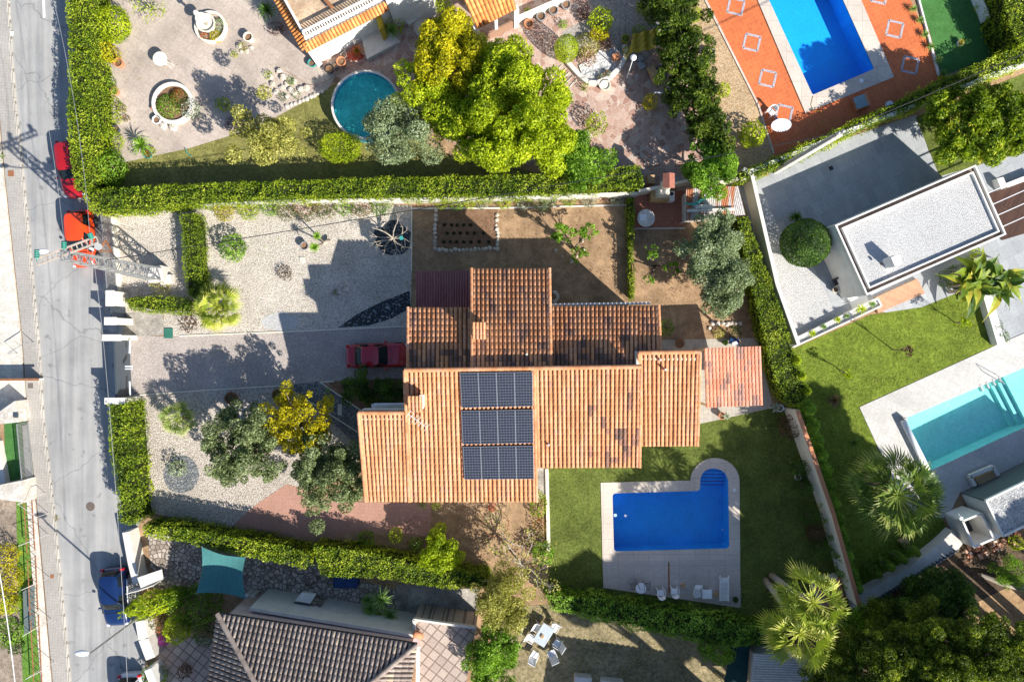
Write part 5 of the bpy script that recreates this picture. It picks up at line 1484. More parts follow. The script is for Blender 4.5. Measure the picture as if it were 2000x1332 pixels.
bush('shrub', 1470, 262, 25, 1.5, 'lime', 'bright citrus shrub on the tan gravel strip', size=.2, dens=90)
bush('shrub', 1412, 177, 14, 1.2, 'lime', 'small pale shrub leaning out of the conifer screen', size=.16)
bush('shrub', 1357, 30, 14, 1.4, 'lime', 'bright shrub at the conifer screen near the frame top', size=.15)
bush('shrub', 1260, 12, 18, 1.4, 'lime', 'bright square shrub in a dark planter at the top edge', size=.15)
for (x, y, r, h, lf, lb) in ((216, 160, 11, .7, 'green', 'small green shrub by the clay pot at the street hedge'), (238, 212, 9, .5, 'palegold', 'thin pale plant on the patio beside the hedge'), (228, 232, 11, .6, 'lime', 'leafy tuft on the patio just above the dark pot'), (246, 232, 7, .4, 'redfl', 'small orange flowered plant on the patio by the hedge'), (296, 296, 9, .5, 'lime', 'bright tuft right of the bright cycad'), (262, 296, 8, .4, 'greyleaf', 'grey tuft left of the bright cycad'), (205, 262, 18, 1.2, 'green', 'green climber on the street hedge by the patio corner'), (1030, 20, 6, .3, 'lime', 'tiny tuft beside the orange clay pot'), (1100, 48, 9, .6, 'green', 'green tuft at the bend of the curved grey bed'), (1140, 25, 14, .8, 'purple', 'dim purple shrub at the curved bed edge'), (1248, 62, 14, .8, 'green', 'green shrub left of the yellow tarpaulin'), (1318, 205, 16, .9, 'dark', 'dark shrub under the white tube frame')):
    bush('shrub', x, y, r, h, lf, lb, size=.12, dens=110)
# ball tree
t = bush('ball_tree', 1573, 475, 46, 3.1, 'dark', 'large perfectly round clipped tree beside the white gravel', 'tree', size=.13, dens=420, lump=.03, z0=.25, spread=.5, fill=.94)
tree('umbrella_bush', 1885, 245, 3.6, 84, 'umb', 'large glossy bush left half of the group at right edge', size=.3, dens=60, nl=34, lr=.28, base=(1870, 250), aspect=.35)
tree('umbrella_bush', 1965, 240, 4.0, 84, 'umb', 'large yellow tipped glossy bush at the right edge', size=.3, dens=60, nl=36, lr=.28, base=(1930, 255), aspect=.35)
# rosettes of yellow tips on it
V = []; F = []; A = []
t = thing('flower_tips', 'yellow orange leaf rosettes crowning the glossy bushes at right', 'leaf rosettes', P(1925, 235, 4.5))
for k in range(190):
    a = random.uniform(0, 6.28); rr = math.sqrt(random.random()) * 92
    c = P(1925 + rr * math.cos(a) * 1.2, 240 + rr * math.sin(a) * .8, 5.0 - (rr / 92) ** 2 * 2.2 + random.uniform(-.3, .3))
    rosette_geo(V, F, A, c, .30, 11, .09, -.1, 1.2, .3, .45, .6)
mesh_np('leaves', np.array([tuple(v) for v in V]), np.array(F), L['tips'], t, np.clip(A, 0, 1))
# olive in the soil garden
GO = 'olive lobes'
tree('olive_tree', 1388, 486, 3.6, 66, 'olive', 'large silver olive tree below the corrugated shed', size=.17, dens=95, nl=22, lr=.36, base=(1412, 520), trunk_r=.16)
tree('olive_tree', 1404, 562, 3.2, 64, 'olive', 'silver olive tree nearest to the tiled pergola', size=.17, dens=95, nl=20, lr=.36, base=(1414, 545), trunk_r=.14)
tree('olive_tree', 1434, 512, 2.8, 36, 'olive', 'small silver olive crown against the clipped hedge', size=.16, dens=95, nl=8, base=(1424, 530), trunk_r=.1)
tree('olive_tree', 1420, 458, 3.4, 44, 'olive', 'silver olive crown touching the corrugated shed roof', size=.17, dens=95, nl=8, base=(1416, 515), trunk_r=.1)
# figs / young fruit trees
tree('fruit_tree', 1098, 458, 2.2, 24, 'green', 'left crown of the young fig trees above the villa', size=.2, dens=80, nl=7, base=(1118, 488), trunk_r=.05)
tree('fruit_tree', 1149, 453, 2.2, 20, 'green', 'right crown of the young fig trees above the villa', size=.2, dens=80, nl=6, base=(1122, 486), trunk_r=.05)
tree('fruit_tree', 1131, 497, 1.6, 17, 'green', 'lowest crown of the young fig trees above the villa', size=.18, dens=80, nl=5, base=(1124, 488), trunk_r=.04)
tree('fruit_tree', 1272, 487, 2.3, 15, 'green', 'upper little crown of the forked tree in bare soil', size=.18, dens=100, nl=5, base=(1278, 518), trunk_r=.06, ry=1.3)
tree('fruit_tree', 1312, 526, 2.0, 15, 'green', 'right little crown of the forked tree in bare soil', size=.18, dens=100, nl=5, base=(1280, 519), trunk_r=.06, rx=1.3)
tree('fruit_tree', 1269, 547, 1.8, 13, 'green', 'lower little crown of the forked tree in bare soil', size=.18, dens=100, nl=5, base=(1276, 520), trunk_r=.05)
bush('shrub', 455, 484, 27, 1.5, 'green', 'round green shrub alone on the cream gravel', size=.18, dens=90)
bush('shrub', 437, 413, 20, 1.1, 'yellow', 'yellowish shrub under the long hedge', size=.13)
bush('shrub', 486, 408, 22, 1.1, 'lime', 'vivid green shrub under the long hedge', size=.13)
bush('dry_bush', 556, 533, 15, .5, 'brown', 'dry brown tuft on the cream gravel', size=.14, dens=50)
bush('dry_bush', 312, 560, 20, .7, 'palegold', 'ragged dim bush at the corner of both clipped hedges', size=.14, dens=50)
bush('dry_bush', 368, 632, 18, .6, 'brown', 'dry clump at the foot of the fan palm', size=.14, dens=60)
# flowering oleander bed
for i, (x, y, r, lf) in enumerate([(528, 404, 20, 'green'), (560, 408, 24, 'pink'), (598, 406, 26, 'pink'), (636, 404, 24, 'pink'), (672, 402, 20, 'green'), (706, 402, 24, 'pink'), (745, 400, 22, 'green')]):
    bush('flowering_shrub', x, y, r, 1.0, lf, ['first leafy clump of the pink flower border', 'pink flowering clump second from left under the hedge', 'fullest pink flowering clump under the hedge', 'pink flowering clump right of the fullest', 'green clump in the middle of the pink border', 'pink flowering clump near the right end', 'last green clump of the pink flower border'][i], 'flowering shrub', size=.13, dens=100, group='pink flowering border under the hedge')
for i, (x, y, r, lf) in enumerate([(862, 396, 14, 'lime'), (892, 397, 15, 'green'), (918, 398, 12, 'lime'), (940, 394, 16, 'greyleaf'), (985, 396, 14, 'lime'), (1022, 398, 13, 'greyleaf'), (1062, 392, 24, 'olive'), (1112, 388, 16, 'green'), (1152, 392, 15, 'greyleaf'), (1205, 388, 15, 'greyleaf')]):
    bush('border_plant', x, y, r, .7, lf, ['pale vine clump above the left end of the vegetable bed', 'vine clump above the middle of the vegetable bed', 'bright vine clump above the right end of the bed', 'grey cube shrub above the bed corner', 'bright border plant left of the silver cube', 'small silver cube shrub in the border', 'wide grey green border shrub', 'green border plant beside the wide grey one', 'silver cube shrub left of the spiky plant', 'silver cube shrub nearest to the barbecue patio'][i], 'shrub', size=.1, dens=160, lump=.1)
bush('shrub', 1302, 640, 16, 1.1, 'green', 'dim green shrub at the corner of the north tile roof', size=.13)
# bare tree
def bare_tree(px, py, h, r, label, base, n=60, mat='bark_pale', tr_r=.07, leafs=None, kind='bare_tree', nb=9, lsize=.16, ln=300):
    c = P(px, py, h); R = r / K; b = P(*base); t = thing(kind, label, 'tree', b)
    rn = random.Random(int(px)); m = MB(); tips = []
    fk = b.lerp(Vector((c.x, c.y, h * .6)), .75)
    m.tube([b, fk], [tr_r * 1.3, tr_r], 7)
    def grow(p, d, ln_, rad, lv):
        q = p + d * ln_ * .5 + Vector((rn.uniform(-.08, .08), rn.uniform(-.08, .08), .04)); e = q + (d + Vector((rn.uniform(-.3, .3), rn.uniform(-.3, .3), rn.uniform(-.1, .2)))).normalized() * ln_ * .5
        m.tube([p, q, e], [rad, rad * .75, rad * .5], 5)
        if lv == 0: tips.append(e); return
        for k in range(rn.choice((2, 3))):
            dd = (d + Vector((rn.uniform(-.8, .8), rn.uniform(-.8, .8), rn.uniform(-.25, .5)))).normalized()
            grow(e, dd, ln_ * rn.uniform(.5, .75), rad * .5, lv - 1)
            tips.append(q)
    for k in range(nb):
        a = k * 6.283 / nb + rn.uniform(-.3, .3); el = rn.uniform(.1, .9)
        grow(fk, Vector((math.cos(a) * math.cos(el), math.sin(a) * math.cos(el), math.sin(el))), R * .5, tr_r * .7, 2)
    m.build('trunk', X[mat], t)
    if leafs:
        tp = np.array([tuple(rn.choice(tips)) for _ in range(ln)]) + RNG.normal(0, .16, (ln, 3))
        leaves('crown', tp, RNG.normal(0, 1, (ln, 3)) + np.array((0, 0, 1.)), lsize, L[leafs], t, .6, .55)
    return t
bare_tree(768, 466, 2.6, 50, 'leafless pale branched tree on the charcoal gravel patch', (752, 452))
bare_tree(1022, 1120, 4.0, 78, 'pollarded tree with long bare pale shoots right of the citrus', (1010, 1090), nb=13, leafs='palegold', ln=900, lsize=.2)
bare_tree(975, 1010, 1.4, 30, 'thin rose bush ring with red blooms below the villa eave', (968, 1020), leafs='green', ln=160, kind='rose_bush', tr_r=.02, lsize=.13)
bare_tree(290, 10, 1.6, 34, 'sprawling silver driftwood shrub at the top of the patio', (300, 22), leafs='lime', ln=420, kind='driftwood_shrub', tr_r=.07, nb=6)
# SW group
tree('olive_tree', 474, 876, 3.4, 88, 'olive_g', 'biggest grey green olive on the lower gravel garden', size=.19, dens=75, nl=46, lr=.24, base=(520, 880), trunk_r=.22, bark='bark')
tree('olive_tree', 644, 930, 3.4, 86, 'olive_g', 'broad green olive beside the left end of the villa', size=.18, dens=80, nl=46, lr=.24, base=(640, 910), trunk_r=.2, ry=1.0)
tree('mimosa_tree', 582, 822, 3.0, 76, 'yellow', 'vivid golden yellow tree above the olives', size=.2, dens=62, nl=34, lr=.22, base=(600, 830), rx=1.05, ry=.95)
tree('dark_shrub_tree', 700, 752, 2.2, 38, 'dark', 'dark dense shrub in the shade beside the wine red car', size=.16, dens=90, nl=12)
tree('dark_shrub_tree', 752, 775, 2.0, 40, 'dark', 'dark dense shrub against the villa wall', size=.16, dens=90, nl=12)
bush('olive_sapling', 347, 915, 17, 1.2, 'olive', 'small olive sapling on the grey gravel disc', size=.16, dens=80)
# south border
tree('citrus_tree', 862, 1076, 2.4, 40, 'lime', 'round bright citrus tree overlapping the lower hedge', size=.19, dens=110, nl=15, base=(868, 1060))
bush('shrub', 861, 1032, 12, 1.3, 'lime', 'little bright tree just above the round citrus', size=.14)
bush('shrub', 773, 1046, 15, .9, 'lime', 'small yellowish shrub in the shaded border', size=.14)
bush('shrub', 716, 1052, 17, .8, 'green', 'dim green shrub left in the shaded border', size=.14)
bush('shrub', 812, 1062, 14, .8, 'green', 'dim green shrub near the lower boundary hedge', size=.14)
tree('loose_tree', 985, 1165, 3.4, 60, 'palegold', 'loose yellow green tree between hedge parts at bottom centre', size=.18, dens=60, nl=18, base=(985, 1150))
tree('loose_tree', 958, 1268, 3.6, 52, 'green', 'dark leafy tree right of the patterned terrace', size=.17, dens=85, nl=18, base=(950, 1250))
tree('loose_tree', 962, 1330, 3.0, 44, 'green', 'leafy tree at the bottom edge beside the terrace', size=.17, dens=75, nl=12, base=(950, 1330))
bush('climber', 1052, 985, 18, .9, 'lime', 'bright climbing plant at the lawn corner near the villa', size=.15, ry=1.5)
bush('climber', 1054, 1030, 14, .8, 'redfl', 'climber with red flowers along the lawn edging', size=.13, ry=1.6)
bush('climber', 1060, 1080, 22, 1.4, 'green', 'feathery green plant at the end of the lawn edging', size=.18)
bush('shrub', 852, 990, 9, .6, 'lime', 'bright tuft under the villa eave', size=.1)
bush('shrub', 824, 985, 9, .6, 'green', 'dull tuft under the villa eave', size=.1)
# along the lawn wall
for i, (x, y, r, lf) in enumerate([(1545, 833, 24, 'brown'), (1562, 914, 18, 'dark'), (1570, 950, 16, 'dark'), (1582, 1005, 20, 'dark'), (1592, 1040, 18, 'brown'), (1602, 1072, 20, 'dark')]):
    bush('wall_shrub', x, y, r, 1.6, lf, ['reddish shrub near the top of the cream wall', 'round dark shrub in a white pot by the cream wall', 'second round dark shrub by the cream wall', 'dark shrub halfway down the cream wall', 'brownish shrub low down the cream wall', 'last dark shrub beside the cream wall'][i], size=.13, dens=140)
# NE details
for i, (x, y) in enumerate([(1783, 18), (1797, 40), (1806, 68), (1818, 92), (1832, 118), (1842, 145)]):
    rosette('border_grass', x, y, 11, ['topmost', 'second', 'third', 'fourth', 'fifth', 'lowest'][i] + ' grassy tuft on the stepped white turf edging', 'yucca', h=.25, n=30, wd=.05, group='grassy tufts beside the turf')
for i, (x, y, r) in enumerate([(1587, 651, 9), (1609, 638, 7), (1636, 624, 8), (1654, 617, 6), (1682, 604, 14), (1704, 594, 8)]):
    rosette('planter_plant', x, y, r, ['leftmost', 'second', 'third', 'fourth', 'large spiky', 'rightmost'][i] + ' plant in the long white planter', 'lime' if i % 2 == 0 else 'yucca', h=.55, n=26, wd=.06, z0=.28, group='plants of the long white planter')
rosette('cycad', 1554, 425, 16, 'dark cycad behind the round clipped tree', 'dark', h=1.0, n=40, wd=.07)
# young trees in the east lawn
def sapling(px, py, h, r, label, base, leaf='lime'):
    return tree('young_tree', px, py, h, r, leaf, label, size=.16, dens=90, nl=6, base=base, trunk_r=.03)
sapling(1653, 730, 1.6, 11, 'small yellow young tree on the lush lawn', (1640, 724))
sapling(1880, 628, 2.0, 13, 'young yellow green tree near the banana plants', (1864, 630))
sapling(1775, 686, 3.0, 10, 'thin brownish young tree in the middle of the lush lawn', (1742, 682), 'brown')
rosette('cordyline', 1628, 782, 18, 'dark rosette plant in the shaded lawn', 'brown', h=.5, n=34, wd=.06)
rosette('cordyline', 1668, 865, 16, 'dim rosette plant above the big fan palm', 'dark', h=.5, n=30, wd=.05)
# banana / strelitzia
def banana(px, py, r, label, n=30, h=1.2):
    b = P(px, py, h); t = thing('banana_plant', label, 'banana plant', (b.x, b.y, 0)); V = []; F = []; A = []; m = MB()
    for i in range(n):
        az = i * 2.39996 + random.uniform(-.3, .3); el = random.uniform(.15, 1.0)
        o = Vector((b.x, b.y, h)) + Vector((random.uniform(-1, 1), random.uniform(-.5, .5), 0)) * r / K * .55
        d = Vector((math.cos(az) * math.cos(el), math.sin(az) * math.cos(el), math.sin(el))); s_ = Vector((-math.sin(az), math.cos(az), 0))
        ln = r / K * random.uniform(.5, .8); wd = ln * .13; tone = random.uniform(.25, .9); prev = None
        m.tube([(o.x, o.y, 0), o], [.06, .04], 5)
        for k in range(7):
            f = k / 6; p = o + d * ln * f - Vector((0, 0, ln * .45 * f * f)); ww = wd * math.sin(min(1, f * 1.15 + .12) * math.pi) * .9 + .02
            cur = (p - s_ * ww + Vector((0, 0, .25 * ww)), p, p + s_ * ww + Vector((0, 0, .25 * ww)))
            if prev:
                for a, b_ in ((0, 1), (1, 2)):
                    q = len(V); V += [prev[a], prev[b_], cur[b_], cur[a]]; F.append((q, q + 1, q + 2, q + 3)); A.append(tone + (.12 if a else 0) + random.uniform(-.06, .06))
            prev = cur
    mesh_np('leaves', np.array([tuple(v) for v in V]), np.array(F), L['banana'], t, np.clip(A, 0, 1)); m.build('stem', X['bark_pale'], t); return t
banana(1925, 550, 82, 'big clump of broad torn banana leaves beside the flat roof house', 80, 1.6)
bush('shrub', 1865, 540, 22, 1.0, 'dark', 'dark shrub row between flat roof house and banana clump', size=.13, rx=1.6, rot=.4)
bush('shrub', 1908, 500, 16, 1.0, 'lime', 'bright shrub tucked under the flat roof corner', size=.13)
# palms
fan_palm(424, 600, 1.6, 54, 'palm_y', 'pale yellow green fan palm on the cream gravel', nf=46, up=1.3, low=-.2, seg=18)
fan_palm(347, 818, 1.5, 40, 'palm', 'small fan palm on the lower gravel garden', nf=34, up=1.3, low=-.2, seg=16)
fan_palm(1752, 966, 5.2, 96, 'palm_dk', 'large dark fan palm beside the turquoise pool', base=(1690, 935), nf=54, trunk_r=.24)
c1, c2 = P(1562, 1236, 7.2), P(1588, 1178, 7.2)
fan_palm(0, 0, 1, 1, 'palm_y', 'tall twin fan palm with curved grey trunks at the lower right lawn', kind='twin_fan_palm', base=(1505, 1125), heads=[(c1, 2.5, P(1496, 1134)), (c2, 2.4, P(1508, 1124))], nf=34, trunk_r=.2, bark='bark_pale')
# yuccas etc
rosette('yucca', 740, 1180, 30, 'large multi headed yucca at the corner of the stone paving', 'yucca', h=1.2, n=46, wd=.07, heads=[(745, 1170, 1.9, 26), (722, 1188, 1.4, 20), (762, 1200, 1.4, 20), (718, 1172, 1.2, 16), (738, 1200, 1.2, 16)], base=(745, 1180, 0), stem_r=.08)
rosette('yucca', 616, 470, 12, 'double headed yucca leaning from a stump on the gravel', 'green', h=1.6, n=40, wd=.06, heads=[(619, 461, 1.7, 10), (614, 483, 1.7, 12)], base=(634, 474, 0), stem_r=.05)
rosette('cycad', 276, 284, 24, 'bright cycad among pots beside the patio corner', 'green', h=.9, n=44, wd=.08)
rosette('agave', 1178, 385, 16, 'spiky purple plant between two silver cube shrubs', 'brown', h=.4, n=24, wd=.06)
rosette('yucca', 1419, 812, 9, 'pale spiky plant in a clay pot beside the lawn corner', 'greyleaf', h=.9, n=30, wd=.05)
rosette('yucca', 1515, 795, 12, 'pale rosette plant beside the blue white pot', 'greyleaf', h=.9, n=30, wd=.06)
rosette('prickly_pear', 765, 60, 16, 'green potted plants and aloes beside the stone table', 'yucca', h=.9, n=40, wd=.09)
rosette('red_grass', 697, 100, 15, 'fiery red and green grass clump by the white ramp', 'redfl', h=.5, n=60, wd=.04)
bush('flowering_shrub', 694, 110, 18, .4, 'red_only', 'ring of red orange flowers around the grass clump', 'flowering shrub', size=.1, ry=.5)
bush('shrub', 688, 68, 20, 1.2, 'green', 'bright green climber spilling beside the white ramp', size=.13, rot=.5, ry=.7)
bush('shrub', 770, 45, 20, 1.3, 'lime', 'cactus and leafy shrub mass above the ramp', size=.17, dens=70)
bush('shrub', 860, 6, 20, 1.3, 'lime', 'bright shrub at the top edge between both white houses', size=.15)
bush('shrub', 880, 30, 12, .9, 'green', 'dark small shrub below the bright one between houses', size=.13)
rosette('grass_clump', 522, 22, 24, 'dark feathery grass clump at the house corner top', 'dark', h=.8, n=70, wd=.05)
bush('purple_shrub', 538, 56, 15, .7, 'purple', 'small wine coloured shrub left of the terrace house', size=.1)
# SW corner garden
bush('conifer_shrub', 385, 1185, 44, 1.6, 'thuja', 'spreading dark conifer right of the blue car garden', size=.18, dens=90, rx=1.1, lump=.3)
bush('conifer_shrub', 300, 1178, 46, 2.0, 'lime', 'feathery yellow green conifer above the white street wall', size=.2, dens=80, rx=1.2, ry=.45, lump=.3, rot=.3)
bush('conifer_shrub', 345, 1165, 30, 1.8, 'thuja', 'feathery conifer touching the shade sail corner', size=.18, dens=80, ry=.6, lump=.3)
bush('shrub', 346, 1228, 27, 1.6, 'lime', 'round vivid yellow green shrub near the patterned tiles', size=.17, dens=110)
bush('flowering_shrub', 308, 1212, 20, .9, 'redfl', 'shrub with small red flowers near the white street wall', 'flowering shrub', size=.11)
bush('flowering_shrub', 321, 1249, 12, .7, 'magenta', 'magenta flowering shrub beside the yellow green one', 'flowering shrub', size=.12)
bush('dark_shrub', 400, 1240, 22, 1.4, 'dark', 'dark round shrub against the brown roof', size=.13)
bush('dry_bush', 360, 1310, 14, .9, 'brown', 'dry brown palm stump in the patterned courtyard', size=.14)
bush('shrub', 300, 1322, 26, 1.0, 'green', 'low green shrub beside the white car', size=.13)
bush('weed_tuft', 110, 1013, 6, .2, 'palegold', 'small weed tuft growing from the kerb', 'weed', size=.08)
bush('weed_tuft', 3, 308, 8, .3, 'green', 'green tuft at the left frame edge beside the pavement', 'weed', size=.1)
# west edge trees
for i, (x, y, r, h, lf) in enumerate([(12, 1085, 24, 1.6, 'yellow'), (20, 1130, 24, 1.8, 'yellow'), (8, 1175, 24, 1.8, 'yellow'), (22, 1180, 18, 1.4, 'lime'), (12, 1235, 30, 1.0, 'green'), (30, 1262, 16, .7, 'dark')]):
    bush('edge_shrub', x, y, r, h, lf, ['upper yellow shrub at the left edge beside green turf', 'second yellow shrub at the left edge', 'third yellow shrub touching the left frame edge', 'yellow green shrub next to the turf fence', 'wide green ground shrub at the left edge', 'low dark shrub at the left edge'][i], size=.15, dens=90)

# SE pines: rounded needle crowns seen from above, tall enough to shade the garden
GP = 'pines in the lower right wood'
PN = [(1705, 1262, 8, 52), (1718, 1200, 3.5, 38), (1795, 1215, 7.5, 49), (1845, 1250, 9, 52), (1925, 1240, 10, 52), (1740, 1315, 9, 49), (1860, 1315, 10, 54), (1960, 1300, 10.5, 56), (1640, 1300, 7.5, 45), (1810, 1345, 9.5, 45), (1920, 1345, 10, 49), (2010, 1335, 10.5, 52), (1690, 1345, 8.5, 45), (1990, 1250, 10, 43), (1775, 1265, 8.5, 52), (1885, 1290, 9.5, 52), (1790, 1305, 9, 47), (1655, 1255, 4, 40), (1600, 1330, 4.5, 38)]
for i, (x, y, h, r) in enumerate(PN):
    tree('pine_tree', x, y, h, r, 'pine', ['yellow lit pine crown right of the twin palm', 'small dark crown directly below the pale retaining wall end', 'dark rounded crown below the retaining wall rail', 'branchy pine crown with bare pale limbs', 'upper right pine crown near the dry slope', 'pine crown low left at the bottom edge', 'bright capped pine crown in the middle of the wood', 'large pine crown at the right bottom edge', 'shaded crown beside the lower twin palm head', 'pine crown cut by the bottom edge centre', 'pine crown cut by the bottom edge right', 'corner pine crown at the bottom right', 'pine crown cut by the bottom edge near the palm', 'pine crown touching the right edge', 'pine crown between dark rounded crown and bright capped one', 'tall pine crown right of the bright capped one', 'pine crown left of the bright capped one', 'shaded crown right beside the twin palm fronds', 'shaded crown below the twin palm at the bottom edge'][i], 'pine tree', size=.2, dens=90, nl=26, lr=.32, hr=.6, group=GP, bark='bark', spread=.9, aspect=.3, trunk_r=.12)
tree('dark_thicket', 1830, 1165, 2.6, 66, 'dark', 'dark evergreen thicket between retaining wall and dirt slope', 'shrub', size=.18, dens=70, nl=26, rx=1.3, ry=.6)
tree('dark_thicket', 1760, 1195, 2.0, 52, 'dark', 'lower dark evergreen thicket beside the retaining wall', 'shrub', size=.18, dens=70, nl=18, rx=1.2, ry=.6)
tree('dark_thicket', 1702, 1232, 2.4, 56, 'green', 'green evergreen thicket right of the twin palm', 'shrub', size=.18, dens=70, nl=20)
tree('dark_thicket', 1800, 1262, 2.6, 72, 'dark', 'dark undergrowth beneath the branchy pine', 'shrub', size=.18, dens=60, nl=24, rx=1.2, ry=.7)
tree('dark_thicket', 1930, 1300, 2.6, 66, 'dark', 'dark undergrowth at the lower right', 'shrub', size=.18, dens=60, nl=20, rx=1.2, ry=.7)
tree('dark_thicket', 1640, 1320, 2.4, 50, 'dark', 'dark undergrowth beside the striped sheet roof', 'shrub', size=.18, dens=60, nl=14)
tree('ivy_bank', 1975, 1120, 1.0, 36, 'green', 'green scrub behind the broken brick pile', 'shrub', size=.14, dens=70, nl=10)
bush('ivy_bank', 1985, 1060, 16, .8, 'lime', 'bright scrub beside the brick pile at right edge', size=.14)
tree('courtyard_shrub', 1395, 1275, 1.6, 34, 'green', 'shady shrub mass beside the small greenhouse frame', 'shrub', size=.15, dens=70, nl=10)
# fallen trunk
t = thing('fallen_trunk', 'grey fallen tree trunk lying across the dirt slope', 'log', P(1960, 1140, 0)); m = MB()
m.tube([P(1915, 1122, .3), P(1955, 1138, .6), P(2010, 1152, .9)], [.14, .2, .26], 8); m.build('log', X['bark_pale'], t)
# unseen tall pines added to the south east to shade the lower lawn and pool
GT = 'tall pines added beyond the frame for shade'
SHD = [(1290, 1052, 16, 62), (1555, 925, 15, 66), (1395, 1075, 16, 78), (1500, 1075, 16, 85), (1580, 1030, 15, 80), (1650, 1050, 14, 85), (1270, 1140, 16, 75), (1390, 1150, 16, 85), (1500, 1160, 15, 85), (1150, 1150, 15, 62), (1600, 860, 14.5, 66), (1655, 930, 13, 80), (1720, 1020, 13, 75), (1640, 1120, 13, 80), (1440, 1230, 14, 80), (1340, 1230, 14, 50), (1590, 800, 15, 45), (1890, 960, 12, 50), (1620, 990, 14, 70)]
for i, (sx, sy, h, r) in enumerate(SHD):
    gx, gy = sx + .75 * 1.4 * K * h, sy + .66 * 1.4 * K * h
    k = 1 - h / H; px = 1000 + (gx - 1000) / k; py = 666 + (gy - 666) / k
    if px - r / k < 2000 and py - r / k < 1332: print('visible tall pine', i, px, py)
    tree('shade_pine', px, py, h, r / k, 'pine', 'tall dense pine added unseen outside the frame to shade the lower right garden', 'pine tree', size=.7, dens=26, nl=34, lr=.42, hr=.3, group=GT, trunk_r=.25, spread=1.0)

# ================================================================= LITTER AND GRASS TUFTS
def scatter(name, polys, n, leaf, size, label, cat, z=.05, clump=True, spread=.5, aspect=.5, up=False, avoid=()):
    PP = []
    for pl in polys:
        po = gp(pl); xs = [p[0] for p in po]; ys = [p[1] for p in po]
        x = RNG.uniform(min(xs), max(xs), n); y = RNG.uniform(min(ys), max(ys), n)
        k = inpoly(x, y, po)
        for av in avoid: k &= ~inpoly(x, y, gp(av))
        p = np.stack([x[k], y[k], np.full(k.sum(), z) + RNG.uniform(0, .04, k.sum())], 1)
        if clump: p = p[vnoise(p, 1.1, 5) + .5 * vnoise(p, 3.3, 2) + RNG.uniform(-.5, .5, len(p)) > .1]
        PP.append(p)
    p = np.vstack(PP); nn = np.tile((0, 0, 1.), (len(p), 1))
    o = leaves(name, p, nn, size, L[leaf], None, spread, aspect)
    tag(o, label, cat, kind='stuff'); return o
EXC = [(1165, 935), (1345, 932), (1352, 905), (1396, 890), (1445, 905), (1450, 1192), (1170, 1155)]
scatter('fallen_leaves', [[(806, 410), (1225, 405), (1225, 590), (1080, 595), (806, 525)], [(1245, 450), (1440, 450), (1475, 640), (1290, 655), (1245, 585)], [(850, 985), (1045, 985), (1045, 1110), (700, 1060)]], 2600, 'brown', .1, 'brown fallen leaves and bark bits on the bare soil', 'leaf litter')
scatter('fallen_leaves', [[(240, 420), (800, 410), (800, 635), (380, 645)], [(285, 780), (690, 780), (690, 900), (470, 1010), (300, 990)], [(225, 120), (560, 120), (640, 160), (500, 245), (245, 305)]], 900, 'palegold', .09, 'pale dry leaves scattered on gravel and patio', 'leaf litter')
scatter('weeds', [[(240, 420), (800, 410), (800, 635), (380, 645)], [(285, 780), (690, 780), (690, 900), (470, 1010), (300, 990)]], 260, 'green', .12, 'tiny weeds poking through the gravel', 'weeds')
scatter('grass', [[(1075, 918), (1250, 872), (1365, 832), (1510, 800), (1552, 800), (1655, 1165), (1500, 1240), (1080, 1140)]], 16000, 'grassmix', .11, 'short grass tufts of the lawn around the keyhole pool', 'grass', .03, False, .9, .3, avoid=(EXC,))
scatter('grass', [[(1560, 690), (1700, 617), (1800, 604), (1900, 565), (1945, 668), (1678, 792), (1730, 905), (1740, 990), (1680, 1100)]], 16000, 'grassmix2', .12, 'short bright grass tufts of the lawn beside the turquoise pool', 'grass', .03, False, .9, .3)
scatter('grass', [[(240, 320), (500, 252), (640, 175), (760, 230), (860, 300), (1060, 342), (240, 345)]], 5000, 'palegold', .12, 'dry grass tufts along the long hedge', 'grass', .03, True, .9, .3)
scatter('grass', [[(1000, 1190), (1080, 1185), (1300, 1225), (1440, 1262), (1430, 1345), (1000, 1345)]], 6000, 'palegold', .13, 'straw coloured grass tufts of the worn lawn', 'grass', .03, True, .9, .3)
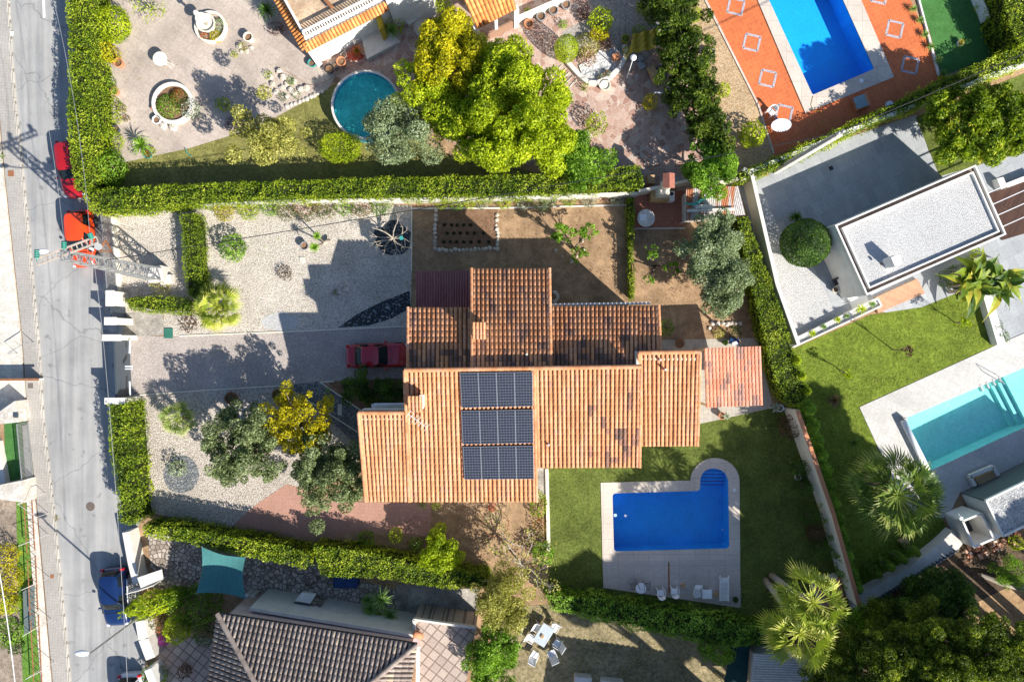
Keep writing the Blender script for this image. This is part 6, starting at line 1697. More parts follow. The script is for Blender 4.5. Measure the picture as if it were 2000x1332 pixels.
# ================================================================= CARS
def paint(name, c, rough=.25):
    m, t, b = nodes(name, rough, .5); b.inputs['Base Color'].default_value = (*c, 1); b.inputs['Coat Weight'].default_value = .8; b.inputs['Coat Roughness'].default_value = .05
    n = N(t, 'ShaderNodeTexNoise', Scale=2.0, Detail=3.0); t.links.new(pos(t), n.inputs['Vector'])
    t.links.new(ramp(t, n.outputs[0], [(.3, tuple(x * .9 for x in c)), (.7, c)]), b.inputs['Base Color'])
    return m
def car(px, py, heading, L_, W_, Hh, pm, label, hatch=True, hood_t=.22):
    loc = P(px, py, 0); t = thing('parked_car', label, 'car', loc)
    R = Matrix.Rotation(heading, 3, 'Z')
    def w_(p): return loc + R @ Vector(p)
    tb = [(-.5, .36, .60), (-.488, .43, .80), (-.45, .475, .90), (-.3, .5, .94), (-.1, .5, .93), (.1, .5, .94), (.22, .498, .97), (.30, .49, .93), (.40, .475, .84), (.465, .44, .74), (.493, .37, .62), (.5, .33, .5)]
    m = MB(); V = []
    for (x, hw, z) in tb:
        hw *= W_; x *= L_
        half = [(hw * .86, .2), (hw * .97, .32), (hw, .55 if z > .6 else z * .8), (hw * .97, z * .9), (hw * .84, z), (hw * .45, z + .035)]
        ring_ = [(-a, b) for a, b in half] + [(0, z + .045)] + half[::-1]
        V += [w_((x, a, b)) for a, b in ring_]
    n = 13; F = []
    for i in range(len(tb) - 1):
        for k in range(n - 1): F.append((i * n + k, (i + 1) * n + k, (i + 1) * n + k + 1, i * n + k + 1))
        F.append((i * n + n - 1, (i + 1) * n + n - 1, (i + 1) * n, i * n))
    F.append(tuple(range(n))); F.append(tuple((len(tb) - 1) * n + k for k in range(n))[::-1])
    m.add(V, F); m.build('body', pm, t, smooth=True, sub=1)
    x0, x1 = (-.465 if hatch else -.36) * L_, hood_t * L_
    r0, r1 = (-.40 if hatch else -.22) * L_, (hood_t - .16) * L_
    hb, ht = W_ * .455, W_ * .36; zb = .88; zt = Hh - .05
    def se(th, xa, xb, hy, n=5.0):
        c, s_ = math.cos(th), math.sin(th); e_ = 2 / n
        return ((xa + xb) / 2 + (xb - xa) / 2 * math.copysign(abs(c) ** e_, c), hy * math.copysign(abs(s_) ** e_, s_))
    def gh(th, s_, off=0.0):
        bx, by = se(th, x0, x1, hb); tx, ty = se(th, r0, r1, ht)
        x = bx + (tx - bx) * s_; y = by + (ty - by) * s_; z = zb + (zt - zb) * s_
        bl = .05 * math.sin(math.pi * s_) + off; l_ = math.hypot(math.cos(th), math.sin(th))
        return w_((x + bl * math.cos(th), y + bl * math.sin(th), z + off * .6))
    NT = 64
    mm = MB(); vs = [gh(2 * math.pi * i / NT, k / 5) for k in range(6) for i in range(NT)]
    mm.add(vs, [(k * NT + i, k * NT + (i + 1) % NT, (k + 1) * NT + (i + 1) % NT, (k + 1) * NT + i) for k in range(5) for i in range(NT)]); mm.build('pillars', pm, t, smooth=True)
    def pane(name, d0, d1, s0=.1, s1=.93):
        m2 = MB(); n_ = 14; vs = [gh(math.radians(d0 + (d1 - d0) * i / n_), s0 + (s1 - s0) * k / 5, .012) for k in range(6) for i in range(n_ + 1)]
        m2.add(vs, [(k * (n_ + 1) + i, k * (n_ + 1) + i + 1, (k + 1) * (n_ + 1) + i + 1, (k + 1) * (n_ + 1) + i) for k in range(5) for i in range(n_)]); m2.build(name, X['glass'], t, smooth=True)
    pane('windscreen', -41, 41, .06, .97); pane('rear_window', 141, 219)
    for sg in (1, -1):
        pane('side_window', sg * 52, sg * 86, .2, .9); pane('side_window', sg * 91, sg * 128, .2, .9)
    mm = MB(); NR = 9; vs = []
    for k in range(NR):
        f = 1 - k / NR
        for i in range(NT):
            x, y = se(2 * math.pi * i / NT, r0, r1, ht, 5.0 - 1.5 * (1 - f)); cx_ = (r0 + r1) / 2
            vs.append(w_((cx_ + (x - cx_) * f * 1.02, y * f * 1.02, zt + .085 * (1 - f ** 2.4))))
    vs.append(w_(((r0 + r1) / 2, 0, zt + .086)))
    mm.add(vs, [(k * NT + i, k * NT + (i + 1) % NT, (k + 1) * NT + (i + 1) % NT, (k + 1) * NT + i) for k in range(NR - 1) for i in range(NT)] + [((NR - 1) * NT + i, (NR - 1) * NT + (i + 1) % NT, NR * NT) for i in range(NT)])
    mm.build('roof', pm, t, smooth=True)
    for s_ in (-1, 1):
        mm = MB(); mm.ball(w_((L_ * .463, s_ * W_ * .37, .66)), .14, 10, 6, sz=.6); mm.build('headlight', X['head_l'], t, smooth=True)
        mm = MB(); mm.box(w_((-L_ * .468, s_ * W_ * .40, .83)), (.14, .22, .2), heading); mm.build('tail_light', X['red_l'], t)
        mm = MB(); mm.ball(w_((x1 - .25, s_ * (W_ * .5 + .09), .98)), .11, 8, 6, sz=.7); mm.build('mirror', pm, t, smooth=True)
        for xx in (-.3, .31):
            wm = MB(); c = w_((xx * L_, s_ * W_ * .45, .31)); ax = R @ Vector((0, 1, 0))
            wm.tube([c - ax * .1, c + ax * .1], .31, 18); wh = wm.build('wheel', X['black'], t)
            rm = MB(); rm.tube([c + ax * s_ * .09, c + ax * s_ * .115], .19, 12); rm.build('rim', X['metal_g'], wh)
    mm = MB(); mm.box(w_((x1 + .12, 0, .985)), (.05, W_ * .6, .02), heading); mm.build('wiper', X['black'], t)
    return t
PR = paint('dark_red_paint', (.36, .008, .012)); PO = paint('orange_red_paint', (.74, .06, .008)); PB = paint('navy_blue_paint', (.005, .02, .085)); PW = paint('silver_white_paint', (.6, .6, .62)); PC = paint('wine_red_paint', (.42, .006, .02))
down = -math.pi / 2
car(152, 334, down + .12, 4.1, 1.7, 1.48, PR, 'dark red hatchback tucked under the tall street hedge')
car(171, 469, down + .06, 4.1, 1.72, 1.6, PO, 'bright orange red hatchback beneath the lattice pylon')
car(236, 1158, down + .07, 4.2, 1.78, 1.5, PB, 'dark blue hatchback parked beside the white grating')
car(268, 1362, down + .05, 4.2, 1.75, 1.5, PW, 'silver white car half cut by the bottom edge')
car(741, 694, .03, 4.5, 1.78, 1.42, PC, 'wine red car on the driveway in the shade of the villa', hatch=False, hood_t=.2)

# ================================================================= PYLON, POLES, LAMPS, CABLES
pyb = P(318, 538, 0); pyt_h = 10.1; pyt = P(128, 500, pyt_h)
axis = Vector((pyb.x, pyb.y, 0)); top = Vector((pyt.x, pyt.y, pyt_h))
t = thing('lattice_pylon', 'tall grey steel lattice power pylon with one long cross arm over the street', 'pylon', axis)
m = MB(); m.box((pyb.x, pyb.y, 0), (1.1, 1.0, 1.1), base=True, rz=.2); m.box((pyb.x + .45, pyb.y - .35, 0), (.8, .6, .5), base=True, rz=.2); m.build('concrete_foot', X['offwhite'], t)
def lat(zz):
    f = (zz - 1.1) / (pyt_h - 1.1); c = axis.lerp(Vector((top.x, top.y, 0)), 0) ; wdt = .42 - .17 * f
    return Vector((pyb.x + (top.x - pyb.x) * f, pyb.y + (top.y - pyb.y) * f, zz)), wdt
mm = MB(); prev = None; NS = 22
for k in range(NS + 1):
    z = 1.1 + (pyt_h - 1.1) * k / NS; c, wd = lat(z)
    cs = [c + Vector((i * wd, j * wd, 0)) for i, j in ((-1, -1), (1, -1), (1, 1), (-1, 1))]
    if prev:
        for q in range(4):
            mm.beam(prev[q], cs[q], .09, .09)
            mm.beam(prev[q] if k % 2 else prev[(q + 1) % 4], cs[(q + 1) % 4] if k % 2 else cs[q], .045, .045)
            if k % 2 == 0: mm.beam(cs[q], cs[(q + 1) % 4], .045, .045)
    prev = cs
mm.build('lattice_mast', X['metal_g'], t)
mm = MB(); aL, aR = P(72, 512, pyt_h - .1), P(190, 468, pyt_h - .1)
d = (aR - aL).normalized(); sd_ = Vector((-d.y, d.x, 0)) * .18
for s_ in (-1, 1): mm.beam(aL + sd_ * s_, aR + sd_ * s_, .08, .1)
for k in range(13):
    c = aL.lerp(aR, k / 12); mm.beam(c - sd_, c + sd_, .05, .06)
mm.build('cross_arm', m_plain('weathered_arm_steel', (.5, .42, .34), .7, .4, .3, var=.2), t)
wires_at = []
for (x, y, nm) in ((72, 488, 0), (125, 472, 0), (175, 456, 0)):
    ins = MB(); b0 = aL.lerp(aR, {72: .0, 125: .45, 175: .93}[x]); e0 = P(x, y, pyt_h + .1)
    for k in range(4): c = b0.lerp(e0, .35 + k * .18); ins.tube([c, c + (e0 - b0).normalized() * .07], .14, 10)
    ins.tube([b0, e0], .03, 5); ins.build('insulator', X['insul'], t); wires_at.append(e0)
# cut-outs and switch gear lower on the mast
mm = MB()
for (x0, y0, x1, y1, hh) in ((205, 470, 195, 492, 7), (207, 470, 218, 492, 7), (196, 490, 220, 492, 7)): mm.beam(P(x0, y0, hh), P(x1, y1, hh), .08, .1)
mm.build('bracket', X['rust'], t)
mm = MB(); mm.tube([P(188, 478, 7.2), P(192, 482, 7.9)], .22, 10); mm.tube([P(176, 482, 7.2), P(178, 488, 7.8)], .16, 8); mm.build('transformer', X['metal_dk'], t)
mm = MB()
for k in range(3): mm.tube([P(170 + k * 9, 474 - k * 2, 7.4), P(173 + k * 9, 488 - k * 2, 7.2)], .07, 7)
mm.build('fuse_holder', X['head_l'], t)
lh = thing('street_lamp', 'pale street lamp head reaching past the tip of the pylon cross arm', 'street lamp', P(228, 500, 0))
m = MB(); c = P(82, 491, 7.9); m.ball(c, .42, 12, 8, sz=.25); V_ = m.v
m.v = [(c.x + (p[0] - c.x) * 1.0, c.y + (p[1] - c.y) * .38, p[2]) for p in m.v]; m.build('lamp_head', X['plastic_w'], lh, smooth=True)
m = MB(); m.tube([P(232, 508, 0), P(228 - 40, 508 - 7, 7.8), P(96, 494, 7.95)], [.07, .05, .04], 7); m.build('pole', X['metal_g'], lh)
lp = thing('street_lamp', 'grey street lamp with long arm over the road beside the dark blue car', 'street lamp', P(289, 1192, 0))
pt = P(256, 1216, 3.6); hd = P(160, 1275, 7.3); b = P(289, 1192, 0); tp = Vector((b.x, b.y, 7.0))
m = MB(); m.tube([b, tp, hd], [.09, .06, .045], 8); m.build('pole', X['metal_g'], lp)
m = MB(); c = hd; m.ball(c, .46, 14, 8, sz=.28); m.v = [(c.x + (p[0] - c.x), c.y + (p[1] - c.y) * .42, p[2]) for p in m.v]; m.build('lamp_head', X['plastic_w'], lp, smooth=True)
# a third lamp whose head shows only as a shadow: base behind the hedge
# concrete pole at upper right
cp = thing('concrete_pole', 'long slotted concrete utility pole leaning over the diagonal hedge', 'utility pole', P(1515, 335, 0))
b, e = P(1515, 335, 0), P(1640, 262, 9.3)
m = MB()
for s_ in (-1, 1):
    o_ = Vector((.0, .12 * s_, 0)); m.beam(b + o_, e + o_ * .6, .10, .34)
for k in range(16): c = b.lerp(e, (k + .5) / 16); m.beam(c - Vector((0, .14, 0)), c + Vector((0, .14, 0)), .2, .22)
m.build('shaft', X['offwhite'], cp)
m = MB(); m.beam(e + Vector((-.25, -.1, .1)), e + Vector((.25, .1, .1)), .1, .1); m.ball(e + Vector((.1, .1, .2)), .12); m.ball(e + Vector((-.15, 0, .2)), .1); m.build('clamp', X['metal_g'], cp)
def cable(a, b, label, sag=.4, r=.014, mat='black', n=18):
    a, b = Vector(a), Vector(b); m = MB()
    m.tube([a.lerp(b, i / n) - Vector((0, 0, sag * 4 * (i / n) * (1 - i / n))) for i in range(n + 1)], r, 5)
    o = m.build('overhead_cable', X[mat]); tag(o, label, 'cable'); return o
cable(P(208, 508, 7.5), P(1640, 260, 9.2), 'black overhead cable from the pylon across the garden to the concrete pole', .9, .025)
cable(P(1640, 258, 9.2), P(2030, 92, 9.5), 'dark overhead cable from the concrete pole to the top right corner', .2, .03)
cable(wires_at[2], P(205, 700, 9.6), 'thin pale wire from the pylon down along the street side', .1, .014, 'metal_g')
cable(P(205, 700, 9.6), P(252, 1400, 9.6), 'pale overhead wire above the lower street hedge and blue car', .2, .014, 'metal_g')
cable(wires_at[0], P(-40, -220, 10.2), 'leftmost thin wire running up from the pylon to the left corner', .6, .012, 'metal_g')
cable(wires_at[1], P(36, -10, 10.2), 'middle thin wire running up from the pylon above the road', .5, .012, 'metal_g')
cable(wires_at[2], P(100, -20, 10.2), 'right thin wire running up from the pylon above the dark red car', .5, .012, 'metal_g')
cable(P(-8, 1080, 9), P(30, 1340, 9), 'pale wire at the lower left edge over the shrubs', .1, .025, 'metal_w')
# ground level service items
def flat(name, px, py, sx, sy, label, mat, rz=0, z=.03, h=.03, cat='manhole cover', rnd_=False):
    p = P(px, py); m = MB()
    if rnd_: m.cyl((p.x, p.y), sx / 2, sx / 2, z - h, z, 20)
    else: m.box((p.x, p.y, z - h / 2), (sx, sy, h), rz)
    o = m.build(name, X[mat] if isinstance(mat, str) else mat); tag(o, label, cat); return o
flat('manhole_cover', 177, 989, .62, 0, 'round iron manhole cover in the middle of the road', m_plain('iron_brown', (.16, .12, .1), .7, .4, .3, var=.3, scale=15), rnd_=True)
flat('drain_grate', 24, 340, .42, .42, 'brown square cover on the pavement near the top lamp shadow', 'rust', z=.14)
flat('drain_grate', 104, 1124, .26, .26, 'small brown square cover on the lower pavement', 'rust', z=.14)
flat('drain_grate', 62, 753, .36, .36, 'grey brown grate on the pavement below the rusty topped wall', m_plain('grate_grey', (.13, .11, .1), .8, .3, var=.3, scale=20), z=.14)
flat('inspection_lid', 591, 508, .42, .42, 'pale square inspection lid in the cream gravel', 'conc_w', z=.06)
flat('inspection_lid', 330, 651, .62, .72, 'dark green framed lid beside the driveway entrance', m_plain('green_lid', (.03, .14, .1), .6, .3, var=.2), z=.08)
flat('drain_grate', 1623, 329, .3, .3, 'small black square drain in the tiled court', 'black', z=.03, rz=.4)
flat('service_plate', 1434, 956, .2, .2, 'small white skimmer lid on the pool terrace', 'plastic_w', z=.07)
# west side objects
t = thing('rust_topped_wall', 'thin wall with rusty orange top across the pale forecourt', 'wall', P(40, 743, 0)); m = MB(); m.beam(P(-40, 742, .62), P(76, 741, .62), .12, 1.0); m.build('panel', X['offwhite'], t)
m = MB(); m.beam(P(-40, 742, 1.14), P(76, 741, 1.14), .16, .06); m.build('top', X['rust'], t)
t = thing('metal_barrier', 'thin grey metal hoop barrier on the pale forecourt', 'barrier', P(45, 668, 0)); m = MB(); a, b = P(66, 669, .14), P(34, 690, .14); m.tube([a, a + Vector((0, 0, .9)), b + Vector((0, 0, .9)), b], .03, 6); m.build('hoop', X['metal_g'], t)
for i, (pl, lb) in enumerate((([(10, 812), (56, 780), (64, 820), (8, 826)], 'upper pale stone gate block left of the pavement'), ([(12, 942), (72, 930), (74, 972), (40, 968), (12, 962)], 'lower pale stone gate block left of the pavement'))):
    t = thing('stone_block', lb, 'gate pier', P(*pl[0])); m = MB(); m.prism(gp(pl), 0, 1.4); m.build('masonry', m_crazy('pale_stone_masonry%d' % i, [(0, (.5, .45, .38)), (1, (.68, .63, .56))], (.45, .4, .33), 3.0, .04, bs=.2), t)
m = MB(); p = P(32, 811, 1.4); m.box((p.x, p.y, 1.45), (.3, .3, .1)); o = m.build('intercom_box', X['metal_dk']); tag(o, 'dark square box on top of the upper stone gate block', 'box')
railing('garden_railing', (58, 824), (68, 932), .15, 1.3, 46, 'thin vertical railing in front of the green turf at left', 'metal_g')
for i, (a, b, lb) in enumerate((((66, 972), (72, 1072), 'upper rust brown low fence above the turf strip'), ((73, 1085), (78, 1190), 'middle rust brown low fence beside the turf strip'), ((79, 1200), (86, 1340), 'lower rust brown low fence beside the turf strip'))):
    railing('low_fence', a, b, .15, 1.0, 8, lb, 'rust')
for i, (a, b, lb) in enumerate((((34, 985), (66, 970), 'uppermost pale bracing pole over the turf strip'), ((36, 985), (72, 1010), 'diagonal pale bracing pole over the turf strip'), ((36, 1066), (72, 1052), 'second pale crossbar over the turf strip'), ((42, 1152), (74, 1138), 'third pale crossbar over the turf strip'), ((44, 1242), (78, 1222), 'fourth pale crossbar over the turf strip'), ((50, 1326), (84, 1308), 'lowest pale crossbar over the turf strip'))):
    m = MB(); m.tube([P(*a, 1.3), P(*b, 1.3)], .02, 6); m.tube([P(*b, 1.3), Vector((P(*b, 1.3).x, P(*b, 1.3).y, 0))], .02, 6); m.tube([P(*a, 1.3), Vector((P(*a, 1.3).x, P(*a, 1.3).y, 0))], .02, 6)
    o = m.build('bracing_pole', X['offwhite']); tag(o, lb, 'pole')
m = MB(); m.prism(gp([(45, 1155), (68, 1142), (68, 1225), (48, 1238)], .5), .5, .53); o = m.build('netting', m_plain('grey_netting', (.12, .15, .14), .8, .2, var=.3, scale=10)); tag(o, 'grey netting sheet laid over the striped turf', 'netting')
t = thing('corner_wall', 'pale angled wall and path at the lower left beside turf', 'wall', P(5, 870, 0)); m = MB(); m.prism(gp([(-40, 830), (6, 860), (14, 900), (24, 960), (-40, 990)]), 0, .5); m.build('mass', X['offwhite'], t)

# ================================================================= POTS, STONES, FURNITURE
def pot(px, py, r, h, label, mat='terra', fill=None, kind='plant_pot', group=None, z=0):
    """r in px at rim"""
    c = P(px, py, h + z); R = r / K; t = thing(kind, label, 'pot', (c.x, c.y, z), group)
    m = MB(); m.lathe((c.x, c.y, z), [(R * .68, 0), (R * .95, h * .9), (R * 1.05, h * .9), (R * 1.05, h), (R * .85, h), (R * .8, h * .75)], 18); m.build('vessel', X[mat], t, smooth=False)
    m = MB(); m.cyl((c.x, c.y), R * .8, R * .8, h * .7 + z, h * .76 + z, 16); m.build('soil', X['soil_dark'], t)
    if fill:
        n = 140; s = sphere_pts(n); s[:, 2] = np.abs(s[:, 2]); leaves('plant', s * RNG.uniform(.5, 1.15, (n, 1)) * R * 1.1 + np.array((c.x, c.y, z + h * .9)), s, .12, L[fill], t, .7)
    return t
pot(33 + 1000, 46, 9, .5, 'orange clay pot at the left end of the row by the white plinth')
for i, (x, y, lb) in enumerate(((1057, 32, 'dark grey tub next to the orange clay pot'), (1081, 20, 'middle dark grey tub of the row by the white plinth'), (1106, 9, 'last dark grey tub of the row near the top edge'))): pot(x, y, 9, .5, lb, 'metal_g', group='dark grey tubs in a row')
pot(609, 123, 8, .4, 'teal round pot at the white house corner', 'teal', group=None)
pot(642, 134, 9, .45, 'large black pot beside the round pool', 'black')
pot(654, 127, 6, .35, 'small dark blue pot between black pot and orange pot', 'metal_dk')
pot(666, 120, 9, .5, 'wide orange pot left of the red shrub', 'terra')
pot(671, 108, 6, .3, 'grey blue pot tucked behind the wide orange pot', 'metal_g')
pot(833, 20, 7, .6, 'round tan pot on the curved bench wall', 'cream')
pot(451, 778, 12, .5, 'large dark brown bowl pot on the driveway edge', 'rust', 'dark')
pot(543, 772, 12, .5, 'large brown bowl pot above the golden tree', 'rust', 'green')
pot(1411, 812, 7, .45, 'orange clay pot on the patio corner beside pale spikes', 'terra')
pot(1524, 797, 7, .5, 'blue white pot at the foot of the clipped hedge', 'plastic_w')
pot(1328, 671, 9, .4, 'round dark tray of white stones on the patio', 'rust')
pot(230, 122, 9, .5, 'big orange clay pot under the golden shrub', 'terra')
pot(223, 178, 8, .4, 'orange pot with small plants by the street hedge', 'terra', 'green')
pot(225, 252, 7, .4, 'dark pot beside leafy shrub at the patio corner', 'metal_dk')
pot(288, 302, 8, .3, 'teal dish of pots in front of the cycad', 'teal', 'redfl')
pot(300, 212, 5, .35, 'small clay pot left of the round planted well', 'terra')
pot(305, 234, 8, .4, 'pale blue vase lying beside the round planted well', 'plastic_w')
pot(1222, 76, 8, .5, 'yellow orange pot near the yellow tarpaulin', 'yellow', 'green')
pot(1186, 145, 7, .35, 'round clay pot on the white stone bed', 'terra', 'greyleaf')
pot(1173, 152, 6, .3, 'pinkish clay pot beside the round clay one', 'terra', 'greyleaf')
pot(1388, 104, 9, .5, 'white hanging pot beside the conifer screen', 'plastic_w', 'lime')
pot(1112, 262, 6, .4, 'small red rimmed pot by the globe lamp', 'terra')
pot(1877, 83, 6, .3, 'white pot on the shaded artificial turf', 'plastic_w', 'yellow')
pot(1559, 932, 6, .3, 'white pot between round dark shrubs at the wall', 'plastic_w')
pot(1437, 1171, 5, .25, 'small black pot at the corner of the pool terrace', 'black', 'dark')
pot(594, 480, 8, .5, 'pale stone urn with dark contents on the cream gravel', 'metal_g', None)
# planted wells
def rock_ring(px, py, rx, ry, n, s, label, mat='stone_w', kind='rock_ring', arc=(0, 6.283), cat='stone ring', z=0):
    c = P(px, py); t = thing(kind, label, cat, c)
    for i in range(n):
        a = arc[0] + (arc[1] - arc[0]) * i / max(1, n - 1 if arc[1] - arc[0] < 6 else n)
        p = P(px + rx * math.cos(a), py + ry * math.sin(a)); q = s * random.uniform(.75, 1.25)
        m = MB(); m.ball((p.x, p.y, z + q * .35), q, 8, 5, sz=.6, wob=.18); m.build('stone', X[mat], t)
    return t
def rocks(pl, s, label, mat='stone', kind='rock_border', cat='stones', step=None):
    t = thing(kind, label, cat, P(*pl[0])); k = 0
    for a, b in zip(pl[:-1], pl[1:]):
        p, q = P(*a), P(*b); n = max(1, int((q - p).length / (step or s * 1.7)))
        for i in range(n):
            c = p.lerp(q, i / n); r = s * random.uniform(.75, 1.2); k += 1
            if k > 95: return t
            m = MB(); m.ball((c.x + random.uniform(-.04, .04), c.y + random.uniform(-.04, .04), r * .35), r, 8, 5, sz=.7, wob=.2); m.build('stone', X[mat], t)
    return t
def flowers(px, py, r, lf, label, n=500, h=.45, ry=1, kind='flower_bed', z=.1):
    c = P(px, py, h / 2); R = r / K; a = RNG.uniform(0, 6.283, n); q = np.sqrt(RNG.uniform(0, 1, n)) * R
    z_ = z + h * (1 - (q / R) ** 2) * RNG.uniform(.5, 1, n)
    p = np.stack([c.x + q * np.cos(a), c.y + q * np.sin(a) * ry, z_], 1)
    t = thing(kind, label, 'flower bed', (c.x, c.y, 0)); leaves('foliage', p, np.tile((0, 0, 1.), (n, 1)), .13, L[lf], t, .8); return t
t = thing('planted_well', 'large round stone planted ring in the middle of the patio', 'raised bed', P(342, 205)); m = MB(); c = P(342, 205)
m.lathe((c.x, c.y, 0), [(1.5, 0), (1.5, .4), (1.25, .4), (1.25, .2)], 28, cap=False); m.build('ring_wall', X['offwhite'], t)
m = MB(); m.cyl(c, 1.3, 1.3, .15, .25, 24); m.build('soil', X['soil_dark'], t)
flowers(328, 208, 25, 'green', 'bright green half of the planted ring', 900, .7, z=.25); flowers(350, 192, 20, 'redfl', 'reddish foliage half of the planted ring', 600, .6, z=.25); bush('silver_shrub', 373, 214, 19, .8, 'greyleaf', 'silver grey shrub at the right of the planted ring', size=.13)
rocks([(320, 246), (340, 250), (362, 258)], .3, 'three big pale boulders below the planted ring', 'stone_w', step=.8)
# fountain
t = thing('garden_fountain', 'tiered cream garden fountain in a round flower bed', 'fountain', P(412, 55)); c = P(414, 56)
m = MB(); m.lathe((c.x, c.y, 0), [(1.15, 0), (1.15, .3), (.98, .3), (.98, .15)], 28, cap=False); m.build('kerb_ring', X['cream'], t)
m = MB(); c2_ = P(408, 52); m.lathe((c2_.x, c2_.y, 0), [(.5, 0), (.62, .5), (.68, .55), (.58, .55), (.5, .35)], 24); m.build('basin', X['cream'], t)
m = MB(); m.lathe((c2_.x, c2_.y, 0), [(.12, .3), (.1, 1.1), (.4, 1.25), (.42, 1.32), (.34, 1.32), (.1, 1.2), (.09, 1.9), (.2, 2.0), (.14, 2.15), (.02, 2.3)], 20); m.build('tier', X['cream'], t, smooth=True)
flowers(428, 48, 14, 'olive', 'grey green plants around the fountain', 300); flowers(420, 72, 13, 'yellow', 'yellow and green flowers in the fountain bed', 260); flowers(398, 72, 9, 'redfl', 'orange flowers in the fountain bed', 150)
# patio tables
def round_table(px, py, r, h, label, mat='cream', cat='table', rx=1, kind='round_table'):
    c = P(px, py, h); t = thing(kind, label, cat, (c.x, c.y, 0)); R = r / K
    m = MB(); m.lathe((c.x, c.y, 0), [(R, h - .06), (R, h)], 24, sx=rx); m.build('tabletop', X[mat], t)
    m = MB(); m.lathe((c.x, c.y, 0), [(.22, 0), (.08, .1), (.08, h - .06)], 12); m.build('pedestal', X['metal_g'], t); return t
round_table(312, 115, 13.5, .75, 'round cream table alone on the grey patio')
m = MB(); 
for dx in (8, 14): a = P(320 + dx * .0 + dx, 124 + (14 - dx) * .6, .45); m.tube([P(316, 118, .5), a, Vector((a.x, a.y, 0))], .025, 5)
o = m.build('folded_stool', X['offwhite']); tag(o, 'thin pale stool legs poking out from the round cream table', 'stool')
round_table(825, 55, 17, .7, 'oval stone topped table under the tree shade', 'stone_w', rx=1.0)
round_table(1262, 426, 17, .75, 'oval mosaic table on the red barbecue patio', 'stone_w')
m = MB(); c = P(1256, 425, .78); m.box(c, (.5, .45, .04)); o = m.build('serving_tray', X['plastic_w']); tag(o, 'white square tray lying on the oval mosaic table', 'tray')
t = thing('wooden_bench', 'grey brown slatted bench against the street hedge', 'bench', P(186, 110)); m = MB()
for k in range(4): m.beam(P(178 + k * 3, 100 + k * 1.5, .45), P(192 + k * 3, 124 + k * 1.5 - 5, .45), .09, .03)
m.build('seat', X['woodlt'], t); m = MB(); m.beam(P(180, 104, .2), P(186, 102, .2), .06, .4); m.beam(P(192, 120, .2), P(199, 118, .2), .06, .4); m.build('legs_frame', X['metal_dk'], t)
# round above ground pool
t = thing('above_ground_pool', 'round above ground pool with blue liner and algae beside the trees', 'swimming pool', P(718, 205)); c = P(715, 206, 1.0); c = Vector((c.x, c.y, 0)); R = 66 / K * (1 - 1.1 / H)
m = MB(); m.lathe(c, [(R, 0), (R, 1.1), (R - .03, 1.1), (R - .03, .02)], 64, cap=False); m.build('wall', X['liner'], t)
m = MB(); m.lathe((c.x, c.y, 1.1), [(R + .06, -.02), (R + .06, .03), (R - .10, .03), (R - .10, -.02)], 64, cap=False); m.build('rim', X['offwhite'], t)
m = MB(); m.cyl(c, R - .05, R - .05, .52, .55, 48); m.build('floor', m_ground('algae_pool_floor', (.05, .60, .44), (.14, .82, .66), 2.6, (.45, .93, .80), .6, .2, .75, 1.2, .5, 9), t)
m = MB(); m.add([(c.x + (R - .05) * math.cos(i * .1309), c.y + (R - .05) * math.sin(i * .1309), .95) for i in range(48)], [tuple(range(48))]); m.build('water', X['water'], t)
# rockery left of the pool
t = rocks([(528, 150), (545, 140), (560, 165), (575, 160), (590, 175), (560, 190), (540, 180), (532, 165), (552, 172), (570, 178), (600, 172), (612, 178)], .24, 'low rockery between patio and round pool', 'stone', step=.42)
for (x, y, lf, lb) in ((524, 147, 'lime', 'small lime tuft left of the rockery'), (568, 158, 'green', 'green plants on top of the rockery'), (580, 186, 'olive', 'grey plants at the rockery foot'), (552, 190, 'dark', 'dark plants at the rockery lower side')): bush('rockery_plant', x, y, 9, .4, lf, lb, 'plant', size=.1, stem=False)
rocks([(560, 210), (585, 200), (615, 188), (636, 176)], .17, 'line of pale stones edging the dry lawn', 'stone_w', step=.25)
# little trough group right of the fountain
pot(484, 72, 9, .6, 'pinkish bowl on the small rock group right of fountain', 'cream'); rocks([(468, 92), (472, 100), (482, 102), (492, 94), (488, 82)], .2, 'small rock group with bowl right of the fountain', 'stone', step=.35)
bush('small_shrub', 475, 92, 9, .5, 'palegold', 'small pale plant in the rock group', 'plant', size=.1); bush('small_shrub', 458, 107, 8, .4, 'lime', 'bright tuft beside the rock group', 'plant', size=.1); bush('small_shrub', 436, 204, 15, .9, 'lime', 'shrub with yellow leaves by the tree shadow', size=.14)
# curved raised beds near the topiary
sheet('white_stone_bed', [(1170, 100), (1200, 95), (1216, 108), (1214, 130), (1195, 150), (1165, 160), (1140, 158), (1130, 130), (1150, 118)], .12, m_gravel('white_boulders', [(0, (.45, .44, .42)), (1, (.75, .74, .72))], 6))
t = thing('raised_bed', 'curved low pale wall holding the white stone bed', 'raised bed', P(1170, 150)); m = MB()
pl = [(1105, 122), (1130, 150), (1148, 165), (1165, 166), (1190, 155), (1210, 135), (1222, 110), (1218, 92)]
for a, b in zip(pl[:-1], pl[1:]): m.beam(P(*a) + Vector((0, 0, .2)), P(*b) + Vector((0, 0, .2)), .3, .4)
m.build('wall', X['offwhite'], t)
flowers(1146, 88, 26, 'palegold', 'mixed yellow and pink flowers beside the topiary', 900, .6, z=.1); flowers(1147, 112, 20, 'pink', 'pink and green flowers on the stone bed', 450, .4, z=.1)
bush('brown_grass', 1182, 90, 12, .6, 'brown', 'rusty round grass clump on the pebble bed', size=.12); flowers(1222, 105, 8, 'yellow', 'yellow flowers on the curved wall', 160, .3, ry=2, z=.35)
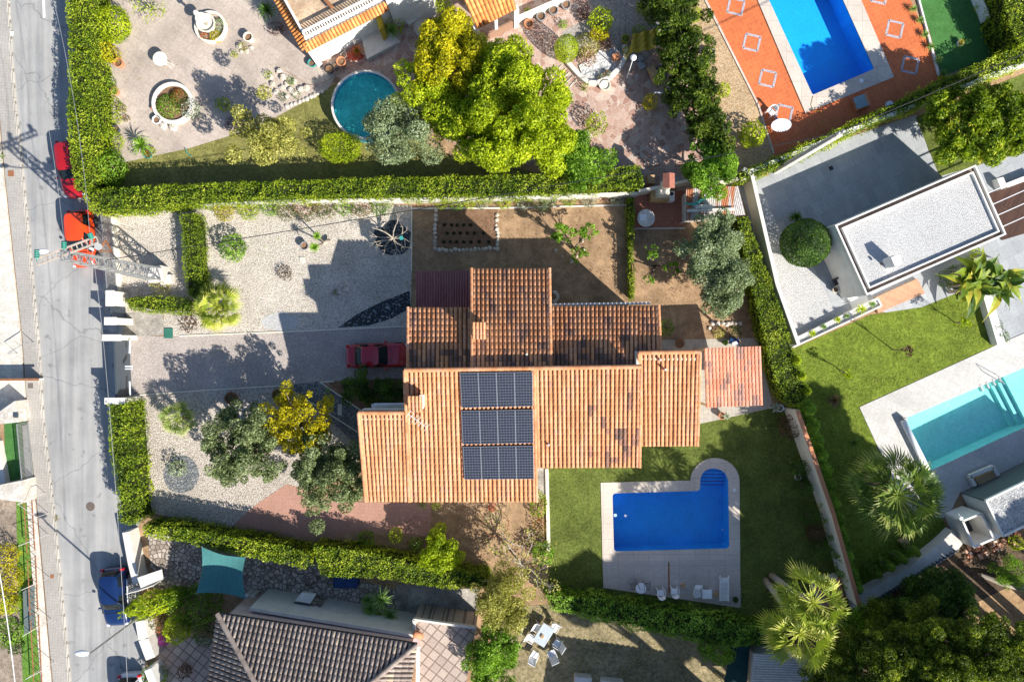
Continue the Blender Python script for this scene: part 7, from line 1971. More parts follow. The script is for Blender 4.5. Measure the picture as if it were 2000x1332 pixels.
t = thing('clay_block', 'tilted orange clay block on the white stone bed', 'ornament', P(1203, 112)); m = MB(); c = P(1203, 112, .3); m.box(c, (.5, .4, .5), .5); m.build('block', X['terra'], t)
t = thing('stone_basin', 'shallow round pale basin at the lower tip of the stone bed', 'basin', P(1180, 172)); c = P(1180, 170); m = MB(); m.lathe((c.x, c.y, 0), [(.3, 0), (.42, .4), (.35, .4), (.3, .3)], 20); m.build('bowl', X['cream'], t)
# steps in paving
for i in range(5):
    a = P(1072 + i * 8, 152 + i * 7); b = P(1098 + i * 7, 128 + i * 7); m = MB(); m.beam(a + Vector((0, 0, .04)), b + Vector((0, 0, .04)), .06, .06); o = m.build('step_edge', X['conc_w']); o['kind'] = 'structure'
# tarpaulin shelter
t = thing('tarpaulin_shelter', 'crumpled yellow tarpaulin over stored things beside the conifers', 'tarpaulin', P(1258, 82)); V = []; F = []; NN = 12
cs = [P(1236, 68, 1.1), P(1284, 55, 1.5), P(1280, 95, 1.3), P(1228, 106, .8)]
for i in range(NN + 1):
    for j in range(NN + 1):
        p = cs[0].lerp(cs[1], i / NN).lerp(cs[3].lerp(cs[2], i / NN), j / NN); V.append(p + Vector((0, 0, .18 * math.sin(i * 1.3 + j * .7) * math.sin(j * .9 + .5))))
m = MB(); m.add(V, [(i * (NN + 1) + j, i * (NN + 1) + j + 1, (i + 1) * (NN + 1) + j + 1, (i + 1) * (NN + 1) + j) for i in range(NN) for j in range(NN)]); m.build('sheet', X['yellow'], t, smooth=True)
for c in cs: m = MB(); m.beam((c.x, c.y, 0), c, .06, .06); m.build('pole', X['woodlt'], t)
t = thing('blue_crate', 'teal and grey boxes stacked behind the yellow tarpaulin', 'boxes', P(1290, 75)); m = MB(); c = P(1292, 75, .3); m.box(c, (.7, .5, .6), .3); m.build('box', X['teal'], t); m = MB(); c = P(1282, 52, .3); m.box(c, (1.2, .4, .5), .25); m.build('trough', X['metal_g'], t)
t = thing('wooden_trough', 'long light wooden trough bench in the shade by the conifers', 'bench', P(1276, 148)); m = MB(); m.beam(P(1270, 131, .45), P(1283, 160, .45), .5, .3); m.build('box', X['woodlt'], t); m = MB(); m.beam(P(1286, 132, .2), P(1294, 158, .2), .7, .35); m.build('base', X['metal_dk'], t)
t = thing('stone_curve_bench', 'dark curved stone seat under the yellow tarpaulin', 'bench', P(1255, 120)); m = MB()
pl = [(1262, 106), (1252, 113), (1248, 125), (1254, 138)]
for a, b in zip(pl[:-1], pl[1:]): m.beam(P(*a) + Vector((0, 0, .2)), P(*b) + Vector((0, 0, .2)), .45, .4)
m.build('seat', X['metal_g'], t)
def globe_lamp(px, py, bx, by, h, label, r=.17):
    b = P(bx, by); t = thing('garden_lamp', label, 'garden lamp', b); e = P(px, py, h); m = MB(); m.tube([b, e], .035, 7); m.build('pole', X['metal_w'], t)
    m = MB(); m.ball(e, r, 14, 9, sz=.8); m.build('globe', X['plastic_w'], t, smooth=True)
globe_lamp(1237, 113, 1224, 154, 3.2, 'tall white garden lamp leaning beside the curved stone seat', .22)
globe_lamp(1388, 223, 1374, 236, 2.6, 'white globe lamp standing in the conifer screen')
globe_lamp(1109, 258, 1106, 250, 2.4, 'white globe lamp beside the biggest yellow green tree')
t = thing('tube_frame', 'white square tube frame like a small goal in the shade', 'frame', P(1300, 190)); m = MB(); a, b = P(1279, 181, 2.0), P(1325, 185, 2.0); a0 = P(1275, 190, 0); b0 = P(1314, 203, 0); m.tube([Vector((a0.x, a0.y, 0)), a], .04, 6); m.tube([a, b], .05, 6); m.tube([b, Vector((b0.x, b0.y, 0))], .04, 6); m.build('frame', X['metal_w'], t)
# NE terrace furniture
def plastic_chair(px, py, rz, label, group=None, mat='plastic_w', seat_h=.42):
    b = P(px, py, .42); b = Vector((b.x, b.y, .06 if 1170 < px < 1450 and py > 900 else 0)); t = thing('plastic_chair', label, 'chair', b, group); R = Matrix.Rotation(rz, 3, 'Z')
    def w_(x, y, z): return b + R @ Vector((x, y, z))
    m = MB(); pts = [(-.22, -.2), (.22, -.22), (.24, .0), (.2, .2), (-.2, .2), (-.24, 0)]
    m.prism([tuple(w_(x, y, 0))[:2] for x, y in pts], b.z + seat_h - .03, b.z + seat_h); m.build('seat', X[mat], t)
    m = MB()
    for k in range(7):
        a = math.radians(210 + k * 20); x, y = .27 * math.cos(a), -.02 + .27 * math.sin(a); a2 = math.radians(210 + (k + 1) * 20); x2, y2 = .27 * math.cos(a2), -.02 + .27 * math.sin(a2)
        if k < 6: m.add([w_(x, y, seat_h), w_(x2, y2, seat_h), w_(x2 * 1.12, y2 * 1.25, .85), w_(x * 1.12, y * 1.25, .85)], [(0, 1, 2, 3), (3, 2, 1, 0)])
        if k < 6: m.beam(w_(x * 1.12, y * 1.25, .86), w_(x2 * 1.12, y2 * 1.25, .86), .035, .03)
    m.build('backrest', X[mat], t)
    for s_ in (-1, 1):
        m = MB(); m.tube([w_(s_ * .25, -.2, .66), w_(s_ * .29, .0, .66), w_(s_ * .27, .24, .64), w_(s_ * .25, .27, .4)], .025, 6); m.build('armrest', X[mat], t)
        for q in (-1, 1): m = MB(); m.beam(w_(s_ * .21, q * .19, seat_h - .02), w_(s_ * .25, q * .26, 0), .05, .05); m.build('leg', X[mat], t)
    return t
plastic_chair(1506, 218, 2.4, 'white plastic chair at the edge of the terracotta terrace')
t = thing('oval_table', 'white oval plastic table on the terracotta terrace', 'table', P(1526, 245)); c = P(1526, 245, .72); m = MB(); m.lathe((c.x, c.y, 0), [(.46, .69), (.47, .72)], 24, sx=1.55, rz=.12); m.build('tabletop', X['plastic_w'], t)
for dx, dy in ((-.45, -.2), (.45, -.15), (.45, .25), (-.45, .2)): m = MB(); m.tube([(c.x + dx, c.y + dy, 0), (c.x + dx, c.y + dy, .69)], .03, 6); m.build('leg', X['plastic_w'], t)
t = thing('pump_box', 'square terracotta walled box with blue grey lid beside the upper pool', 'pump housing', P(1679, 201)); m = MB(); p = P(1678, 203); m.box((p.x, p.y, 0), (.95, .95, .5), math.radians(20), base=True); m.build('base', X['terra'], t); m = MB(); p = P(1681, 199, .55); m.box((p.x, p.y, .5), (.85, .85, .07), math.radians(20), base=True); m.build('lid', m_plain('blue_grey_lid', (.2, .28, .3), .6, .3, var=.15), t)
flat('skimmer_cover', 1681, 159, .3, 0, 'small white round lid on the upper pool surround', 'plastic_w', rnd_=True, z=.12); flat('round_mat', 1737, 206, .6, 0, 'white half hidden disc beside the diagonal hedge', 'plastic_w', rnd_=True, z=.06)
# ornamental frames set in the terracotta tiles
def tile_frame(px, py, label, s=1.05):
    c = P(px, py); m = MB(); a = math.radians(-13)
    for k in range(4):
        b0 = a + k * math.pi / 2 + math.pi / 4; b1 = b0 + math.pi / 2; r = s * .7071
        p, q = Vector((c.x + r * math.cos(b0), c.y + r * math.sin(b0), .036)), Vector((c.x + r * math.cos(b1), c.y + r * math.sin(b1), .036)); m.beam(p, q, .16, .008)
    o = m.build('tile_frame', m_tiles('grey_frame_tiles', (.42, .36, .38), (.30, .3, .36), (.55, .5, .48), .16, .16, 0, .015, .6) if 'tf' not in X else X['tf']); X['tf'] = o.data.materials[0]; o['kind'] = 'structure'
for (x, y) in ((1437, 14), (1468, 84), (1499, 154), (1747, 58), (1777, 128), (1531, 222), (1717, -8)): tile_frame(x, y, '')
def hose(pl, label, mat='yellow', r=.015):
    m = MB(); m.tube([P(x, y, .12) for x, y in pl], r, 5); o = m.build('garden_hose', X[mat]); tag(o, label, 'hose')
hose([(1588, 188), (1584, 205), (1587, 216), (1604, 218), (1610, 232), (1607, 240), (1597, 248), (1594, 262)], 'thin yellow hose curling off the upper pool corner')
hose([(560, 140), (580, 152), (600, 166), (618, 168), (640, 158), (670, 138), (700, 124)], 'reddish hose winding between rockery and pots', 'rust')
hose([(362, 290), (365, 300), (374, 306)], 'small green hose piece on the dry lawn', 'teal', .03)
# group beside flat roof house
t = thing('black_armchair', 'black chair nearest the grey path by the flat roof house', 'chair', P(1635, 552)); m = MB(); c = P(1636, 549, .4); m.box(c, (.6, .5, .25), .35); m.box(c + Vector((-.1, .2, .3)), (.6, .12, .4), .35); m.build('shell', X['black'], t, bevel=.04)
t = thing('black_armchair', 'black chair with curved arm just below the other black chair', 'chair', P(1652, 563)); m = MB(); c = P(1652, 560, .4); m.box(c, (.55, .6, .28), .35); m.box(c + Vector((.2, .0, .25)), (.12, .55, .35), .35); m.build('shell', X['black'], t, bevel=.04)
pot(1633, 566, 6, .35, 'pale stone pot beside the two black chairs', 'cream'); pot(1645, 569, 4, .3, 'small clay pot between the two black chairs', 'terra')
# E pool roller, palm pots
t = thing('pool_cover_roller', 'long white rolled pool cover along the left end of turquoise pool', 'pool cover roller', P(1788, 868)); m = MB(); m.tube([P(1764, 822, .4), P(1812, 918, .4)], .2, 14); m.build('roll', X['plastic_w'], t, smooth=True)
for q in ((1762, 818), (1814, 923)): m = MB(); p = P(*q); m.box((p.x, p.y, .05), (.2, .2, .45), .4, base=True); m.build('stand', X['metal_g'], t)
t = thing('planter_box', 'weathered rectangular planter in shade beside the fan palm', 'planter', P(1770, 1058)); m = MB(); a, b = P(1761, 1052, .4), P(1774, 1070, .4); m.beam(a, b, .55, .4); m.build('box', X['woodlt'], t)
bush('small_shrub', 1770, 1062, 8, .3, 'lime', 'pale plant inside the weathered planter', 'plant', size=.1, z0=.55, stem=False)
t = thing('garden_tap', 'thin curved metal hand rail at the corner of the turquoise pool', 'handrail', P(1945, 735)); m = MB(); m.tube([P(1945, 731, .05), P(1946, 732, .9), P(1960, 748, .9), P(1962, 750, .05)], .025, 6); m.build('rail', X['metal_g'], t)
# villa pool furniture
plastic_chair(1290, 1157, 0.05, 'white plastic armchair left of the terrace drain line', 'white plastic armchairs on the pool terrace'); plastic_chair(1317, 1154, -.05, 'white plastic armchair right of the terrace drain line', 'white plastic armchairs on the pool terrace')
t = round_table(1252, 1149, 10, .72, 'small white round bistro table at the end of the terrace', 'plastic_w')
def wire_chair(px, py, rz, label):
    b = P(px, py, .4); b.z = .06; t = thing('wire_chair', label, 'chair', b); R = Matrix.Rotation(rz, 3, 'Z'); 
    def w_(x, y, z): return b + R @ Vector((x, y, z))
    m = MB()
    for k in range(6): m.tube([w_(-.2 + k * .08, -.2, .43), w_(-.2 + k * .08, .2, .43)], .012, 4)
    m.tube([w_(-.22, -.2, .43), w_(.22, -.2, .43), w_(.22, .2, .43), w_(-.22, .2, .43), w_(-.22, -.2, .43)], .016, 5); m.build('seat', X['metal_dk'], t)
    m = MB()
    for k in range(5): m.tube([w_(-.2 + k * .1, -.2, .43), w_(-.2 + k * .1, -.3, .88)], .012, 4)
    m.tube([w_(-.22, -.3, .88), w_(.22, -.3, .88)], .016, 5); m.build('backrest', X['metal_dk'], t)
    for i in (-1, 1):
        for j in (-1, 1): m = MB(); m.tube([w_(i * .2, j * .2, .43), w_(i * .25, j * .28, 0)], .014, 4); m.build('leg', X['metal_dk'], t)
wire_chair(1238, 1143, 1.9, 'dark wire chair left of the small bistro table'); wire_chair(1264, 1144, -1.7, 'dark wire chair right of the small bistro table')
t = thing('sun_lounger', 'white slatted sun lounger at the right of the pool terrace', 'sun lounger', P(1415, 1146)); b = P(1414, 1147, .35)
def slats(m, c, wd, n, stp, lift=0, rz=0, z=.35, z1=None):
    R = Matrix.Rotation(rz, 3, 'Z')
    for k in range(n):
        zz = z + (lift * k / max(1, n - 1)); m.box(c + R @ Vector((0, k * stp, 0)) + Vector((0, 0, zz - c.z)), (wd, stp * .55, .03), rz)
m = MB(); slats(m, Vector((b.x - .0, b.y - .9, .4)), .55, 14, .09); m.build('bed', X['plastic_w'], t)
m = MB(); slats(m, Vector((b.x + .0, b.y + .38, .42)), .55, 6, .085, .28, z=.42); m.build('backrest', X['plastic_w'], t)
m = MB()
for s_ in (-1, 1): m.beam((b.x + s_ * .3, b.y - .95, .4), (b.x + s_ * .3, b.y + .9, .42), .06, .07)
m.build('frame', X['plastic_w'], t)
for s_ in (-1, 1):
    for q in (-.7, .6): m = MB(); m.beam((b.x + s_ * .27, b.y + q, .38), (b.x + s_ * .27, b.y + q, .055), .05, .05); m.build('leg', X['plastic_w'], t)
t = thing('folding_lounger', 'white slatted folding lounge chair next to the white side table', 'lounge chair', P(1363, 1157)); b = P(1363, 1158, .35)
m = MB(); slats(m, Vector((b.x, b.y - .28, .38)), .5, 7, .085, rz=.18); m.build('seat', X['plastic_w'], t)
m = MB(); slats(m, Vector((b.x - .06, b.y + .34, .45)), .5, 6, .075, .35, rz=-.05, z=.45); m.build('backrest', X['plastic_w'], t)
for s_ in (-1, 1): m = MB(); m.beam((b.x + s_ * .27, b.y - .3, .05), (b.x + s_ * .27, b.y + .5, .6), .04, .05); m.build('leg', X['plastic_w'], t)
t = thing('side_table', 'square white plastic side table between the two loungers', 'table', P(1381, 1160)); c = P(1381, 1160, .4); m = MB(); m.box((c.x, c.y, .4), (.68, .66, .05)); m.build('tabletop', X['plastic_w'], t, bevel=.02)
for i in (-1, 1):
    for j in (-1, 1): m = MB(); m.beam((c.x + i * .27, c.y + j * .27, .38), (c.x + i * .27, c.y + j * .27, .055), .05, .05); m.build('leg', X['plastic_w'], t)
for (x, y, lb) in ((1334, 1143, 'small tan wooden box on the terrace right of the armchairs'), (1399, 1160, 'small tan wooden box beside the sun lounger')): m = MB(); c = P(x, y, .1); m.box(c, (.3, .28, .2), .3); o = m.build('wooden_box', X['woodlt']); tag(o, lb, 'box')
# under-pergola clutter
t = thing('covered_lounger', 'navy covered lounger with white towel at the pergola edge', 'lounger', P(1434, 668)); m = MB(); a, b = P(1424, 665, .35), P(1443, 668, .45); m.beam(a, b, .45, .2); m.build('cover', X['bluecloth'], t, bevel=.05)
m = MB(); m.beam(P(1430, 672, .5), P(1440, 668, .5), .22, .12); m.build('towel', X['plastic_w'], t, bevel=.03); pot(1442, 667, 4, .3, 'small wicker basket at the end of the navy lounger', 'woodlt'); pot(1417, 669, 5, .3, 'dark little pot left of the navy lounger', 'black', 'dark')
# stone features in the garden
rocks([(853, 412), (850, 440), (850, 487), (880, 489), (920, 487), (972, 485), (973, 470), (970, 440), (971, 412)], .14, 'low stone border around the vegetable bed', 'stone', step=.27)
rocks([(1386, 640), (1392, 632), (1412, 632), (1445, 632), (1450, 645)], .16, 'rough stone border of the little planting bed above the pergola', 'stone_w', step=.26)
flowers(1405, 650, 12, 'palegold', 'pale plants in the bed above the pergola', 160, .3); flowers(1435, 648, 13, 'dark', 'dark plants in the bed above the pergola', 160, .3)
t = rocks([(660, 552), (672, 556), (678, 566), (670, 574), (662, 570), (668, 563)], .22, 'small heap of stones on the gravel in the villa shadow', 'stone_w', kind='stone_heap', step=.38)
bush('small_shrub', 655, 570, 7, .4, 'dark', 'dark tuft beside the small stone heap', 'plant', size=.1)
rock_ring(1081, 580, 8, 9, 9, .12, 'half ring of stones at the villa wall in the shade', arc=(-1.5, 1.5))
rocks([(1086, 490), (1098, 500), (1115, 512), (1140, 488), (1138, 470), (1120, 450)], .13, 'faint ring of stones around the young fig trees', 'stone', step=.5)
rocks([(436, 1017), (440, 1019)], .16, 'small white stone on the gravel by the lower hedge', 'stone_w', step=.3)
t = thing('log_stump', 'bleached log stump with prongs between the yucca heads', 'stump', P(638, 472)); m = MB(); m.tube([P(632, 475, .15), P(640, 470, .3), P(647, 470, .5)], [.16, .14, .07], 8); m.build('log', X['bark_pale'], t)
t = thing('teal_feeder', 'small teal square board hanging in the leafless tree', 'bird feeder', P(784, 465)); m = MB(); m.box(P(784, 465, 1.8), (.26, .26, .05), .3); m.build('tray', X['teal'], t)
# seedlings
GS = 'seedlings in the vegetable bed'
k = 0
for (row_y, xs, nm) in ((440, (868, 882, 893, 906, 919), 'upper'), (456, (874, 887, 899, 913, 927, 945), 'middle'), (473, (867, 880, 892, 906, 920, 936, 955), 'lower')):
    for i, x in enumerate(xs):
        c = P(x, row_y); m = MB(); m.ball((c.x, c.y, .06), .13, 9, 6, sz=.7, wob=.15); o = m.build('seedling', X['soil_wet'] if 'soil_wet' in X else X.setdefault('soil_wet', m_plain('wet_dark_plant', (.018, .02, .008), .9, .2, var=.3))); tag(o, 'small dark seedling clump planted in the rows of the vegetable bed', 'seedling', GS)
# barbecue
t = thing('brick_barbecue', 'brick barbecue with cream hood and terracotta chimney on the red patio', 'barbecue', P(1285, 385)); m = MB(); c = P(1284, 384); m.box((c.x, c.y, 0), (1.3, 1.0, .95), base=True); m.build('counter', m_tiles('yellow_brick', (.55, .33, .13), (.6, .38, .16), (.3, .2, .1), .2, .08, 0, .01, .8), t)
m = MB(); a = P(1288, 376, 1.9); m.prism([(c.x - .35, c.y - .3), (c.x + .55, c.y - .3), (c.x + .55, c.y + .45), (c.x - .35, c.y + .45)], .95, 1.9, taper=.75); m.build('hood', X['cream'], t)
m = MB(); m.box((c.x + .1, c.y + .3, 1.8), (.6, .5, 1.0), base=True); m.build('flue', X['cream'], t)
m = MB(); q = P(1298, 342, 3.2); m.box((c.x + .15, c.y + .45, 2.8), (.75, .9, .12), base=True); m.add([(c.x - .25, c.y - .05, 2.92), (c.x + .55, c.y - .05, 2.92), (c.x + .55, c.y + .95, 2.92), (c.x - .25, c.y + .95, 2.92), (c.x + .15, c.y - .05, 3.15), (c.x + .15, c.y + .95, 3.15)], [(0, 4, 5, 3), (1, 2, 5, 4), (0, 1, 4), (2, 3, 5)]); m.build('chimney_cap', m_plain('brick_red_cap', (.33, .13, .09), .85, .2, var=.15), t)
t = thing('gas_hob', 'small white appliance with round burner beside the barbecue', 'cooker', P(1314, 384)); m = MB(); c = P(1312, 383, .8); m.box((c.x, c.y, 0), (.42, .68, .8), base=True); m.build('body', X['plastic_w'], t); m = MB(); m.cyl(c + Vector((0, .15, 0)), .13, .13, .8, .83, 16); m.build('burner', X['black'], t)
t = thing('lean_shelf', 'grey paving slabs and crate behind the barbecue wall', 'crate', P(1262, 350)); m = MB(); c = P(1272, 350, .8); m.box((c.x, c.y, 0), (.5, .6, .8), base=True); m.build('crate', X['woodlt'], t); m = MB(); c = P(1320, 352, .6); m.box((c.x, c.y, 0), (.7, .55, .6), base=True); m.build('slab', X['metal_g'], t)
# corrugated shed
t = thing('corrugated_shed', 'shed roofed with rusty corrugated sheets beside the red patio', 'shed', P(1395, 400)); 
hS = 2.3; A, B, C, D = P(1340, 367, hS), P(1442, 364, hS), P(1456, 420, hS - .3), P(1340, 430, hS - .3)
def corr(name, A, B, C, D, mat, parent, n=90, amp=.03):
    V = []
    for i in range(n + 1):
        z = Vector((0, 0, amp * math.cos(i * math.pi / 1.5)))
        V += [A.lerp(B, i / n) + z, D.lerp(C, i / n) + z]
    m = MB(); m.add(V, [(2 * i, 2 * i + 1, 2 * i + 3, 2 * i + 2) for i in range(n)]); return m.build(name, mat, parent)
def mk_rusty():
    m, tt, b = nodes('rusty_corrugated_sheet', .6, .4); p = pos(tt, 0, (2.0, .12, 1)); n = N(tt, 'ShaderNodeTexNoise', Scale=1.0, Detail=3.0); tt.links.new(p, n.inputs['Vector'])
    n2 = N(tt, 'ShaderNodeTexNoise', Scale=6.0, Detail=8.0); tt.links.new(pos(tt), n2.inputs['Vector'])
    c = ramp(tt, n.outputs[0], [(.52, (.50, .47, .44)), (.58, (.42, .16, .07))]); c = mul(tt, c, ramp(tt, n2.outputs[0], [(.35, (.75,) * 3), (.65, (1.15,) * 3)])); tt.links.new(c, b.inputs['Base Color']); return m
corr('roof_sheet', A, B, C, D, mk_rusty(), t)
m = MB(); m.prism([tuple(A.lerp(C, .06))[:2], tuple(B.lerp(D, .06))[:2], tuple(C.lerp(A, .06))[:2], tuple(D.lerp(B, .06))[:2]], 0, hS - .4); m.build('wall', X['offwhite'], t)
m = MB(); m.beam(P(1358, 404, hS + .05), P(1392, 403, hS + .05), .25, .06); m.beam(P(1342, 412, hS), P(1436, 409, hS), .2, .05); m.build('plank', X['offwhite'], t)
m = MB(); m.tube([P(1337, 398, hS + .1), P(1355, 399, hS + .12), P(1370, 392, hS + .15), P(1382, 383, hS + .1)], [.06, .1, .14, .05], 6); o = m.build('net_bundle', X['teal']); tag(o, 'green grey netting bundle lying on the shed roof', 'netting')
m = MB(); p = P(1337, 430, 1.6); m.tube([P(1327, 438, 0), p], .03, 6); m.build('pole', X['metal_w'], t)
# sheet roof bottom right
t = thing('sheet_roof_shed', 'shed with striped white corrugated roof beside the twin palm', 'shed', P(1530, 1300)); A, B, C, D = P(1472, 1276, 2.2), P(1585, 1284, 2.2), P(1585, 1350, 2.0), P(1466, 1350, 2.0); corr('roof_sheet', A, D, C, B, X['metal_g'], t, 44, .035); m = MB(); m.prism(gp([(1476, 1282), (1580, 1288), (1580, 1345), (1472, 1345)], 1.9), 0, 1.9); m.build('wall', X['offwhite'], t)
# red tiles under the twin palm
t = thing('tile_stack', 'rows of red roof tiles stacked by the cream wall under palm fronds', 'tile stack', P(1625, 1150))
A, B, C, D = P(1588, 1142, .9), P(1640, 1126, .9), P(1656, 1190, .7), P(1616, 1200, .7); tile_roof('tiles', A, B, C, D, X['roof_pink'], t, pitch=.3, row=.4, seed=9); m = MB(); m.prism([tuple(q)[:2] for q in (A, B, C, D)], 0, .6); m.build('base', X['offwhite'], t)
# brick rubble
t = thing('brick_pile', 'heap of broken bricks and tiles beside the pool house', 'rubble', P(1935, 1070)); m = MB(); rr_ = random.Random(5)
for k in range(90):
    u_ = rr_.random(); x = 1885 + u_ * 100 + rr_.uniform(-8, 8); y = 1072 - u_ * 45 + rr_.uniform(-4, 34); c = P(x, y, rr_.uniform(.05, .35)); mm = MB(); mm.box(c, (rr_.uniform(.15, .32), rr_.uniform(.1, .2), rr_.uniform(.06, .14)), rr_.uniform(0, 3)); mm.build('brick', X['brick_rub'], t)
# neighbour dining set
t = thing('dining_table', 'frosted rectangular garden dining table on the shaded grass', 'table', P(1062, 1242)); c = P(1062, 1240, .74); m = MB(); R_ = math.radians(58)
m.box((c.x, c.y, .72), (1.5, .95, .04), R_); m.build('tabletop', m_plain('frosted_table', (.45, .5, .52), .25, .6, var=.08), t, bevel=.02)
for i in (-1, 1):
    for j in (-1, 1): q = Matrix.Rotation(R_, 3, 'Z') @ Vector((i * .65, j * .4, 0)); m = MB(); m.tube([(c.x + q.x, c.y + q.y, 0), (c.x + q.x, c.y + q.y, .7)], .03, 6); m.build('leg', X['metal_w'], t)
m = MB(); m.ball((c.x - .1, c.y - .05, .8), .16, 8, 5, sz=.4, wob=.2); o = m.build('fruit_bowl', X['woodlt']); tag(o, 'little brown bowl in the middle of the frosted dining table', 'bowl')
def sling_chair(px, py, rz, label):
    b = P(px, py, .4); b.z = 0; t = thing('garden_chair', label, 'chair', b, 'chairs around the dining table'); R = Matrix.Rotation(rz, 3, 'Z')
    def w_(x, y, z): return b + R @ Vector((x, y, z))
    m = MB(); m.add([w_(-.25, -.22, .42), w_(.25, -.22, .42), w_(.25, .25, .44), w_(-.25, .25, .44)], [(0, 1, 2, 3)]); m.build('seat', X['metal_w'], t)
    m = MB(); m.add([w_(-.25, -.24, .44), w_(.25, -.24, .44), w_(.25, -.5, .98), w_(-.25, -.5, .98)], [(3, 2, 1, 0)]); m.build('backrest', X['metal_w'], t)
    m = MB()
    for s_ in (-1, 1): m.tube([w_(s_ * .28, -.52, 1.0), w_(s_ * .28, -.22, .45), w_(s_ * .28, .27, .0)], .022, 5); m.tube([w_(s_ * .28, .22, .02), w_(s_ * .28, .2, .64), w_(s_ * .28, -.32, .66)], .022, 5); m.tube([w_(s_ * .28, -.22, .45), w_(s_ * .28, -.4, 0)], .022, 5)
    m.tube([w_(-.28, -.52, 1.0), w_(.28, -.52, 1.0)], .03, 5); m.build('frame', X['metal_w'], t)
for (x, y, a, lb) in ((1082, 1226, math.radians(148), 'chair at the upper end of the dining table'), (1052, 1226, math.radians(-122), 'upper left chair of the dining table'), (1038, 1246, math.radians(-122), 'lower left chair of the dining table'), (1088, 1256, math.radians(58), 'right hand chair of the dining table'), (1044, 1278, math.radians(-30), 'left chair at the lower end of the dining table'), (1078, 1276, math.radians(25), 'right chair at the lower end of the dining table')): sling_chair(x, y, a, lb)
t = thing('folded_parasol', 'thin white folded stand left of the dining chairs', 'parasol', P(1020, 1232)); m = MB(); m.tube([P(1018, 1238, .1), P(1021, 1222, 1.2)], [.05, .1], 8); m.build('pole', X['plastic_w'], t)
# shade sail
t = thing('shade_sail', 'teal green rectangular shade sail above the rough stone paving', 'shade sail', P(432, 1118)); cs = [P(394, 1068, 2.6), P(479, 1088, 2.6), P(481, 1169, 2.6), P(383, 1158, 2.6)]; NN = 14; V = []
for i in range(NN + 1):
    for j in range(NN + 1):
        u_, v_ = i / NN, j / NN; p = cs[0].lerp(cs[1], u_).lerp(cs[3].lerp(cs[2], u_), v_); ce = sum(cs, Vector()) / 4
        pull = .07 * ((math.sin(math.pi * u_) if v_ in (0, 1) else 0)); e = (math.sin(math.pi * u_) * (2 * v_ - 1) ** 8 + math.sin(math.pi * v_) * (2 * u_ - 1) ** 8) * .13
        V.append(p + (ce - p) * e + Vector((0, 0, -.25 * math.sin(math.pi * u_) * math.sin(math.pi * v_))))
m = MB(); m.add(V, [(i * (NN + 1) + j, (i + 1) * (NN + 1) + j, (i + 1) * (NN + 1) + j + 1, i * (NN + 1) + j + 1) for i in range(NN) for j in range(NN)]); m.build('cloth', X['cloth_green'], t, smooth=True)
for c in cs: m = MB(); m.tube([(c.x, c.y, 0), c], .04, 6); m.build('post', X['metal_g'], t)
# stairs, sheds on south plot
t = thing('garden_stairs', 'short flight of pale steps below the shade sail corner', 'steps', P(492, 1172)); 
for k in range(4): m = MB(); m.prism(gp([(489 - k * 2, 1150 + k * 9), (508 - k * 2, 1152 + k * 9), (506 - k * 2, 1160 + k * 9), (487 - k * 2, 1158 + k * 9)]), 0, .9 - k * .15); m.build('step', X['offwhite'], t)
t = thing('outdoor_oven', 'stone built outdoor oven with pale slab top and dark slate roof', 'oven', P(600, 1175)); m = MB(); m.prism(gp([(578, 1178), (590, 1160), (640, 1165), (628, 1192), (575, 1190)], 0), 0, 1.7); m.build('body', X['cobble'], t); m = MB(); m.prism(gp([(576, 1172), (590, 1156), (617, 1160), (606, 1178)], 1.9), 1.7, 1.95); m.build('slab', X['offwhite'], t); m = MB(); A, B, C, D = P(574, 1176, 1.8), P(606, 1180, 1.8), P(617, 1202, 1.3), P(568, 1197, 1.3); m.add([A, B, C, D, A - Vector((0, 0, .1)), B - Vector((0, 0, .1)), C - Vector((0, 0, .1)), D - Vector((0, 0, .1))], [(3, 2, 1, 0), (0, 1, 5, 4), (1, 2, 6, 5), (2, 3, 7, 6), (3, 0, 4, 7)]); m.build('slate', X['metal_dk'], t)
t = thing('sunken_basin', 'grey rectangular water basin with pale rim behind the brown roof', 'basin', P(672, 1200)); m = MB()
pl = [(651, 1183), (720, 1198), (712, 1222), (634, 1206)]
for a, b in zip(pl, pl[1:] + pl[:1]): m.beam(P(*a) + Vector((0, 0, .3)), P(*b) + Vector((0, 0, .3)), .18, .6)
m.build('rim', X['offwhite'], t); m = MB(); m.prism(gp([(652, 1185), (718, 1199), (711, 1220), (637, 1205)]), 0, .2); m.build('floor', m_plain('grey_blue_basin', (.16, .19, .2), .4, .5, var=.15), t)
t = thing('covered_car_box', 'dark covered box parked in the deep shade under the hedge', 'covered box', P(674, 1137)); m = MB(); c = P(674, 1137, 1.0); m.box((c.x, c.y, 0), (1.7, .9, 1.0), -.02, base=True); m.build('cover', X['bluecloth'], t, bevel=.1)
t = thing('brick_planter', 'long brick edged planter between stairs and outdoor oven', 'planter', P(545, 1172)); m = MB()
for a, b in (((518, 1162), (580, 1168)), ((518, 1176), (578, 1184)), ((518, 1162), (518, 1176))): m.beam(P(*a) + Vector((0, 0, .3)), P(*b) + Vector((0, 0, .3)), .2, .6)
m.build('wall', X['offwhite'], t)
m = MB(); c = P(557, 1173, .5); m.box(c, (.45, .4, .4), .0); o = m.build('storage_box', X['head_l']); tag(o, 'pale blue box inside the brick edged planter', 'box')
for (x, y, lb) in ((727, 1213, 'left white chair below the yucca'), (738, 1215, 'right white chair below the yucca')): plastic_chair(x, y, .2, lb)
m = MB(); m.box(P(1138, 1325, .35), (1.2, .5, .7), -.1); m.box(P(1195, 1333, .35), (1.6, .5, .7), -.1); o = m.build('garden_counter', X['offwhite']); tag(o, 'pale counter top cut by the bottom edge below the grass', 'counter')
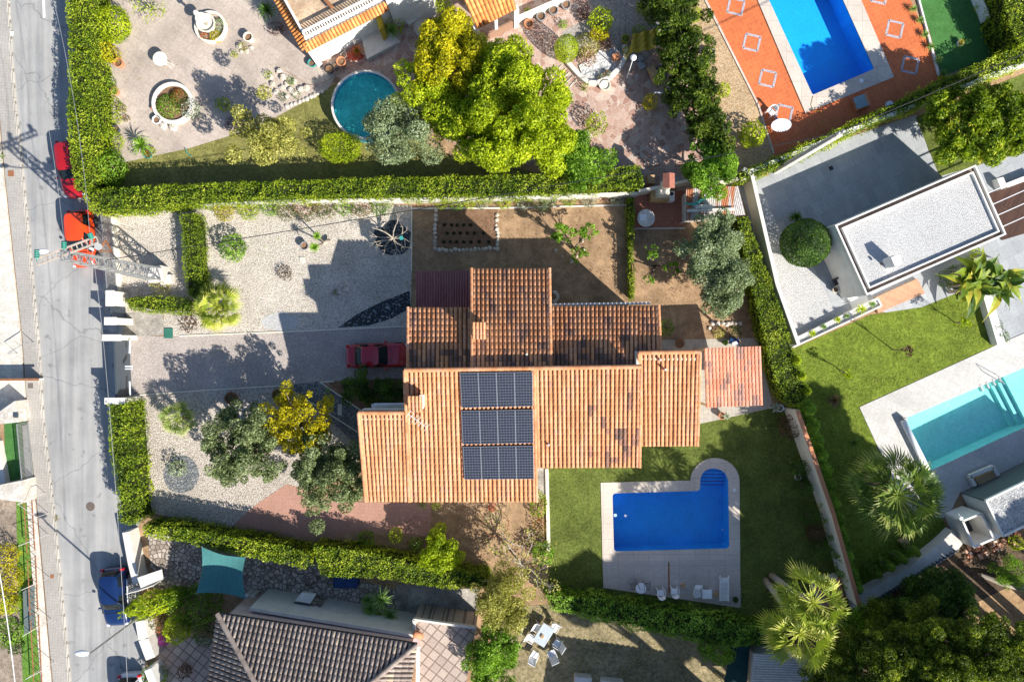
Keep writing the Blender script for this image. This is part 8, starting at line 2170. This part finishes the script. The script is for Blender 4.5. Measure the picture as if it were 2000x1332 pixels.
# greenhouse-like dark sheet right of it
t = thing('green_mesh_panel', 'dark green mesh screen standing beside the striped sheet roof', 'screen', P(1440, 1290)); m = MB(); m.prism(gp([(1428, 1262), (1466, 1240), (1458, 1345), (1412, 1345)], 1.2), 1.15, 1.2); m.build('mesh', m_plain('dark_green_mesh', (.01, .04, .04), .8, .2, var=.3), t)
for q in ((1428, 1264), (1462, 1244), (1456, 1340), (1416, 1340)): p = P(*q, 1.2); m = MB(); m.tube([(p.x, p.y, 0), p], .03, 5); m.build('post', X['metal_g'], t)
# villa south border odds
t = thing('garden_arch', 'thin rusty ring support around the red rose bush', 'plant support', P(968, 1018)); m = MB(); c = P(968, 1018); m.tube([(c.x + .95 * math.cos(a * .3), c.y + .95 * math.sin(a * .3), .5) for a in range(22)], .025, 5)
for a in range(4): m.tube([(c.x + .95 * math.cos(a * 1.57), c.y + .95 * math.sin(a * 1.57), 0), (c.x + .95 * math.cos(a * 1.57), c.y + .95 * math.sin(a * 1.57), .5)], .02, 5)
m.build('ring', X['rust'], t)
flowers(962, 988, 9, 'red_only', 'red rose blooms just below the villa eave', 40, .9, z=.7); flowers(640, 762, 6, 'green', 'tiny plants beside the footpath corner', 40, .2)
flat('paving_slab', 664, 800, .3, .8, 'pale slab on the dark footpath beside the golden tree', 'conc_w', z=.05, cat='slab')
m = MB(); m.box(P(628, 852, .5), (.5, .35, 1.0), .2); o = m.build('teal_bin', X['teal']); tag(o, 'teal bin half hidden by the golden tree', 'bin')
# neighbour house outside the lower edge that throws its shadow on the worn grass
t = thing('south_house', 'house outside the bottom edge with scalloped tile eave', 'house', G(1300, 1420)); q = [G(1190, 1340, 4), G(1422, 1374, 4), G(1400, 1520, 4), G(1165, 1490, 4)]
m = MB(); m.prism([tuple(p)[:2] for p in q], 0, 3.8); m.build('wall', X['offwhite'], t); rd = roof_deck('roof', [q[3], q[2], q[1], q[0]], X['roof_under_g'], t, .15); tile_roof('roof_tiles', q[3], q[2], q[1], q[0], X['roof_grey'], rd, pitch=.4, row=.6, rr=.4)
